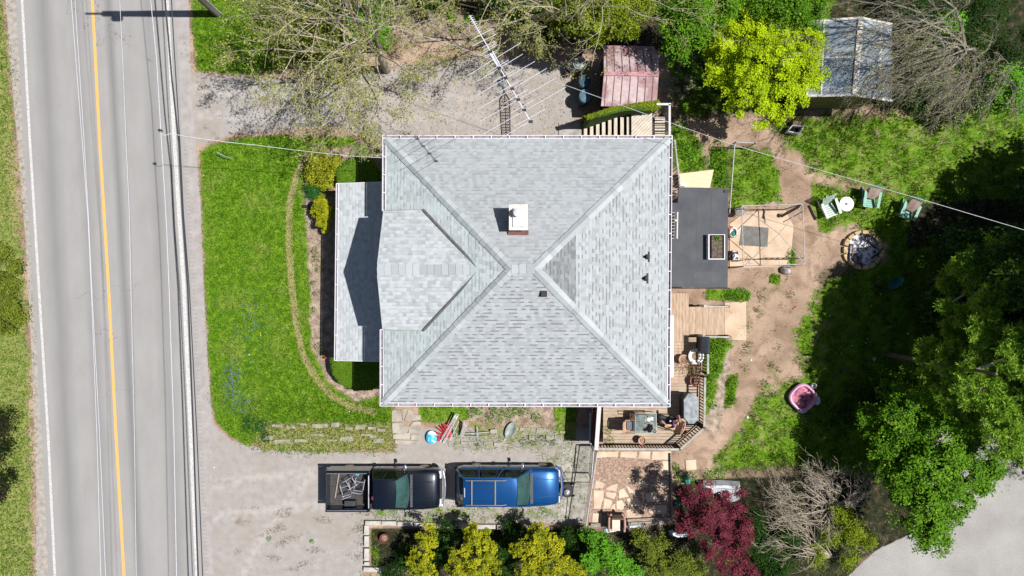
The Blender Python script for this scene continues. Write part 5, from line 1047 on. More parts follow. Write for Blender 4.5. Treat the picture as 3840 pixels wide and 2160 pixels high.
# chain link fence with open gate
cl_m = mat('galvanised_pipe', (.42, .42, .42), .45, .15, 8, metal=.3)
def chainlink(name, label, a, b, hgt=1.2, cat='fence', mesh=True, zb=.05):
    t = thing(name, (a[0], a[1], 0), label, cat); A = Vector((a[0], a[1], hgt)); B = Vector((b[0], b[1], hgt))
    m = MB(); m.tube([A, B], .024, .024, 8); m.build('top_rail', cl_m, t)
    for q in (A, B): m = MB(); m.tube([(q.x, q.y, 0), (q.x, q.y, hgt + .06)], .032, .032, 8); m.lathe((q.x, q.y, hgt + .06), [(.035, 0), (.03, .02), (.01, .04)], 8); m.build('post', cl_m, t)
    if mesh:
        m = MB(); Ln = (B - A).length; n = int(Ln / .14); hh = hgt - zb
        for s in (1, -1):
            for i in range(-int(hh / .14), n + 1):
                u0, v0 = i * .14, 0.0; u1, v1 = u0 + hh, hh
                if u0 < 0: v0 = -u0; u0 = 0
                if u1 > Ln: v1 -= (u1 - Ln); u1 = Ln
                if u1 - u0 < .02: continue
                if s < 0: u0, u1 = Ln - u0, Ln - u1
                m.tube([A.lerp(B, u0 / Ln) + Vector((0, 0, v0 - hh)), A.lerp(B, u1 / Ln) + Vector((0, 0, v1 - hh))], .0028, .0028, 3, cap=False)
        m.build('wire_mesh', rust, t)
    return t
chainlink('chain_link_fence', 'grey chain link fence running north from the corner of the black roof', P(2736, 800, 1.2), P(2755, 543, 1.2))
chainlink('chain_link_gate', 'grey chain link gate standing open at the north end of the fence', P(2760, 533, 1.2), P(2833, 536, 1.2), cat='gate')
chainlink('chain_link_fence', 'slanting chain link fence between the driveway slab and the flagstone patio', P(2240, 1694, 1.2), P(2192, 2010, 1.2))
chainlink('chain_link_gate', 'chain link gate folded back against the fence beside the deck corner', P(2226, 1690, 1.2), P(2218, 1800, 1.2), cat='gate')
# utility corner: bins
def bin_(px, py, r, label, body, lid, rz=0, h=.95, lidoff=(.0, 0)):
    c = P(px, py, h); t = thing('wheeled_bin' if r > .25 else 'bin', (c[0], c[1], 0), label, 'trash bin')
    m = MB(); m.lathe((c[0], c[1], 0), [(r * .75, 0), (r, h - .06), (r * 1.06, h - .05), (r * 1.06, h), (r * .9, h), (r * .85, h - .1)], 24); m.build('body', body, t)
    m = MB(); m.lathe((c[0] + lidoff[0], c[1] + lidoff[1], h + .005), [(r * 1.0, 0), (r * .98, .05), (r * .5, .09), (.01, .10)], 24, sx=.98); m.build('lid', lid, t)
blb = mat('blue_bin', (.022, .065, .10), .5, .2, 5); gyb = mat('grey_bin', (.20, .22, .24), .5, .15, 5); whb = mat('pale_lid', (.46, .48, .47), .6, .2, 7)
bin_(2172, 236, .26, 'grey round bin under the branches west of the red shed', gyb, gyb, lidoff=(.04, .02))
bin_(2192, 305, .27, 'dark blue round bin between two others in the red shed shadow', blb, blb); bin_(2196, 360, .30, 'bluish grey bin nearest the stairs in the red shed shadow', blb, mat('blue_grey_lid', (.07, .13, .17), .5, .2, 5))
t = thing('plastic_tub', (*P(2146, 245, 0)[:2], 0), 'whitish plastic tub turned upside down by the bins', 'tub'); c = P(2146, 248, .5)
m = MB(); m.prism([(c[0] + .24 * math.cos(a) * (1 + .1 * math.cos(2 * a)), c[1] + .22 * math.sin(a)) for a in [2 * math.pi * k / 10 for k in range(10)]], .02, .5, bev=.05); m.build('tub', whb, t)
t = thing('power_tool', (*P(2125, 268, 0)[:2], 0), 'dark red and black engine machine standing beside the white tub', 'machine'); c = P(2127, 266, .4)
m = MB(); m.prism([(c[0] - .14, c[1] + .08), (c[0] + .02, c[1] + .16), (c[0] + .16, c[1] - .1), (c[0] + .0, c[1] - .2)], .04, .36, bev=.03); m.build('housing', mat('maroon_black', (.06, .012, .02), .5, .5, 12), t)
m = MB(); m.tube([(c[0] - .1, c[1] - .05, .3), (c[0] - .02, c[1] - .3, .42), (c[0] + .1, c[1] - .28, .42), (c[0] + .14, c[1] - .1, .3)], .014, .014, 6); m.build('handle', trim, t)
# white open box under the yellow tree
t = thing('open_box', (*P(2985, 482, 0)[:2], 0), 'white open box tipped over at the foot of the yellow tree', 'box'); A, B, C_, D = [Vector(P(*v, .42)) for v in ((2972, 470), (3015, 474), (2998, 500), (2955, 492))]
m = MB()
for a, b in ((A, B), (B, C_), (C_, D), (D, A)): m.bar(a + Vector((0, 0, -.18)), b + Vector((0, 0, -.18)), .03, .36)
m.build('box_sides', white, t); m = MB(); m.prism([v[:2] for v in (A, B, C_, D)], .02, .06); m.build('box_bottom', wdk, t)
m = MB(); m.prism([P(2975, 452, .3)[:2], P(3004, 456, .3)[:2], P(3010, 472, .3)[:2], P(2972, 468, .3)[:2]], .02, .3); m.build('box_flap', mat('brown_card', (.22, .14, .10), .9, .2, 6), t)
# teal barrow in the pine shade
t = thing('wheelbarrow', (*P(3358, 1060, 0)[:2], 0), 'teal wheelbarrow left in the deep pine shade', 'wheelbarrow'); c = P(3358, 1060, .5)
m = MB(); m.loft([[(c[0] + k * .38 * math.cos(a) + .0, c[1] + k * .24 * math.sin(a) + .15 * k * math.cos(a), z) for a in [2 * math.pi * i / 16 for i in range(16)]] for k, z in ((.6, .3), (1, .55), (.94, .55), (.55, .34))], closed=True); m.build('tray', mat('teal_tray', (.03, .14, .13), .5, .3, 6), t)
for s in (-1, 1): m = MB(); m.tube([(c[0] - .6, c[1] + s * .1 - .2, .2), (c[0] + .2, c[1] + s * .2, .35), (c[0] + .75, c[1] + s * .26 + .2, .5)], .018, .018, 6); m.build('handle', wdk, t)
m = MB(); m.tube([(c[0] - .6, c[1] - .23, .19), (c[0] - .58, c[1] - .17, .19)], .18, .18, 16); m.build('wheel', rubber, t)
# ------------------------------------------------------------------ deck furniture
def pot(px, py, z0, r, h, label, m_, fill=None, rimm_=None, dry=None):
    c = P(px, py, z0 + h); t = thing('flower_pot', (c[0], c[1], z0), label, 'flower pot')
    m = MB(); m.lathe((c[0], c[1], z0 + .005), [(r * .68, 0), (r * .92, h * .8), (r * 1.0, h * .82), (r * 1.0, h), (r * .86, h), (r * .84, h * .8)], 26); m.build('pot', m_, t)
    m = MB(); m.lathe((c[0], c[1], z0 + h * .78), [(r * .85, 0), (r * .4, .02), (.01, .03)], 20); m.build('soil', fill or soil, t); return t, c
terra = mat('terracotta', (.30, .10, .065), .8, .2, 6); terra2 = mat('faded_terracotta', (.40, .22, .16), .8, .15, 6); wpot = mat('white_pot', (.60, .60, .60), .5, .08, 5)
drys = mat('dry_plant_soil', (.12, .085, .05), .95, .5, 18, .5, col2=(.30, .22, .13))
pot(2611, 1336, ZDK, .34, .40, 'large white rimmed pot with dry soil on the deck by the black grill', wpot, drys)
pot(2564, 1348, ZDK, .22, .30, 'brown pot of dried straw coloured plants left of the white rimmed pot', terra2, drys)
pot(2607, 1429, ZDK, .225, .32, 'red terracotta pot on the deck by the railing', terra)
pot(2408, 1653, ZDK, .17, .36, 'terracotta pot full of dry stems south of the patio table', terra2, drys)
pot(2563, 1622, ZDK, .17, .36, 'terracotta pot tucked into the diagonal railing corner', terra2)
pot(1441, 2020, 0, .22, .3, 'dark red pot of yellow flowers inside the block bordered bed', mat('dark_pot', (.12, .03, .025), .7, .2, 6), drys)
t = thing('trough_planter', (*P(2608, 1388, 0)[:2], ZDK), 'dark rectangular planter with withered plants between two pots', 'planter'); c = P(2612, 1388, 1.05)
m = MB(); m.box(c[0] - .17, c[0] + .17, c[1] - .19, c[1] + .19, ZDK + .005, 1.08); m.build('box', wdk, t, bevel=.01); m = MB(); m.box(c[0] - .14, c[0] + .14, c[1] - .16, c[1] + .16, 1.08, 1.10); m.build('soil', drys, t)
# barbecue with dark hood
t = thing('barbecue', (*P(2645, 1292, 0)[:2], ZDK), 'black covered barbecue standing at the end of the short railing', 'barbecue'); c = P(2652, 1295, 1.85)
m = MB(); m.box(c[0] - .22, c[0] + .10, c[1] - .34, c[1] + .34, ZDK + .1, 1.62); m.build('cabinet', trim, t, bevel=.02)
m = MB(); m.loft([[(c[0] + x, yy, z) for x, z in ((-.24, 1.62), (-.20, 1.80), (.0, 1.9), (.12, 1.80), (.13, 1.62))] for yy in (c[1] - .36, c[1] + .36)], closed=False); m.build('hood', mat('black_hood', (.03, .034, .045), .45, .1, 4), t)
# octagonal granite table over a dark base
t = thing('fire_table', (*P(2597, 1532, 0)[:2], ZDK), 'long eight sided grey stone topped table beside the railing', 'table')
og = [(2580, 1478), (2606, 1479), (2620, 1497), (2620, 1572), (2603, 1588), (2583, 1588), (2565, 1565), (2564, 1500)]
gran = mat('grey_granite', (.10, .115, .125), .5, .3, 5, .05, col2=(.25, .27, .29), world=True)
m = MB(); m.prism(PP(og, 1.72), 1.69, 1.73, bev=.008); m.build('table_top', gran, t)
cx_, cy_ = P(2592, 1533, 1.72)[:2]; m = MB(); pts = [(cx_ + (p[0] - cx_) * 1.03, cy_ + (p[1] - cy_) * 1.02) for p in PP(og, 1.72)]; m.prism(pts, 1.66, 1.688); m.build('rim', prail, t)
m = MB(); m.prism([(cx_ + (p[0] - cx_) * .92, cy_ + (p[1] - cy_) * .95) for p in PP(og, 1.72)], ZDK + .005, 1.658); m.build('base', mat('dark_blue_grey', (.03, .035, .05), .6, .2, 5), t)
# glass patio table
gt = thing('patio_table', (*P(2423, 1590, 0)[:2], ZDK), 'square glass topped patio table on the deck', 'table'); zg = 1.52
a, b = P(2383, 1626, zg), P(2461, 1550, zg); gl2 = mat('table_glass', (.20, .27, .26), .06, .3, 3, spec=.8, alpha=.42)
m = MB(); m.box(a[0], b[0], a[1], b[1], zg - .012, zg); m.build('glass_top', gl2, gt, bevel=.004)
m = MB()
for p_, q_ in (((a[0], a[1]), (b[0], a[1])), ((b[0], a[1]), (b[0], b[1])), ((b[0], b[1]), (a[0], b[1])), ((a[0], b[1]), (a[0], a[1]))): m.bar((*p_, zg - .028), (*q_, zg - .028), .028, .03)
m.build('table_frame', mat('pale_frame', (.45, .47, .45), .5, .1, 4), gt)
for x in (a[0] + .05, b[0] - .05):
    for y in (a[1] + .05, b[1] - .05): m = MB(); m.tube([(x, y, ZDK + .003), (x, y, zg - .045)], .02, .02, 8); m.build('leg', _M['pale_frame'], gt)
m = MB(); c = P(2434, 1573, zg + .03); m.lathe((c[0], c[1], zg + .002), [(.06, 0), (.08, .035), (.07, .035), (.045, .012), (.02, .01)], 20); m.build('ashtray', white, label='small round white dish on the glass patio table', cat='dish')
m = MB(); c = P(2440, 1569, zg + .03); m.prism([(c[0] - .02, c[1] - .06), (c[0] + .11, c[1] - .1), (c[0] + .12, c[1] + .04), (c[0] + .01, c[1] + .07)], zg + .002, zg + .02); m.build('napkin', mat('white_paper', (.7, .7, .72), .8, .05, 4), label='crumpled white napkin beside the dish on the patio table', cat='napkin')
bgm = mat('black_fabric', (.006, .006, .008), .95, .2, 12, .2); t = thing('camera_bag', (*P(2437, 1608, 0)[:2], zg), 'limp black bag with loose straps on the corner of the glass table', 'bag'); c = P(2437, 1606, zg + .08)
m = MB(); rr2 = random.Random(9); ell = [rr2.uniform(.8, 1.25) for _ in range(16)]; sk = [(k, z) for k, z in ((.8, 0), (1.05, .05), (.9, .12), (.5, .16), (.1, .17))]
m.loft([[(c[0] + .13 * k * ell[i] * math.cos(a_) + .05 * k * math.sin(a_), c[1] + .17 * k * ell[i] * math.sin(a_) - .05 * k * math.cos(a_), zg + .004 + z) for i, a_ in enumerate([2 * math.pi * i / 16 for i in range(16)])] for k, z in sk], closed=True); m.build('bag', bgm, t)
m = MB(); c2 = P(2419, 1611, zg); m.lathe((c2[0], c2[1], zg + .003), [(.07, 0), (.075, .05), (.02, .07)], 12); m.tube([P(2448, 1618, zg + .03), P(2458, 1624, zg + .04), P(2462, 1618, zg + .04), P(2452, 1608, zg + .05)], .016, .012, 6); m.tube([P(2420, 1590, zg + .05), P(2428, 1583, zg + .06), P(2440, 1588, zg + .05)], .014, .014, 6); m.build('strap', bgm, t)
# sling chair
fr_b = mat('brown_tube', (.10, .055, .04), .5, .2, 6, metal=.2); tan_f = mat('tan_sling', (.47, .29, .19), .8, .1, 5); gry_f = mat('slate_cushion', (.11, .12, .15), .85, .12, 6)
def sling(px, py, rz, label, k=1.0):
    o, L = local(px, py, ZDK, rz); t = thing('patio_chair', (o.x, o.y, ZDK), label, 'chair')   # facing +x
    m = MB(); m.loft([[L(x, y, z + .02 * abs(y)) for y in (-.24, -.12, 0, .12, .24)] for x, z in ((.25, .44), (.0, .42), (-.2, .40), (-.27, .45), (-.36 + .04 * (1 - k), .45 + .27 * k), (-.42 + .06 * (1 - k), .45 + .5 * k), (-.44 + .06 * (1 - k), .45 + .52 * k))], caps=False)
    m.loft([[L(x, y, z + .02 * abs(y) - .014) for y in (.24, .12, 0, -.12, -.24)] for x, z in ((.25, .44), (.0, .42), (-.2, .40), (-.27, .45), (-.36 + .04 * (1 - k), .45 + .27 * k), (-.42 + .06 * (1 - k), .45 + .5 * k), (-.44 + .06 * (1 - k), .45 + .52 * k))], caps=False); m.build('sling', tan_f, t)
    for s in (-1, 1):
        m = MB(); m.tube([L(.26, s * .26, .02), L(.30, s * .27, .35), L(.27, s * .28, .60), L(.05, s * .29, .64), L(-.25, s * .28, .63), L(-.36, s * .26, .66)], .017, .017, 8); m.build('armrest', fr_b, t)
        m = MB(); m.tube([L(-.45, s * .25, .45 + .5 * k), L(-.30, s * .25, .48), L(-.22, s * .25, .40), L(.26, s * .25, .43)], .017, .017, 8); m.build('side_frame', fr_b, t)
        m = MB(); m.tube([L(.3, s * .27, .02), L(-.1, s * .27, .02), L(-.42, s * .27, .03), L(-.3, s * .26, .42)], .015, .015, 8); m.build('leg', fr_b, t)
    m = MB(); m.tube([L(-.45, -.25, .45 + .48 * k), L(-.48, -.12, .45 + .51 * k), L(-.48, .12, .45 + .51 * k), L(-.45, .25, .45 + .48 * k)], .028, .022, 8); m.build('top_bar', tan_f, t)
    return t, L
t, L = sling(2364, 1588, 0, 'tan sling patio chair with a slate cushion on the west side of the glass table')
m = MB(); m.loft([[L(x, y, z) for y, z in ((-.2, .46), (-.17, .50), (0, .52), (.17, .50), (.2, .46))] for x in (-.24, -.1, .1, .26)], caps=True); m.build('cushion', gry_f, label='slate grey seat cushion on the empty patio chair', cat='cushion')
sling(2511, 1581, math.radians(180 - 20), 'brown sling patio chair with the person sitting in it', .6)
# bench frame of an empty chair, its back to the house
t = thing('folding_chair', (*P(2388, 1544, 0)[:2], ZDK), 'narrow brown metal chair frame tucked between the table and the house', 'chair'); o, L = local(2385, 1546, ZDK, 0)
m = MB(); m.tube([L(-.38, -.06, .75), L(-.36, .06, .85), L(.36, .06, .85), L(.38, -.06, .75)], .017, .017, 8); m.tube([L(-.06, -.06, .8), L(-.08, .06, .84)], .015, .015, 6); m.build('back_frame', fr_b, t)
for s in (-1, 1): m = MB(); m.tube([L(s * .38, -.06, .75), L(s * .36, -.08, .02)], .015, .015, 6); m.build('leg', fr_b, t)
m = MB(); m.box(*[L(-.34, -.2, 0)[0], L(.34, 0, 0)[0]], *[L(0, -.2, 0)[1], L(0, .02, 0)[1]], ZDK + .42, ZDK + .44); m.build('seat', fr_b, t)
# ------------------------------------------------------------------ the seated person
def skin(name, J, E_, m_, parent, sub=2):
    """J: joint -> (xyz, radius); E_: bones; grows one smooth surface"""
    ks = list(J); me = bpy.data.meshes.new(name); off = ORG[parent]
    me.from_pydata([tuple(Vector(J[k][0]) - off) for k in ks], [(ks.index(a), ks.index(b)) for a, b in E_], [])
    o = link_mesh(name, me, m_, parent); sk = o.modifiers.new('skin', 'SKIN'); sk.use_smooth_shade = True
    o.data.skin_vertices[0].data[0].use_root = True
    for i, k in enumerate(ks):
        r = J[k][1]; o.data.skin_vertices[0].data[i].radius = r if isinstance(r, tuple) else (r, r)
    s_ = o.modifiers.new('sub', 'SUBSURF'); s_.levels = sub; s_.render_levels = sub
    return o
skinm = mat('skin', (.42, .21, .145), .6, .08, 9); navy = mat('navy_cloth', (.008, .012, .075), .85, .15, 8, .1); chars = mat('charcoal_cloth', (.035, .04, .048), .9, .15, 8, .1); hairm = mat('brown_hair', (.045, .022, .014), .7, .3, 30, .3)
pe = thing('person', (*P(2510, 1578, 0)[:2], ZDK), 'person in a navy shirt lounging in the patio chair with one arm behind the head', 'person')
def W(px, py, z): return Vector(P(px, py, z))
hip = W(2505, 1577, 1.36); ch_ = W(2517, 1580, 1.62); nk = W(2531, 1584, 1.86); hd = W(2541, 1587, 2.02)
sL = W(2532, 1570, 1.80); sR = W(2526, 1600, 1.80); eL = W(2545, 1557, 1.98); hL = W(2550, 1576, 2.12); eR = W(2508, 1604, 1.56); hR = W(2486, 1582, 1.50)
kL = W(2474, 1562, 1.42); kR = W(2474, 1582, 1.42); fL = W(2458, 1564, .88); fR = W(2458, 1582, .88)
J = {'hip': (hip, .10), 'ch': (ch_, .10), 'nk': (nk, .055), 'hd0': (hd - Vector((.0, 0, .05)), .075), 'hd1': (hd + Vector((.05, -.02, .05)), .085), 'sL': (sL, .05), 'eL': (eL, .042), 'wL': (eL.lerp(hL, .85), .028), 'sR': (sR, .05), 'eR': (eR, .042), 'wR': (eR.lerp(hR, .82), .028)}
EJ = [('hip', 'ch'), ('ch', 'nk'), ('nk', 'hd0'), ('hd0', 'hd1'), ('nk', 'sL'), ('sL', 'eL'), ('eL', 'wL'), ('nk', 'sR'), ('sR', 'eR'), ('eR', 'wR')]
for s, w_, tipd, el in (('L', J['wL'][0], (hL - eL).normalized(), eL), ('R', J['wR'][0], (hR - eR).normalized(), eR)):
    side = tipd.cross(Vector((0, 0, 1))).normalized(); J['p' + s] = (w_ + tipd * .05, (.03, .018)); EJ.append(('w' + s, 'p' + s))
    for k, (ofs, ln) in enumerate(((-.03, .062), (-.01, .075), (.01, .07), (.03, .055))):
        a_, b_ = f'f{s}{k}a', f'f{s}{k}b'; J[a_] = (w_ + tipd * (.085 + ln * .4) + side * ofs, .008); J[b_] = (w_ + tipd * (.085 + ln) + side * ofs * 1.15 - Vector((0, 0, .02)), .007); EJ += [('p' + s, a_), (a_, b_)]
    sg = 1 if s == 'L' else -1; J['t' + s] = (w_ + tipd * .06 + side * .055 * sg, .010); J['u' + s] = (w_ + tipd * .09 + side * .07 * sg, .008); EJ += [('w' + s, 't' + s), ('t' + s, 'u' + s)]
for s, kk, ff in (('L', kL, fL), ('R', kR, fR)):
    hh = hip + Vector((0, .09 if s == 'L' else -.09, 0)); J['h' + s] = (hh, .08); J['k' + s] = (kk, .055); J['a' + s] = (ff + Vector((0, 0, .05)), .035); J['g' + s] = (ff + Vector((-.16, 0, .0)), .03); EJ += [('hip', 'h' + s), ('h' + s, 'k' + s), ('k' + s, 'a' + s), ('a' + s, 'g' + s)]
skin('body', J, EJ, skinm, pe)
JS = {'hip': (hip, (.15, .13)), 'ch': (ch_, (.16, .13)), 'nb': (ch_.lerp(nk, .75), (.12, .10)), 'sL': (sL, .068), 'mL': (sL.lerp(eL, .5), .06), 'sR': (sR, .068), 'mR': (sR.lerp(eR, .5), .06)}
skin('shirt', JS, [('hip', 'ch'), ('ch', 'nb'), ('nb', 'sL'), ('sL', 'mL'), ('nb', 'sR'), ('sR', 'mR')], navy, pe)
JT = {'hip': (hip - Vector((0, 0, .02)), (.15, .12))}; ET = []
for s in 'LR': JT['h' + s] = (J['h' + s][0], .10); JT['k' + s] = (J['k' + s][0], .075); JT['a' + s] = (J['k' + s][0].lerp(J['a' + s][0], .85), .05); ET += [('hip', 'h' + s), ('h' + s, 'k' + s), ('k' + s, 'a' + s)]
skin('trousers', JT, ET, chars, pe)
m = MB(); ellipsoid(m, (hd.x + .11, hd.y - .035, hd.z + .0), .075, .098, .11, 18, 9, -.6); m.build('hair', hairm, pe)
m = MB(); f = hd + Vector((-.04, 0, .085)); m.lathe((f.x - .006, f.y, f.z - .03), [(.012, -.02), (.018, 0), (.01, .03)], 8)
for s in (-1, 1): ellipsoid(m, (f.x + .02, f.y + s * .032, f.z + .035), .012, .014, .009, 8, 4); ellipsoid(m, (hd.x + .01, hd.y + s * .088, hd.z + .03), .02, .012, .03, 8, 4)
m.build('face_features', skinm, pe)
m = MB(); lc = ch_ + Vector((-.10, -.0, .16)); lc = W(2514, 1579, 1.80); m.lathe((lc.x, lc.y, lc.z), [(.035, 0), (.036, .006), (.018, .007), (.017, .0)], 18); m.build('shirt_emblem', white, pe)
# armchair on the patio
t = thing('armchair', (*P(2306, 1940, 0)[:2], 0), 'brown patio armchair with a white seat at the south end of the flagstones', 'armchair'); arm = mat('rosewood_arm', (.34, .20, .155), .7, .2, 6); o, L = local(2305, 1944, 0, 0)
for s in (-1, 1): m = MB(); m.tube([L(s * .34, -.38, .62), L(s * .36, -.1, .66), L(s * .34, .25, .64), L(s * .24, .42, .62)], .055, .05, 8); m.build('armrest', arm, t); m = MB(); m.box(L(s * .34, 0, 0)[0] - .05, L(s * .34, 0, 0)[0] + .05, L(0, -.35, 0)[1], L(0, .3, 0)[1], .08, .58); m.build('side', fr_b, t)
m = MB(); m.box(L(-.19, 0, 0)[0], L(.19, 0, 0)[0], L(0, -.42, 0)[1], L(0, .2, 0)[1], .3, .44); m.build('seat', mat('stained_white', (.56, .47, .38), .9, .15, 5), t, bevel=.03)
m = MB(); m.bar(L(-.26, .30, .75), L(.26, .30, .75), .07, .5); m.build('backrest', fr_b, t); m = MB(); m.box(L(-.22, 0, 0)[0], L(.22, 0, 0)[0], L(0, .2, 0)[1], L(0, .27, 0)[1], .4, .5); m.build('front_bar', arm, t)
def sheet(name, label, cat, pts, z, mm, amp=.06, seed=1):
    rr3 = random.Random(seed); m = MB(); c = (sum(p[0] for p in pts) / len(pts), sum(p[1] for p in pts) / len(pts)); N_ = len(pts); rings = []
    for k in (1, .75, .5, .25, .03): rings.append([(*P(c[0] + (p[0] - c[0]) * k, c[1] + (p[1] - c[1]) * k)[:2], z + rr3.uniform(0, amp) if k < 1 else z * .4) for p in pts])
    m.loft(rings, closed=True, caps=True); return m.build(name, mm, label=label, cat=cat)
ws = mat('white_blue_plastic', (.55, .58, .64), .5, .1, 7, .3, col2=(.10, .28, .55), lo=.60, hi=.66)
sheet('plastic_sheet', 'crumpled white and blue plastic sheet in front of the armchair', 'plastic sheet', [(2262, 1984), (2280, 1968), (2300, 1970), (2322, 1974), (2326, 1984), (2310, 1992), (2285, 1994), (2268, 1996)], .08, ws, .12)
sheet('plastic_strip', 'narrow strip of white plastic along the timber beam', 'plastic sheet', [(2330, 1974), (2380, 1966), (2416, 1963), (2418, 1972), (2380, 1976), (2334, 1984)], .08, ws, .06, 3)
sheet('tarpaulin', 'shiny grey wrinkled tarpaulin half hidden behind the red maple', 'tarpaulin', [(2608, 1800), (2700, 1796), (2770, 1802), (2775, 1860), (2740, 1880), (2700, 1862), (2680, 1850), (2630, 1835)], .35, mat('silver_tarp', (.42, .43, .46), .35, .3, 3, .6), .35, 5)
sheet('blue_bag', 'blue and white plastic bag in the dark under the red maple', 'bag', [(2504, 1990), (2520, 1984), (2540, 2004), (2570, 1990), (2585, 1998), (2575, 2010), (2540, 2014), (2515, 2004)], .12, ws, .12, 6)
sheet('green_tarp', 'small dark green tarpaulin beside the patio timber', 'tarpaulin', [(2524, 1880), (2548, 1872), (2550, 1892), (2524, 1900)], .06, mat('green_tarp', (.01, .10, .07), .5, .3, 6), .08, 7)
sheet('teal_tub', 'teal plastic tub peeking out of the weeds by the red maple', 'tub', [(2560, 1786), (2575, 1778), (2586, 1790), (2580, 1810), (2564, 1812)], .3, mat('teal_plastic', (.03, .20, .17), .4, .3, 6), .1, 8)
# things stored along the south wall
t = thing('garden_umbrella', (*P(1690, 1600, 0)[:2], 0), 'folded bright red garden umbrella lying by the flagstone path', 'umbrella'); redc = mat('red_fabric', (.42, .02, .03), .7, .2, 8, .1)
a = Vector(P(1684, 1640, .2)); m = MB()
for k in range(9): an = math.radians(60 + k * 12); b = a + Vector((math.cos(an + .35) * .72 * R.uniform(.75, 1), math.sin(an + .35) * .72 * R.uniform(.7, 1), R.uniform(-.08, .1))); m.add([a + Vector((0, 0, .05)), b + Vector((-.045, 0, 0)), b + Vector((.03, .03, .03)), a + Vector((.06, .0, -.02))], [(0, 1, 2, 3), (3, 2, 1, 0)])
m.build('canopy', redc, t); m = MB(); m.tube([a + Vector((.05, -.1, 0)), a + Vector((.45, .75, .1))], .018, .018, 6); m.build('pole', prail, t)
for (x0_, y0_, x1_, y1_, lab) in ((1652, 1656, 1708, 1558, 'long white ski with dark stripe, the left of the long pair'), (1664, 1660, 1716, 1560, 'long white ski with dark stripe, the right of the long pair'), (1728, 1632, 1742, 1588, 'short white ski standing left in the short pair'), (1733, 1638, 1749, 1594, 'short white ski standing right in the short pair')):
    t = thing('ski', P(x0_, y0_, .2), lab, 'ski'); a, b = Vector(P(x0_, y0_, .18)), Vector(P(x1_, y1_, .42)); m = MB(); m.bar(a, b, .07, .02); m.bar(b, b + (b - a).normalized() * .1 + Vector((0, 0, .06)), .065, .018); m.build('ski_body', prail, t)
    m = MB(); d = Vector((0, 0, .012)); m.bar(a.lerp(b, .05) + d, a.lerp(b, .9) + d, .02, .008); m.build('stripe', mat('plum_stripe', (.10, .03, .08), .6, .2, 5), t)
t = thing('inflatable_ball', (*P(1616, 1648, 0)[:2], 0), 'bright blue and white plastic saucer sled by the flagstone path', 'sled'); c = P(1617, 1643, .3); m = MB(); m.lathe((c[0], c[1], .14), [(.27, 0), (.29, .03), (.22, .09), (.12, .13), (.01, .15)], 22, sx=.85, sy=1.05); m.build('disc', mat('cyan_white', (.05, .42, .72), .35, .1, 4, col2=(.62, .78, .85), lo=.5, hi=.6), t); m = MB(); m.lathe((c[0], c[1], .0), [(.24, 0), (.28, .13)], 18, sx=.85, sy=1.05); m.build('underside', mat('navy_plastic2', (.01, .02, .10), .4, .1, 5), t); t.name = 'saucer_sled'
m = MB(); ellipsoid(m, (*P(1643, 1646, .1)[:2], .08), .12, .10, .1, 12, 6); m.build('red_bag', redc, label='small red bag between the blue sled and the skis', cat='bag')
t = thing('metal_rack', (*P(1750, 1630, 0)[:2], 0), 'grey green metal frame lying on the edging stones', 'metal frame'); gg = mat('grey_green_metal', (.24, .29, .27), .5, .15, 6)
m = MB(); [m.bar(P(*a_, .2), P(*b_, .2), .035, .035) for a_, b_ in (((1702, 1597), (1704, 1634)), ((1704, 1634), (1795, 1636)), ((1790, 1598), (1791, 1634)), ((1704, 1620), (1716, 1634)))]; m.build('frame', gg, t)
t = thing('shovel', (*P(1800, 1622, 0)[:2], 0), 'long handled shovel lying flat beside the metal frame', 'shovel'); m = MB(); m.tube([P(1736, 1628, .16), P(1838, 1620, .16)], .016, .016, 6); m.build('handle', prail, t); m = MB(); m.prism([P(*v, .2)[:2] for v in ((1838, 1612), (1862, 1609), (1864, 1624), (1840, 1627))], .14, .17); m.build('blade', mat('blade_grey', (.28, .23, .2), .6, .2, 6), t)
t = thing('sled', (*P(1913, 1613, 0)[:2], 0), 'long oval grey green plastic sled lying by the house wall', 'sled'); c = P(1913, 1613, .15)
m = MB(); an = math.radians(66); ca, sa_ = math.cos(an), math.sin(an)
m.loft([[(c[0] + (u * .40 * k) * ca - v * .21 * k * sa_, c[1] + (u * .40 * k) * sa_ + v * .21 * k * ca, z) for u, v in [(math.cos(q_), math.sin(q_)) for q_ in [2 * math.pi * i / 22 for i in range(22)]]] for k, z in ((.8, .0), (1, .13), (.95, .16), (.78, .10), (.3, .06))], closed=True); m.build('hull', mat('sled_plastic', (.22, .25, .235), .45, .2, 4), t)
m = MB(); q = P(2218, 1540, .5); m.tube([P(2215, 1548, 1), P(2213, 1660, 1.0)], .05, .05, 10); m.build('drain_pipe', mat('dark_white_pipe', (.30, .34, .36), .5, .1, 4), label='pale pipe in the dark gap beside the wide deck railing', cat='pipe')
m = MB(); m.box(P(2140, 0, 0)[0], P(2238, 0, 0)[0], P(0, 1656, 0)[1], P(0, 1630, 0)[1], 0, .02); 
t = thing('lawn_marker', (*P(845, 583, 0)[:2], 0), 'bent grey green metal rod stuck in the front lawn', 'rod'); m = MB(); m.tube([P(838, 596, .0), P(815, 572, .55), P(842, 586, .45), P(872, 594, .5)], .02, .016, 6); m.build('rod', gg, t)
m = MB(); m.tube([P(1135, 774, .06), P(1172, 774, .06)], .07, .07, 10); m.build('drain_tube', trim, label='short black corrugated tube at the edge of the front bed', cat='tube')
m = MB(); ellipsoid(m, (*P(1220, 1343, .3)[:2], .3), .06, .06, .06, 10, 6); m.build('red_ornament', redc, label='small red glass ball in the bed at the porch corner', cat='ornament')
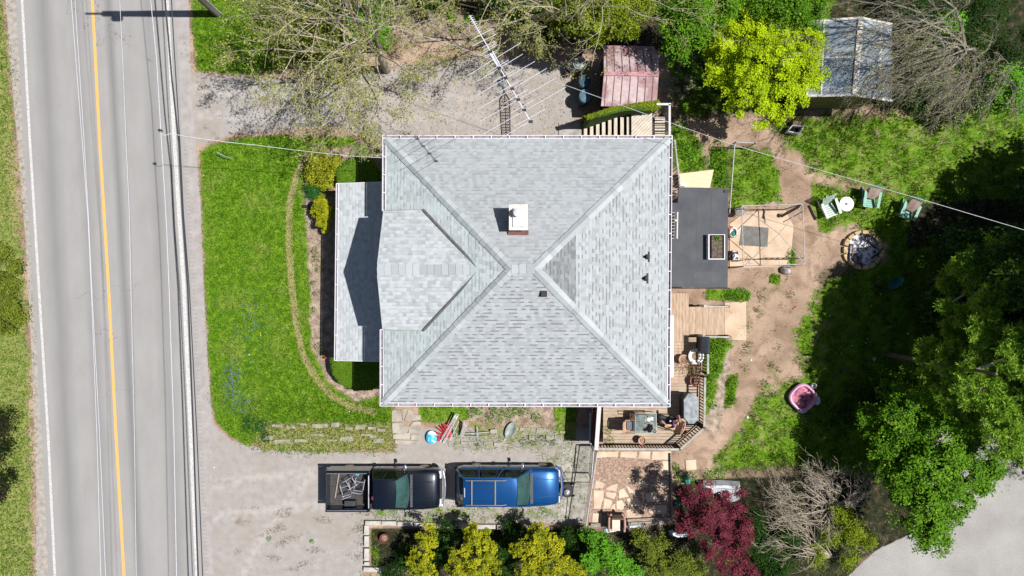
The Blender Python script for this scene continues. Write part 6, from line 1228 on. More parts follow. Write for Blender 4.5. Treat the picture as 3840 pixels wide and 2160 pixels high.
# small litter in the yard
wl = mat('white_scrap', (.6, .6, .58), .7, .1, 5)
for i, (px, py, s_) in enumerate([(3405, 1251, .05), (3253, 1271, .035), (3246, 1286, .03), (3195, 1296, .035), (3302, 1103, .04), (3267, 1146, .03), (3155, 1325, .03), (3374, 1536, .05), (3470, 1594, .04), (3112, 1184, .035), (3338, 1225, .03), (3458, 960, .045), (3525, 882, .03), (2817, 1350, .05), (2804, 1564, .06), (803, 1752, .035), (1310, 1543, .03), (935, 1330, .03)]):
    c = P(px, py, .03); m = MB(); m.prism([(c[0] + s_ * math.cos(k + i) * R.uniform(.7, 1.2), c[1] + s_ * math.sin(k + i) * R.uniform(.7, 1.2)) for k in (0, 1.2, 2.5, 3.6, 5)], .02, .045); m.build('litter_scrap', wl, label='tiny white scrap of litter on the ground', cat='litter', group='white scraps of litter')
c = P(3278, 1346, .03); m = MB(); m.lathe((c[0], c[1], .01), [(.07, 0), (.075, .03), (.03, .03), (.028, .0)], 18); m.build('white_ring', wl, label='small white plastic ring lying in the dark pine shade', cat='ring')
c = P(2979, 1155, .02); m = MB(); m.bar(P(2972, 1160, .03), P(2986, 1148, .03), .03, .03); m.build('red_stick', redc, label='thin red stick on the bare dirt of the back yard', cat='stick')
# ------------------------------------------------------------------ foliage
def unit(v): return v / (np.linalg.norm(v, axis=1, keepdims=True) + 1e-9)
def leafquads(p, nrm, size, rs, wr=.55):
    n = len(p); t = unit(np.cross(nrm, rs.normal(size=(n, 3)))); b = unit(np.cross(nrm, t)); s = (size * rs.uniform(.6, 1.3, n))[:, None]
    V = np.empty((n, 4, 3)); V[:, 0] = p - t * s; V[:, 1] = p + b * s * wr; V[:, 2] = p + t * s; V[:, 3] = p - b * s * wr
    return V.reshape(-1, 3)
def crown_pts(blobs, K, nl, cr, rs, low=-.25):
    """blobs: (px,py,z,r[,rz]); returns leaf positions and normals, clump by clump"""
    tot = sum(b[3] ** 2 for b in blobs); Pp = []; Nn = []; Cr = []
    for b in blobs:
        c = np.array(P(b[0], b[1], b[2])); r = b[3]; rz = b[4] if len(b) > 4 else r * .75; k = max(3, int(K * r * r / tot))
        d = unit(rs.normal(size=(k, 3))); d[:, 2] = np.where(d[:, 2] < low, -d[:, 2], d[:, 2])
        cc = c + d * np.array([r, r, rz * 1.15]) * rs.uniform(.6, 1.08, (k, 1)); cc[:, 2] += rs.uniform(-.22, .12, k) * min(1, r)
        cs = cr * rs.uniform(.6, 1.35, k)
        pos = np.repeat(cc, nl, 0) + np.clip(rs.normal(size=(k * nl, 3)), -1.7, 1.7) * np.repeat(cs, nl)[:, None] * np.array([1, 1, .55])
        od = np.repeat(d, nl, 0); nn = unit(od * .45 + np.array([0, 0, .75]) + rs.normal(size=(k * nl, 3)) * .45)
        Pp.append(pos); Nn.append(nn); Cr.append(np.repeat(rs.rand(k), nl))
    return np.concatenate(Pp), np.concatenate(Nn), np.concatenate(Cr)
def limbs(t, base, tips, r0, m_, name='trunk', sag=0, rs=R):
    mb = MB(); b = Vector(base)
    top = Vector((b.x, b.y, max(.4, min(q[2] for q in tips) * .35))); top = b.lerp(Vector(tips[0]), .25)
    top.z = max(.3, b.z + (tips[0][2] - b.z) * .35); mb.tube([b, b.lerp(top, .5) + Vector((.03, .02, 0)), top], r0, r0 * .75, 8)
    for q in tips:
        q = Vector(q); mid = top.lerp(q, .5) + Vector((rs.uniform(-.2, .2), rs.uniform(-.2, .2), .1)); mb.tube([top, mid, q], r0 * .5, r0 * .12, 6)
    return mb.build(name, m_, t)
bark = mat('bark', (.11, .09, .07), .9, .3, 9, .3); barkp = mat('pale_bark', (.30, .25, .19), .9, .3, 7, .2, col2=(.46, .40, .30))
def leafy(name, label, cat, base, blobs, K, nl, size, cr, lm, seed, r0=.12, low=-.25, group=None, wr=.55, bm=bark, crown='crown'):
    rs = np.random.RandomState(seed); b = P(*base, 0); t = thing(name, (b[0], b[1], 0), label, cat, group); nl = int(nl * 1.35); cr = cr * .8; size = size * .92
    p, n_, c_ = crown_pts(blobs, K, nl, cr, rs, low); V = leafquads(p, n_, size, rs, wr)
    np_mesh(crown, V, 4, lm, t, rnd=np.clip(.4 * rs.rand(len(p)) + .6 * c_, 0, 1))
    limbs(t, (b[0], b[1], 0), [P(q[0], q[1], max(.2, q[2] - .1)) for q in blobs], r0, bm, 'trunk' if 'tree' in name or 'maple' in name or 'conifer' in name else 'stem'); return t
L_yel = leafmat('leaf_yellow_green', (.18, .28, .006), (.46, .60, .008), (.70, .80, .02), .22)
L_grn = leafmat('leaf_green', (.03, .085, .005), (.12, .26, .010), (.30, .46, .05), .15); L_bri = leafmat('leaf_bright_green', (.05, .15, .010), (.15, .38, .02), (.30, .55, .10), .2)
L_dk = leafmat('leaf_dark_green', (.010, .035, .005), (.035, .085, .010), (.10, .18, .02)); L_red = leafmat('leaf_maroon', (.05, .008, .014), (.20, .038, .055), (.40, .11, .13), .15)
L_gold = leafmat('leaf_gold', (.06, .10, .006), (.38, .37, .012), (.80, .66, .03), .15); L_olive = leafmat('leaf_olive', (.05, .075, .010), (.19, .23, .025), (.34, .36, .06), .2)
L_bud = leafmat('leaf_bud', (.17, .19, .03), (.34, .37, .08), (.50, .52, .16)); L_pine = leafmat('needle', (.10, .20, .015), (.36, .56, .06), (.58, .76, .15), .3)
L_ced = leafmat('cedar', (.05, .075, .006), (.22, .29, .012), (.36, .42, .03), .2); L_yb = leafmat('golden_thread', (.13, .16, .010), (.34, .35, .02), (.56, .50, .06), .2); L_topi = leafmat('hedge_leaf', (.045, .10, .005), (.10, .19, .010), (.17, .27, .02), .12)
leafy('undergrowth', 'dark green brush along the top edge under the budding trees', 'shrub', (1700, -20), [(1150, -20, 1.5, .9), (1300, 0, 1.4, .8), (1480, -20, 1.3, .8), (1230, 60, 1.0, .6), (1620, -10, 1.2, .6), (1080, 60, 1.0, .6), (1850, 10, 1.2, .6), (1980, 60, 1.2, .7), (2060, 130, 1.0, .6), (2130, 20, 1.4, .8)], 300, 40, .05, .2, L_dk, 61, .05)
leafy('golden_tree', 'rounded bright yellow green tree covering the corner of the grey shed', 'tree', (2790, 350), [(2850, 240, 3.6, 1.5), (2750, 160, 3.3, 1.1), (2880, 110, 3.6, .85), (2990, 180, 3.6, .85), (2710, 250, 3.0, .85), (2960, 330, 3.4, 1.0), (2800, 350, 3.2, 1.05), (2880, 430, 2.9, .7), (3030, 240, 3.4, .65), (2920, 60, 3.6, .75), (2830, 30, 3.6, .65), (2740, 80, 3.3, .6), (2660, 280, 2.9, .5), (3050, 180, 3.4, .5), (3060, 300, 3.2, .45), (2670, 190, 2.8, .4), (2800, 60, 3.6, .5), (2700, 120, 3.2, .4), (3060, 160, 3.2, .4), (2900, 470, 2.6, .3)], 460, 80, .046, .14, L_yel, 1, .16)
leafy('maple', 'dark red Japanese maple tree at the south end of the patio', 'tree', (2600, 1880), [(2670, 1930, 2.9, .85), (2600, 1850, 2.7, .55), (2740, 1880, 2.9, .65), (2580, 1960, 2.6, .55), (2760, 1990, 2.9, .7), (2680, 2040, 2.9, .6), (2740, 2100, 2.9, .65), (2640, 1830, 2.8, .35), (2780, 2150, 2.8, .5), (2700, 2000, 3.1, .5)], 200, 80, .042, .13, L_red, 2, .10)
GR = 'golden shrubs in the bordered bed'
leafy('golden_shrub', 'narrow gold tipped shrub, the westernmost of the three in the bordered bed', 'shrub', (1590, 2010), [(1600, 2000, 1.5, .45), (1590, 2060, 1.7, .45), (1570, 2120, 1.7, .5), (1610, 2160, 1.7, .45), (1620, 2030, 1.4, .3)], 100, 34, .05, .09, L_gold, 3, .06, group=GR)
leafy('golden_shrub', 'big rounded gold tipped shrub in the middle of the bordered bed', 'shrub', (1760, 2040), [(1790, 2020, 1.9, .55), (1820, 2060, 2.0, .5), (1730, 2080, 1.8, .5), (1790, 2120, 2.0, .6), (1720, 2150, 1.8, .55), (1850, 2120, 1.8, .3), (1760, 1975, 1.6, .25)], 210, 34, .05, .09, L_gold, 4, .08, group=GR)
leafy('golden_shrub', 'gold tipped shrub nearest the slanting chain link fence', 'shrub', (2030, 2050), [(2020, 2010, 1.9, .5), (2070, 2050, 1.9, .5), (2000, 2080, 1.9, .5), (2060, 2120, 2.0, .55), (1940, 2060, 1.7, .35), (2120, 2110, 1.8, .4), (1980, 2150, 1.8, .45), (2160, 2140, 1.8, .35)], 200, 34, .05, .09, L_gold, 5, .08, group=GR)
for i, bl_ in enumerate(([(1530, 2090, .5, .5), (1650, 2070, .6, .5), (1480, 2150, .5, .5)], [(1680, 2000, .6, .55), (1900, 2070, .6, .6), (1890, 2140, .6, .6)], [(2140, 2020, .6, .5), (2180, 2080, .7, .5), (1920, 1990, .5, .45)])):
    leafy('undergrowth', ['dark green low foliage at the west end of the golden shrubs', 'dark green low foliage filling the gap between the golden shrubs', 'dark green low foliage beside the slanting fence foot'][i], 'shrub', (bl_[0][0], bl_[0][1]), bl_, 90, 36, .05, .15, L_dk, 30 + i, .03)
leafy('green_shrub', 'bright green leafy shrub south of the crumpled plastic sheet', 'shrub', (2260, 2050), [(2240, 2040, 1.6, .5), (2290, 2080, 1.8, .55), (2330, 2130, 1.8, .5), (2220, 2100, 1.6, .45), (2370, 2150, 1.7, .4), (2200, 2010, 1.3, .25)], 150, 40, .05, .12, L_bri, 6, .07)
leafy('olive_shrub', 'olive yellow shrub between the bright green shrub and the maple', 'shrub', (2440, 2040), [(2440, 2060, 1.2, .5), (2400, 2020, 1.0, .35), (2480, 2030, 1.2, .3), (2540, 2110, 1.1, .6), (2470, 2130, 1.1, .5), (2620, 2130, 1.0, .4)], 150, 40, .045, .14, L_olive, 7, .06)
leafy('broadleaf_tree', 'wide bright green broadleaf tree bordering the pale gravel lot', 'tree', (3330, 1720), [(3475, 1772, 3.6, 1.4), (3355, 1712, 3.2, 0.9), (3535, 1632, 4.0, 1.1), (3615, 1752, 3.8, 0.9), (3455, 1922, 3.4, 1.0), (3495, 2012, 3.2, 0.7), (3385, 1572, 3.4, 0.8), (3305, 1632, 2.8, 0.5), (3675, 1822, 3.8, 0.45), (3575, 1892, 3.6, 0.6), (3455, 1552, 3.6, 0.7), (3255, 1562, 2.6, 0.45), (3385, 1822, 3.0, 0.7), (3295, 1712, 2.6, 0.4), (3715, 1752, 4, 0.5), (3355, 1472, 2.6, 0.5)], 520, 75, .060, .19, L_grn, 8, .2)
leafy('broadleaf_tree', 'mid green leafy tree above the shaded strip right of the red shed', 'tree', (2540, 260), [(2560, 90, 4.0, .8), (2600, 40, 4.2, .8), (2540, 180, 3.4, .55), (2700, 30, 4.0, .7), (2620, 130, 3.6, .5), (2500, 60, 3.6, .4)], 230, 40, .055, .17, L_grn, 9, .13)
leafy('broadleaf_tree', 'dark green leafy tree at the top edge between the golden tree and grey shed', 'tree', (2860, 130), [(2960, 20, 4.4, .8), (3040, 20, 4.2, .6), (3000, 110, 3.0, .45), (2860, 0, 4.2, .6), (3060, 120, 2.8, .25)], 190, 40, .055, .18, L_grn, 10, .13)
leafy('cedar_tree', 'yellow green cedar under bare branches at the top, left of the red shed', 'tree', (2170, 220), [(2200, 60, 4.0, .9), (2260, 20, 4.2, .9), (2330, 90, 3.8, .7), (2120, 90, 3.4, .5), (2240, 130, 3.4, .5), (2400, 30, 3.6, .5), (2080, 30, 3.4, .5)], 330, 46, .05, .14, L_ced, 11, .12)
leafy('shrub', 'bright green shrub glimpsed through the budding branches at the top', 'shrub', (1380, 160), [(1360, 110, 1.2, .6), (1420, 130, 1.3, .5), (1330, 170, .8, .4), (1420, 20, 1.2, .5)], 110, 40, .05, .15, L_bri, 12, .05)
leafy('hedge_bush', 'rounded dark leafy undergrowth below the budding tree at the lawn edge', 'shrub', (1180, 150), [(1120, 90, 1.5, .8), (1200, 160, 1.3, .8), (1050, 20, 1.5, .8), (1250, 60, 1.4, .7), (1060, 190, 1.1, .6), (1150, 230, 1.0, .5), (1300, 210, .9, .5)], 210, 36, .045, .18, L_olive, 13, .05)
# front bed shrubs
leafy('golden_conifer', 'loose yellow thread leaved shrub at the north end of the front bed', 'shrub', (1220, 640), [(1200, 600, .9, .45), (1225, 650, .8, .42), (1180, 630, .7, .32), (1255, 610, .7, .3), (1215, 690, .6, .3), (1170, 670, .5, .22)], 170, 44, .045, .10, L_yb, 14, .04)
leafy('golden_conifer', 'compact golden shrub touching the middle of the porch roof', 'shrub', (1222, 800), [(1205, 770, .9, .32), (1222, 800, 1.0, .33), (1212, 835, .9, .28), (1190, 790, .7, .24), (1222, 862, .6, .16), (1205, 750, .6, .2)], 170, 46, .038, .07, L_gold, 15, .04)
leafy('spiky_plant', 'dark green grassy clump between the two yellow shrubs', 'plant', (1178, 712), [(1178, 712, .25, .28, .2)], 40, 46, .10, .12, leafmat('blade_green', (.02, .09, .02), (.05, .19, .035), None), 16, .02, wr=.12)
def topiary(name, label, pts, z, seed, top=.35, dens=2600, lm=L_topi):
    """clipped mass: outline in pixels at its widest height"""
    rs = np.random.RandomState(seed); c = (sum(p[0] for p in pts) / len(pts), sum(p[1] for p in pts) / len(pts)); b = P(*c, 0); t = thing(name, (b[0], b[1], 0), label, 'hedge')
    X = rs.uniform(min(p[0] for p in pts), max(p[0] for p in pts), dens * 3); Y = rs.uniform(min(p[1] for p in pts), max(p[1] for p in pts), dens * 3)
    s = sdist(pts, X, Y); k = s > 0; X, Y, s = X[k], Y[k], s[k]; ed = np.clip(s / 22, 0, 1); zz = z - top * (1 - np.sqrt(1 - (1 - ed) ** 2)) + rs.uniform(-.04, .04, len(X))
    W_ = np.stack([(X - 1920) * (H - zz) / F, (1080 - Y) * (H - zz) / F, zz], 1); nn = unit(np.stack([rs.normal(size=len(X)) * .35, rs.normal(size=len(X)) * .35, np.ones(len(X))], 1))
    np_mesh('leaves', leafquads(W_, nn, .045, rs), 4, lm, t, rnd=np.clip(rs.normal(.5, .2, len(X)), 0, 1))
    m = MB(); ins = [(c[0] + (p[0] - c[0]) * .93, c[1] + (p[1] - c[1]) * .93) for p in pts]; lo_ = PP(ins, z - .3); mid = [(*q, .02) for q in lo_]; hi_ = [(*q, z - .28) for q in lo_]; hh = [(*q, z - .06) for q in PP([(c[0] + (p[0] - c[0]) * .72, c[1] + (p[1] - c[1]) * .72) for p in pts], z)]
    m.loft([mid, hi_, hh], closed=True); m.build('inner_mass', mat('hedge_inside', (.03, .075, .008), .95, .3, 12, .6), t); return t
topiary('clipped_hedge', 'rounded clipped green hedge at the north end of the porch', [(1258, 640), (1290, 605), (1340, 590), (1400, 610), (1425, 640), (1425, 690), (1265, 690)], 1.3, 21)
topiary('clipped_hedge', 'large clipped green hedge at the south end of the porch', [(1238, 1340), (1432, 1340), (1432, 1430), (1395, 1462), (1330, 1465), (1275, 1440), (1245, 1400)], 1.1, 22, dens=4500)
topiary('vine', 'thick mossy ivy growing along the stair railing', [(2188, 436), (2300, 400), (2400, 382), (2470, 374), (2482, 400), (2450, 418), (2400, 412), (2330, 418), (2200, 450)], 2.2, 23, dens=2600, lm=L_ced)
def tufts(name, label, cat, spots, lm, size=.09, n=34, seed=0, zc=.18, group=None, wr=.3, sp=.13):
    for i, (px, py, r) in enumerate(spots):
        rs = np.random.RandomState(seed + i); k = int(n * 40 * r * r) + 20; c = P(px, py, 0); a = rs.uniform(0, 6.28, k); q = np.sqrt(rs.rand(k)) * r
        z = np.maximum(.02, zc * (1 - (q / r) ** 2) * rs.uniform(.3, 1.1, k)); p = np.stack([c[0] + q * np.cos(a), c[1] + q * np.sin(a), z], 1)
        nn = unit(np.stack([np.cos(a) * .5, np.sin(a) * .5, np.ones(k)], 1) + rs.normal(size=(k, 3)) * .5)
        np_mesh(name, leafquads(p, nn, size, rs, wr), 4, lm, rnd=rs.rand(k), label=label[i] if isinstance(label, list) else label, cat=cat, group=group)
weed = leafmat('weed_leaf', (.04, .12, .010), (.13, .32, .02), (.28, .48, .05))
tufts('weed_clump', 'tuft of bright weeds in the strip east of the house', 'weeds', [(2540, 480, .5), (2560, 560, .45), (2590, 600, .35), (2650, 610, .35), (2690, 640, .45), (2705, 690, .35), (2620, 555, .3), (2690, 560, .4)], weed, .06, 20, 40, .35, 'weed tufts in the strip east of the house')
tufts('weed_clump', 'leafy weed growing between the deck railing and the dirt path', 'weeds', [(2690, 1300, .42), (2720, 1280, .35), (2665, 1340, .35), (2672, 1410, .25), (2695, 1380, .25), (2655, 1450, .25), (2745, 1440, .3), (2745, 1500, .25), (2672, 1520, .2)], weed, .05, 24, 60, .35, 'weeds beside the deck railing')
tufts('grass_clump', 'thick grass clump on the dirt near the lean-to', 'grass clump', [(2775, 1108, .4), (2740, 1106, .3), (2903, 1045, .25), (2960, 960, .25), (2965, 985, .2)], weed, .05, 26, 80, .22, 'grass clumps near the lean-to')
tufts('weed_clump', 'green weed sprouting beside the red maple', 'weeds', [(2660, 1785, .3), (2700, 1775, .28), (2530, 1750, .22), (2590, 1790, .3), (2545, 1790, .25)], weed, .055, 26, 90, .3, 'weeds beside the red maple')
tufts('leafy_weed', 'low green plant in the front mulch bed', 'plant', [(1185, 975, .28), (1195, 1010, .18), (1180, 940, .2), (1178, 1160, .12), (1180, 1100, .12), (1175, 1060, .14), (1195, 1300, .25), (1215, 1330, .22), (1290, 690, .2), (1240, 720, .22)], L_olive, .04, 26, 100, .2, 'low plants in the front mulch bed')
tufts('leafy_shrub', ['green leafy shrub in the bed at the north-west house corner', 'second leafy shrub near the service wire end at the house corner', 'small bluish plant by the house corner gutter'], 'shrub', [(1392, 590, .75), (1350, 580, .5), (1410, 650, .25)], weed, .045, 26, 120, .7, None)
tufts('garden_plant', 'low plant in the mulch bed on the south side of the house', 'plant', [(1790, 1535, .3), (1770, 1545, .25), (1870, 1555, .3), (1910, 1535, .4), (1955, 1530, .4), (1835, 1560, .2), (2010, 1565, .25), (1850, 1530, .2)], weed, .05, 26, 130, .25, 'low plants along the south side of the house')
tufts('ivy_patch', 'dark blue green ground plant spilling over the edging stones', 'plant', [(1960, 1655, .22), (1995, 1652, .25), (2035, 1650, .25), (2070, 1656, .2), (1790, 1660, .2)], leafmat('ivy_leaf', (.02, .06, .03), (.07, .14, .05)), .035, 26, 150, .15, 'plants over the edging stones')
tufts('hosta', 'broad leaved green plant near the top fence', 'plant', [(1697, 66, .22), (1757, 75, .22), (1800, 75, .22)], weed, .10, 12, 160, .25, 'broad leaved plants near the top fence', wr=.45)
tufts('flower_clump', 'dark green leaf clump at the south-west lawn corner', 'plant', [(940, 1590, .45), (985, 1600, .35), (1000, 1640, .25)], leafmat('leaf_teal', (.012, .06, .02), (.04, .15, .045)), .07, 22, 170, .25, 'leaf clumps at the south-west lawn corner', wr=.2)
tufts('potted_flowers', 'straggly green and yellow plants in the south-west deck corner', 'plant', [(2275, 1640, .25), (2268, 1600, .22), (2285, 1660, .2)], L_olive, .04, 26, 180, .2, 'plants in the south-west deck corner')
for o in C.objects:
    if o.name.startswith('potted_flowers'): o.location.z += ZDK; 
tufts('dry_plant', 'dead straw coloured plant arching over the deck pots', 'plant', [(2556, 1362, .36), (2585, 1385, .36)], leafmat('straw', (.12, .08, .04), (.38, .26, .15), (.16, .17, .05)), .09, 16, 190, .25, 'dead plants over the deck pots', wr=.1)
for o in C.objects:
    if o.name.startswith('dry_plant'): o.location.z += 1.15
tufts('planter_sprout', 'bright green sprout in the planter on the lean-to roof', 'plant', [(2690, 892, .12)], weed, .05, 40, 200, .15)
for o in C.objects:
    if o.name.startswith('planter_sprout'): d = P(2690, 892, 2.7); o.location = (d[0], d[1], 2.68)
tufts('conifer_seedling', 'dark sapling shadowed by the slab north of the wagon', 'plant', [(2035, 1910, .2), (1440, 1885, .2), (1375, 1880, .22), (1055, 1680, .2), (1010, 2018, .14), (1170, 2030, .12)], weed, .04, 26, 210, .15, 'small weed tufts in the gravel')
for o in C.objects:
    if o.name.startswith('conifer_seedling'): o['label'] = 'small green weed tuft growing in the gravel drive'; o.name = 'weed_tuft'
# ------------------------------------------------------------------ bare and budding trees
def segs_mesh(name, S, m_, parent, sides=4):
    """S rows: p0(3) p1(3) r0 r1; loose tapered prisms"""
    S = np.array(S); a, b = S[:, :3], S[:, 3:6]; d = unit(b - a); u = np.where(np.abs(d[:, 2:3]) < .9, np.array([[0, 0, 1.]]), np.array([[1., 0, 0]])); x = unit(np.cross(d, u)); y = np.cross(x, d); out = []
    for k in range(sides):
        q = []
        for kk in (k, k + 1): an = 2 * math.pi * kk / sides; q.append(x * math.cos(an) + y * math.sin(an))
        out.append(np.stack([a + q[0] * S[:, 6:7], a + q[1] * S[:, 6:7], b + q[1] * S[:, 7:8], b + q[0] * S[:, 7:8]], 1))
    return np_mesh(name, np.concatenate(out).reshape(-1, 3), 4, m_, parent)
def grow(S, tips, p, d, L, r, depth, rs, bias, wob=.3, kids=(2, 4), shrink=.62, nseg=5, tipd=2):
    n = nseg if depth > 1 else 4; st_ = L / n; rr = r
    for i in range(n):
        d = d + rs.normal(size=3) * wob * (.6 if depth > 2 else 1) * .5 + bias * .12; d = d / np.linalg.norm(d); q = p + d * st_; r2 = r * (1 - .75 * (i + 1) / n) + .002
        S.append([*p, *q, rr, r2]); p, rr = q, r2
        if depth > 0 and i >= (1 if depth > 2 else 0):
            for _ in range(rs.randint(kids[0], kids[1]) if i >= 1 else 1):
                if rs.rand() < .62:
                    v = rs.normal(size=3); v -= v.dot(d) * d; v /= np.linalg.norm(v) + 1e-9; dd = d * .75 + v * rs.uniform(.45, .95); dd[2] = dd[2] * .6; dd /= np.linalg.norm(dd)
                    grow(S, tips, p, dd, L * shrink * rs.uniform(.6, 1.15), max(.0045 if depth > 1 else .0032, r2 * .62), depth - 1, rs, bias, wob, kids, shrink, nseg, tipd)
        if depth <= tipd: tips.append(q)
def bare(name, label, base, starts, depth, bud, seed, bias=(0, 0, 0), r0=.16, hgt=1.6, nb=3, bs=.03, m_=barkp, spread=.12, lm=L_bud, **kw):
    rs = np.random.RandomState(seed); b = np.array(P(*base, 0)); t = thing(name, tuple(b), label, 'tree'); S = []; tips = []
    top = b + np.array([0, 0, hgt]); S.append([*b, *(b + [0.03, 0, hgt * .5]), r0, r0 * .9]); S.append([*(b + [0.03, 0, hgt * .5]), *top, r0 * .9, r0 * .8])
    for (px, py, z, L, r) in starts:
        e = np.array(P(px, py, z)); d = e - top; L = np.linalg.norm(d) if L is None else L; d = d / np.linalg.norm(d); grow(S, tips, top, d, L, r, depth, rs, np.array(bias), **kw)
    segs_mesh('branches', S, m_, t)
    m = MB(); m.tube([tuple(b), tuple(b + [.03, 0, hgt * .5]), tuple(top)], r0 * 1.02, r0 * .82, 10); m.build('trunk', m_, t)
    if bud:
        T_ = np.repeat(np.array(tips), nb, 0); T_ = T_ + rs.normal(size=T_.shape) * spread; nn = unit(rs.normal(size=T_.shape) * .7 + np.array([0, 0, .8]))
        keep = rs.rand(len(T_)) < bud; T_ = T_[keep]; nn = nn[keep]; np_mesh('buds', leafquads(T_, nn, bs, rs), 4, lm, t, rnd=rs.rand(len(T_)))
    print(label[:30], 'segments', len(S), 'tips', len(tips)); return t
bare('budding_tree', 'large budding tree with pale branches over the north gravel drive', (1452, 262), [(1150, 60, 6.2, None, .11), (1280, 260, 5.6, None, .10), (1120, -20, 6.4, None, .09), (1330, -60, 7.2, None, .11), (1500, 30, 7.0, None, .10), (1060, 260, 5.0, None, .06), (1230, 330, 5.0, None, .06), (1400, 370, 4.6, None, .055), (1540, 200, 5.0, None, .055), (1600, 20, 6.5, None, .06), (1180, -80, 7, None, .06), (1100, 160, 6, None, .055), (1330, 200, 6.5, None, .055)], 3, .5, 5, r0=.2, hgt=2.2, nb=5, bs=.042, kids=(1, 4), spread=.09, shrink=.58)
bare('budding_tree', 'second budding tree reaching over the antenna and bins at the top', (1990, 130), [(1860, -40, 6.3, None, .07), (2010, 30, 6.2, None, .07), (2160, 60, 5.8, None, .07), (1840, 60, 5.6, None, .05), (2300, 0, 6.2, None, .06), (2400, 60, 5.6, None, .05), (2060, 90, 4.6, None, .045)], 3, .4, 15, r0=.17, hgt=2.0, nb=4, bs=.04, kids=(1, 4), spread=.09, shrink=.5)
wbk = mat('willow_bark', (.13, .115, .085), .9, .2, 7, .1, col2=(.30, .27, .21))
bare('willow_tree', 'bare weeping tree hanging its twigs over the grey shed', (3460, 290), [(3560, 150, 5.6, None, .08), (3640, 80, 6.0, None, .08), (3500, 90, 5.2, None, .06), (3560, 290, 4.6, None, .06), (3500, 240, 4.8, None, .06), (3680, 250, 5.0, None, .06)], 3, .18, 25, bias=(-.7, -.5, -.25), r0=.2, hgt=2.6, nb=2, bs=.03, kids=(2, 4), spread=.06, shrink=.5, wob=.22, m_=wbk)
bare('willow_tree', 'bare weeping tree filling the top right corner', (3480, 260), [(3700, 60, 6.8, None, .08), (3820, 120, 6.8, None, .08), (3740, 260, 5.6, None, .07), (3880, 300, 5.5, None, .07), (3640, -60, 7.5, None, .07), (3560, 20, 6.5, None, .06), (3500, -80, 6.5, None, .06)], 3, .18, 26, bias=(-.8, -.55, -.25), r0=.22, hgt=2.6, nb=2, bs=.03, kids=(2, 4), spread=.06, shrink=.52, wob=.22, m_=wbk)
gbk = mat('straw_bark', (.28, .23, .175), .9, .2, 7, .1, col2=(.48, .41, .33))
def tg(base, L, z, k=.62):
    return [(base[0] + (x - base[0]) * k, base[1] + (y - base[1]) * k, z * R.uniform(.7, 1.05), None, .03) for x, y in L]
B1 = (3150, 1930)
bare('bare_bush', 'spreading leafless straw coloured bush south of the pine shade', (3100, 1890), tg(B1, [(2905, 1790), (2960, 1740), (3010, 1770), (3060, 1750), (3110, 1715), (3150, 1740), (3190, 1760), (3200, 1820), (3250, 1830), (3340, 1850), (3360, 1910), (3330, 1970), (2930, 1850), (2870, 1900), (2900, 1980), (3000, 1960), (3040, 2040), (3110, 2060)], 1.9), 3, .03, 27, bias=(-.45, .5, .2), r0=.07, hgt=.35, nb=1, kids=(1, 3), shrink=.55, wob=.14, m_=gbk)
B2 = (3160, 2110)
bare('bare_bush', 'second leafless straw coloured bush at the bottom edge beside the pale lot', (3110, 2080), tg(B2, [(2880, 1900), (2830, 1960), (2860, 2020), (2900, 2080), (2940, 2130), (3000, 1960), (3090, 1990), (3250, 2060), (2900, 1980), (2980, 2050)], 1.5, .8), 3, .03, 28, bias=(-.6, .45, .15), r0=.06, hgt=.3, nb=1, kids=(1, 3), shrink=.5, wob=.13, m_=gbk)
leafy('olive_shrub', 'olive green shrub inside the leafless grey bush', 'shrub', (3080, 1930), [(3200, 1970, 1.3, .5), (3150, 1930, 1.1, .4), (3250, 2020, 1.0, .4), (3200, 2030, .8, .4), (3110, 2010, 1.0, .4), (3060, 2080, .7, .4), (3180, 2100, .7, .35)], 190, 40, .04, .14, L_ced, 31, .04)
leafy('undergrowth', 'dark green undergrowth at the bottom edge right of the maple', 'shrub', (2850, 2050), [(2840, 2050, .9, .7), (2900, 2120, .9, .7), (2950, 2020, .8, .6), (2820, 1960, .8, .5), (2900, 2150, .8, .5)], 190, 38, .05, .2, L_dk, 32, .04)
leafy('undergrowth', 'dark green weeds and brush in the far top right under bare trees', 'shrub', (3400, 380), [(3420, 360, .7, .8), (3500, 300, .8, .9), (3400, 300, .8, .7), (3450, 200, .9, .9), (3420, 100, .9, .8), (3400, 10, 1.0, .8), (3600, 380, .8, .9), (3620, 200, .9, 1.0), (3750, 320, .9, 1.0), (3700, 60, 1, 1.0), (3800, 180, 1, 1.0), (3560, 60, .9, .8)], 420, 38, .055, .25, L_dk, 33, .05)
leafy('broadleaf_tree', 'bright green sapling at the right edge under the bare tree', 'tree', (3450, 420), [(3780, 320, 3.0, .7), (3830, 380, 3.0, .5), (3720, 380, 2.4, .4), (3560, 90, 3, .4)], 110, 40, .055, .18, L_bri, 34, .08)
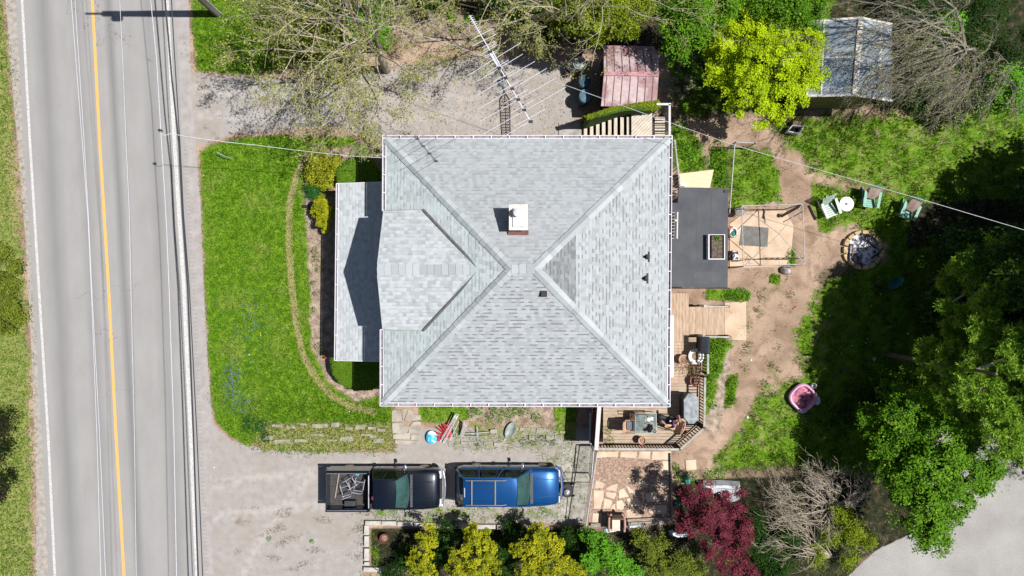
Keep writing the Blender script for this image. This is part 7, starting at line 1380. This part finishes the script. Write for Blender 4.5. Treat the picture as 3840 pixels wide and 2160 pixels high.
# evergreens: tufts of needles on radiating boughs
def pine(label, base, blobs, K, seed, h_, nd=26, ln=.21, lm=L_pine, r0=.22):
    rs = np.random.RandomState(seed); b = P(*base, 0); t = thing('pine_tree', (b[0], b[1], 0), label, 'tree'); Pp = []; S = []
    tot = sum(q[3] ** 2 for q in blobs); rn = []
    for q in blobs:
        c = np.array(P(q[0], q[1], q[2])); r = q[3]; k = max(4, int(K * r * r / tot)); d = unit(rs.normal(size=(k, 3))); d[:, 2] = np.abs(d[:, 2]) - .15
        cc = c + d * np.array([r, r, r * .5]) * rs.uniform(.3, 1.05, (k, 1)); ax = np.array([b[0], b[1], q[2] - .6]); S.append([*ax, *c, .06, .03])
        for e in cc[::2]: S.append([*c, *e, .02, .008])
        Pp.append(cc); rn.append(np.repeat(rs.rand(k), nd))
    cc = np.concatenate(Pp); k = len(cc); p = np.repeat(cc, nd, 0); d = unit(rs.normal(size=(k * nd, 3)) + np.array([0, 0, .55])); s = unit(np.cross(d, rs.normal(size=d.shape))) * .016; L_ = (ln * rs.uniform(.6, 1.15, k * nd))[:, None]
    V = np.stack([p - s, p + s, p + s * .5 + d * L_, p - s * .5 + d * L_], 1).reshape(-1, 3)
    np_mesh('needles', V, 4, lm, t, rnd=np.clip(np.concatenate(rn) * .5 + rs.rand(k * nd) * .5, 0, 1)); segs_mesh('boughs', S, barkp, t)
    m = MB(); m.tube([b, (b[0], b[1], h_ * .5), (b[0], b[1], h_)], r0, .05, 10); m.build('trunk', bark, t)
pine('large soft green pine at the right edge beside the pale lot', (3330, 1330), [(3700, 1420, 5.5, 1.35), (3600, 1560, 4.4, .9), (3780, 1560, 5.8, 1.2), (3560, 1350, 4.6, .8), (3700, 1250, 5.6, .95), (3480, 1320, 4.0, .6), (3800, 1660, 5.5, .9), (3640, 1640, 4.2, .7), (3560, 1460, 4.2, .6), (3830, 1320, 6.5, 1.0), (3500, 1420, 3.2, .7), (3620, 1300, 3.8, .9)], 1500, 41, 7, nd=32, r0=.12)
pine('tall soft green pine at the right edge above the larger pine', (3480, 1060), [(3750, 960, 4.3, .8), (3820, 1080, 5.5, 1.0), (3650, 1050, 4.2, .7), (3800, 920, 4.2, .5), (3620, 1180, 4.6, .6), (3720, 1130, 5.2, .8), (3560, 1230, 4.2, .5), (3540, 1150, 4.4, .35), (3640, 1000, 4, .8), (3560, 1060, 3.4, .6)], 950, 42, 6.5, nd=32, r0=.12)
leafy('broadleaf_tree', 'tall dark tree outside the right edge whose crown shades the back yard', 'tree', (3600, 1150), [(4060, 1010, 6.5, 1.3), (4050, 1150, 7, 1.5), (4010, 1260, 7, 1.3), (4010, 1120, 6, 1.1), (4100, 1330, 7, 1.3), (3980, 1400, 6.5, 1.2), (4100, 880, 6.5, 1.1)], 420, 40, .11, .28, L_dk, 71, .2)
SH = leafmat('needle_dark', (.012, .04, .008), (.05, .11, .018), None, .1)
for i, (bx, by, hh, lab) in enumerate([(3960, 720, 9.5, 'conifer outside the right edge casting the upper shadow on the grass'), (3850, 880, 9, 'conifer outside the right edge behind the tall pine'), (3570, 1230, 9.0, 'dark conifer standing between the two pines at the right edge'), (3900, 1000, 10, 'farther conifer outside the right edge'), (3570, 1060, 9, 'dark conifer deep in the shade behind the tall pine'), (4010, 1560, 8, 'unseen stand-in conifer added to shade the pale lot')]):  # last conifer is added unseen, standing in for a house shading the lot
    c = P(bx, by, 0); bl2 = []
    for j in range(8):
        z = hh * (.2 + .8 * j / 8); rr = 2.3 * (1 - j / 13); q_ = F / (H - z)
        for a in range(3 if j < 5 else 1): an = j * 1.3 + a * 2.1; bl2.append((1920 + (c[0] + rr * .55 * math.cos(an)) * q_, 1080 - (c[1] + rr * .55 * math.sin(an)) * q_, z, max(.35, rr * .62)))
    leafy('conifer_tree', lab, 'tree', (bx, by), bl2, 260, 40, .11, .26, SH, 50 + i, .2)
leafy('undergrowth', 'dark green brush in the shade below the right hand pines', 'shrub', (3300, 1500), [(3330, 1480, 1.0, .8), (3250, 1500, .8, .6), (3420, 1480, 1.2, .8), (3150, 1560, .6, .5), (3500, 1200, 1.2, .6)], 200, 38, .05, .22, L_dk, 35, .05)
# edge-of-frame tree on the left
leafy('maple', 'dark purple leaved tree just touching the left edge', 'tree', (-60, 1740), [(-90, 1720, 3.2, 1.0), (-20, 1620, 2.8, .55), (-30, 1860, 2.8, .5), (-120, 1600, 3, .7)], 200, 38, .05, .17, leafmat('leaf_purple_dark', (.012, .012, .010), (.04, .035, .018), (.10, .03, .04)), 36, .12)
leafy('shrub', 'low olive green bush at the left edge beside the road verge', 'shrub', (20, 1130), [(20, 1060, .5, .5), (40, 1130, .6, .5), (10, 1200, .6, .6), (60, 1000, .4, .3), (0, 950, .4, .4), (80, 1190, .3, .3)], 150, 38, .045, .16, L_olive, 37, .04)
# dark board fence at the very top
fn = thing('board_fence', (*P(1690, 20, 0)[:2], 0), 'dark brown board fence glimpsed at the top edge behind the branches', 'fence'); m = MB()
for i in range(22): a = P(1570 + i * 17, 28, 0); m.box(a[0], a[0] + .19, a[1], a[1] + .025, 0, 1.5 + R.uniform(-.02, .02))
m.build('boards', mat('fence_brown', (.05, .033, .022), .9, .3, 5, stretch=(6, 6, .5)), fn); m = MB(); a, b = P(1565, 27, 0), P(1950, 27, 0); m.bar((a[0], a[1] - .03, 1.3), (b[0], b[1] - .03, 1.3), .04, .09); m.build('rail', wdk, fn)
# ------------------------------------------------------------------ ground growth (uncountable)
def scatter(name, label, n, region, densf, size, lm, seed, blades=3, wr=.16, z=.02, tilt=.6):
    rs = np.random.RandomState(seed); X = rs.uniform(region[0], region[2], n); Y = rs.uniform(region[1], region[3], n); d = densf(X, Y); k = rs.rand(n) < d; X, Y = X[k], Y[k]
    wx_ = (X - 1920) * H / F; wy = (1080 - Y) * H / F; p = np.repeat(np.stack([wx_, wy, np.full(len(X), z)], 1), blades, 0); p = p + rs.normal(size=p.shape) * [.025, .025, .004]
    v = unit(np.stack([rs.normal(size=len(p)) * tilt, rs.normal(size=len(p)) * tilt, np.ones(len(p))], 1)); L_ = (size * rs.uniform(.5, 1.4, len(p)))[:, None]; s = unit(np.cross(v, rs.normal(size=v.shape))) * size * wr
    V = np.stack([p - s, p + s, p + v * L_], 1).reshape(-1, 3); fld = .5 + .2 * np.sin(X * .021 + 2.2 * np.sin(Y * .013)) * np.sin(Y * .027 + 1.7 * np.sin(X * .017)) + .2 * np.sin(X * .071 + 2 * np.sin(Y * .043)) * np.sin(Y * .083) + .15 * np.sin(X * .19 + 3 * np.sin(Y * .11)) * np.sin(Y * .23); base = np.repeat(np.clip(fld * .8 + rs.rand(len(X)) * .35, 0, 1), blades)
    np_mesh(name, V, 3, lm, rnd=np.clip(base * .5 + rs.rand(len(p)) * .5, 0, 1), kind='stuff', label=label, cat=None)
G1 = leafmat('grass_blade', (.038, .095, .006), (.105, .215, .012), (.26, .33, .05), .35); G2 = leafmat('grass_blade_wild', (.045, .10, .007), (.14, .25, .014), (.32, .40, .05), .35)
scatter('lawn_grass', 'short mown green grass of the front lawn', 100000, (700, 0, 1500, 1720), lambda X, Y: np.clip(grass_at(X, Y) - .15, 0, 1), .06, G1, 1, 3)
scatter('yard_grass', 'rough green grass of the back yard', 110000, (2500, 300, 3840, 1900), lambda X, Y: np.clip(grass_at(X, Y) * 1.4 - .45 + .5 * np.sin(X * .055 + 2 * np.sin(Y * .03)) * np.sin(Y * .047), 0, 1), .085, G2, 2, 3)
scatter('verge_grass', 'grass of the left road verge', 16000, (0, 0, 140, 2160), lambda X, Y: grass_at(X, Y) * .8, .07, G1, 3, 3)
scatter('drive_weeds', 'sparse weeds in the gravel and along the south side', 26000, (900, 1500, 2240, 2160), lambda X, Y: np.clip(grass_at(X, Y) * .9, 0, 1), .07, G2, 4, 3)
scatter('dead_leaves', 'brown dead leaves scattered over beds and under trees', 60000, (1000, 0, 2540, 1980), lambda X, Y: np.clip(chan(LITTER, X, Y) * .8, 0, 1), .045, leafmat('dead_leaf', (.10, .055, .03), (.36, .25, .17), (.60, .48, .36), .1), 5, 2, .4, .01, 2.5)
scatter('yard_weeds', 'scattered weeds on the bare dirt of the back yard', 30000, (2500, 440, 3400, 1760), lambda X, Y: np.clip((1 - grass_at(X, Y)) * (.5 * np.sin(X * .045 + 2 * np.sin(Y * .031)) * np.sin(Y * .052 + 1.5 * np.sin(X * .02)) - .12), 0, 1), .055, G2, 9, 3)
scatter('bluebells', 'pale blue flowers in the front lawn', 26000, (830, 1080, 1080, 1560), lambda X, Y: .42 * np.clip((np.exp(-((X - 870) ** 2 / 800 + (Y - 1440) ** 2 / 5000)) * .55 + np.exp(-((X - 940) ** 2 / 5000 + (Y - 1230) ** 2 / 12000)) * .10 + np.exp(-((X - 915) ** 2 / 900 + (Y - 1510) ** 2 / 1200)) * .3), 0, 1), .05, leafmat('blue_petal', (.09, .13, .20), (.20, .25, .38), (.34, .38, .55), .2), 6, 2, .35, .05, 1.5)
scatter('dandelions', 'tiny yellow dandelions dotted over the grass', 1300, (700, 0, 3840, 1800), lambda X, Y: np.clip(grass_at(X, Y), 0, 1) * np.where((Y < 300) & (X < 1000), .55, .12), .045, leafmat('yellow_petal', (.6, .5, .02), (.8, .7, .05), None, .1), 7, 4, .5, .06, 2)
scatter('gravel_weeds', 'brown and green dry weeds in the lower gravel drive', 30000, (880, 1900, 1420, 2140), lambda X, Y: np.clip(.32 * np.sin(X * .03 + 1.3 * np.sin(Y * .05)) * np.sin(Y * .06 + X * .011) - .08, 0, 1), .05, leafmat('dry_weed', (.16, .085, .04), (.30, .20, .10), (.13, .2, .04), .2), 8, 3)
# lower the camera's dependency graph work: nothing else to do
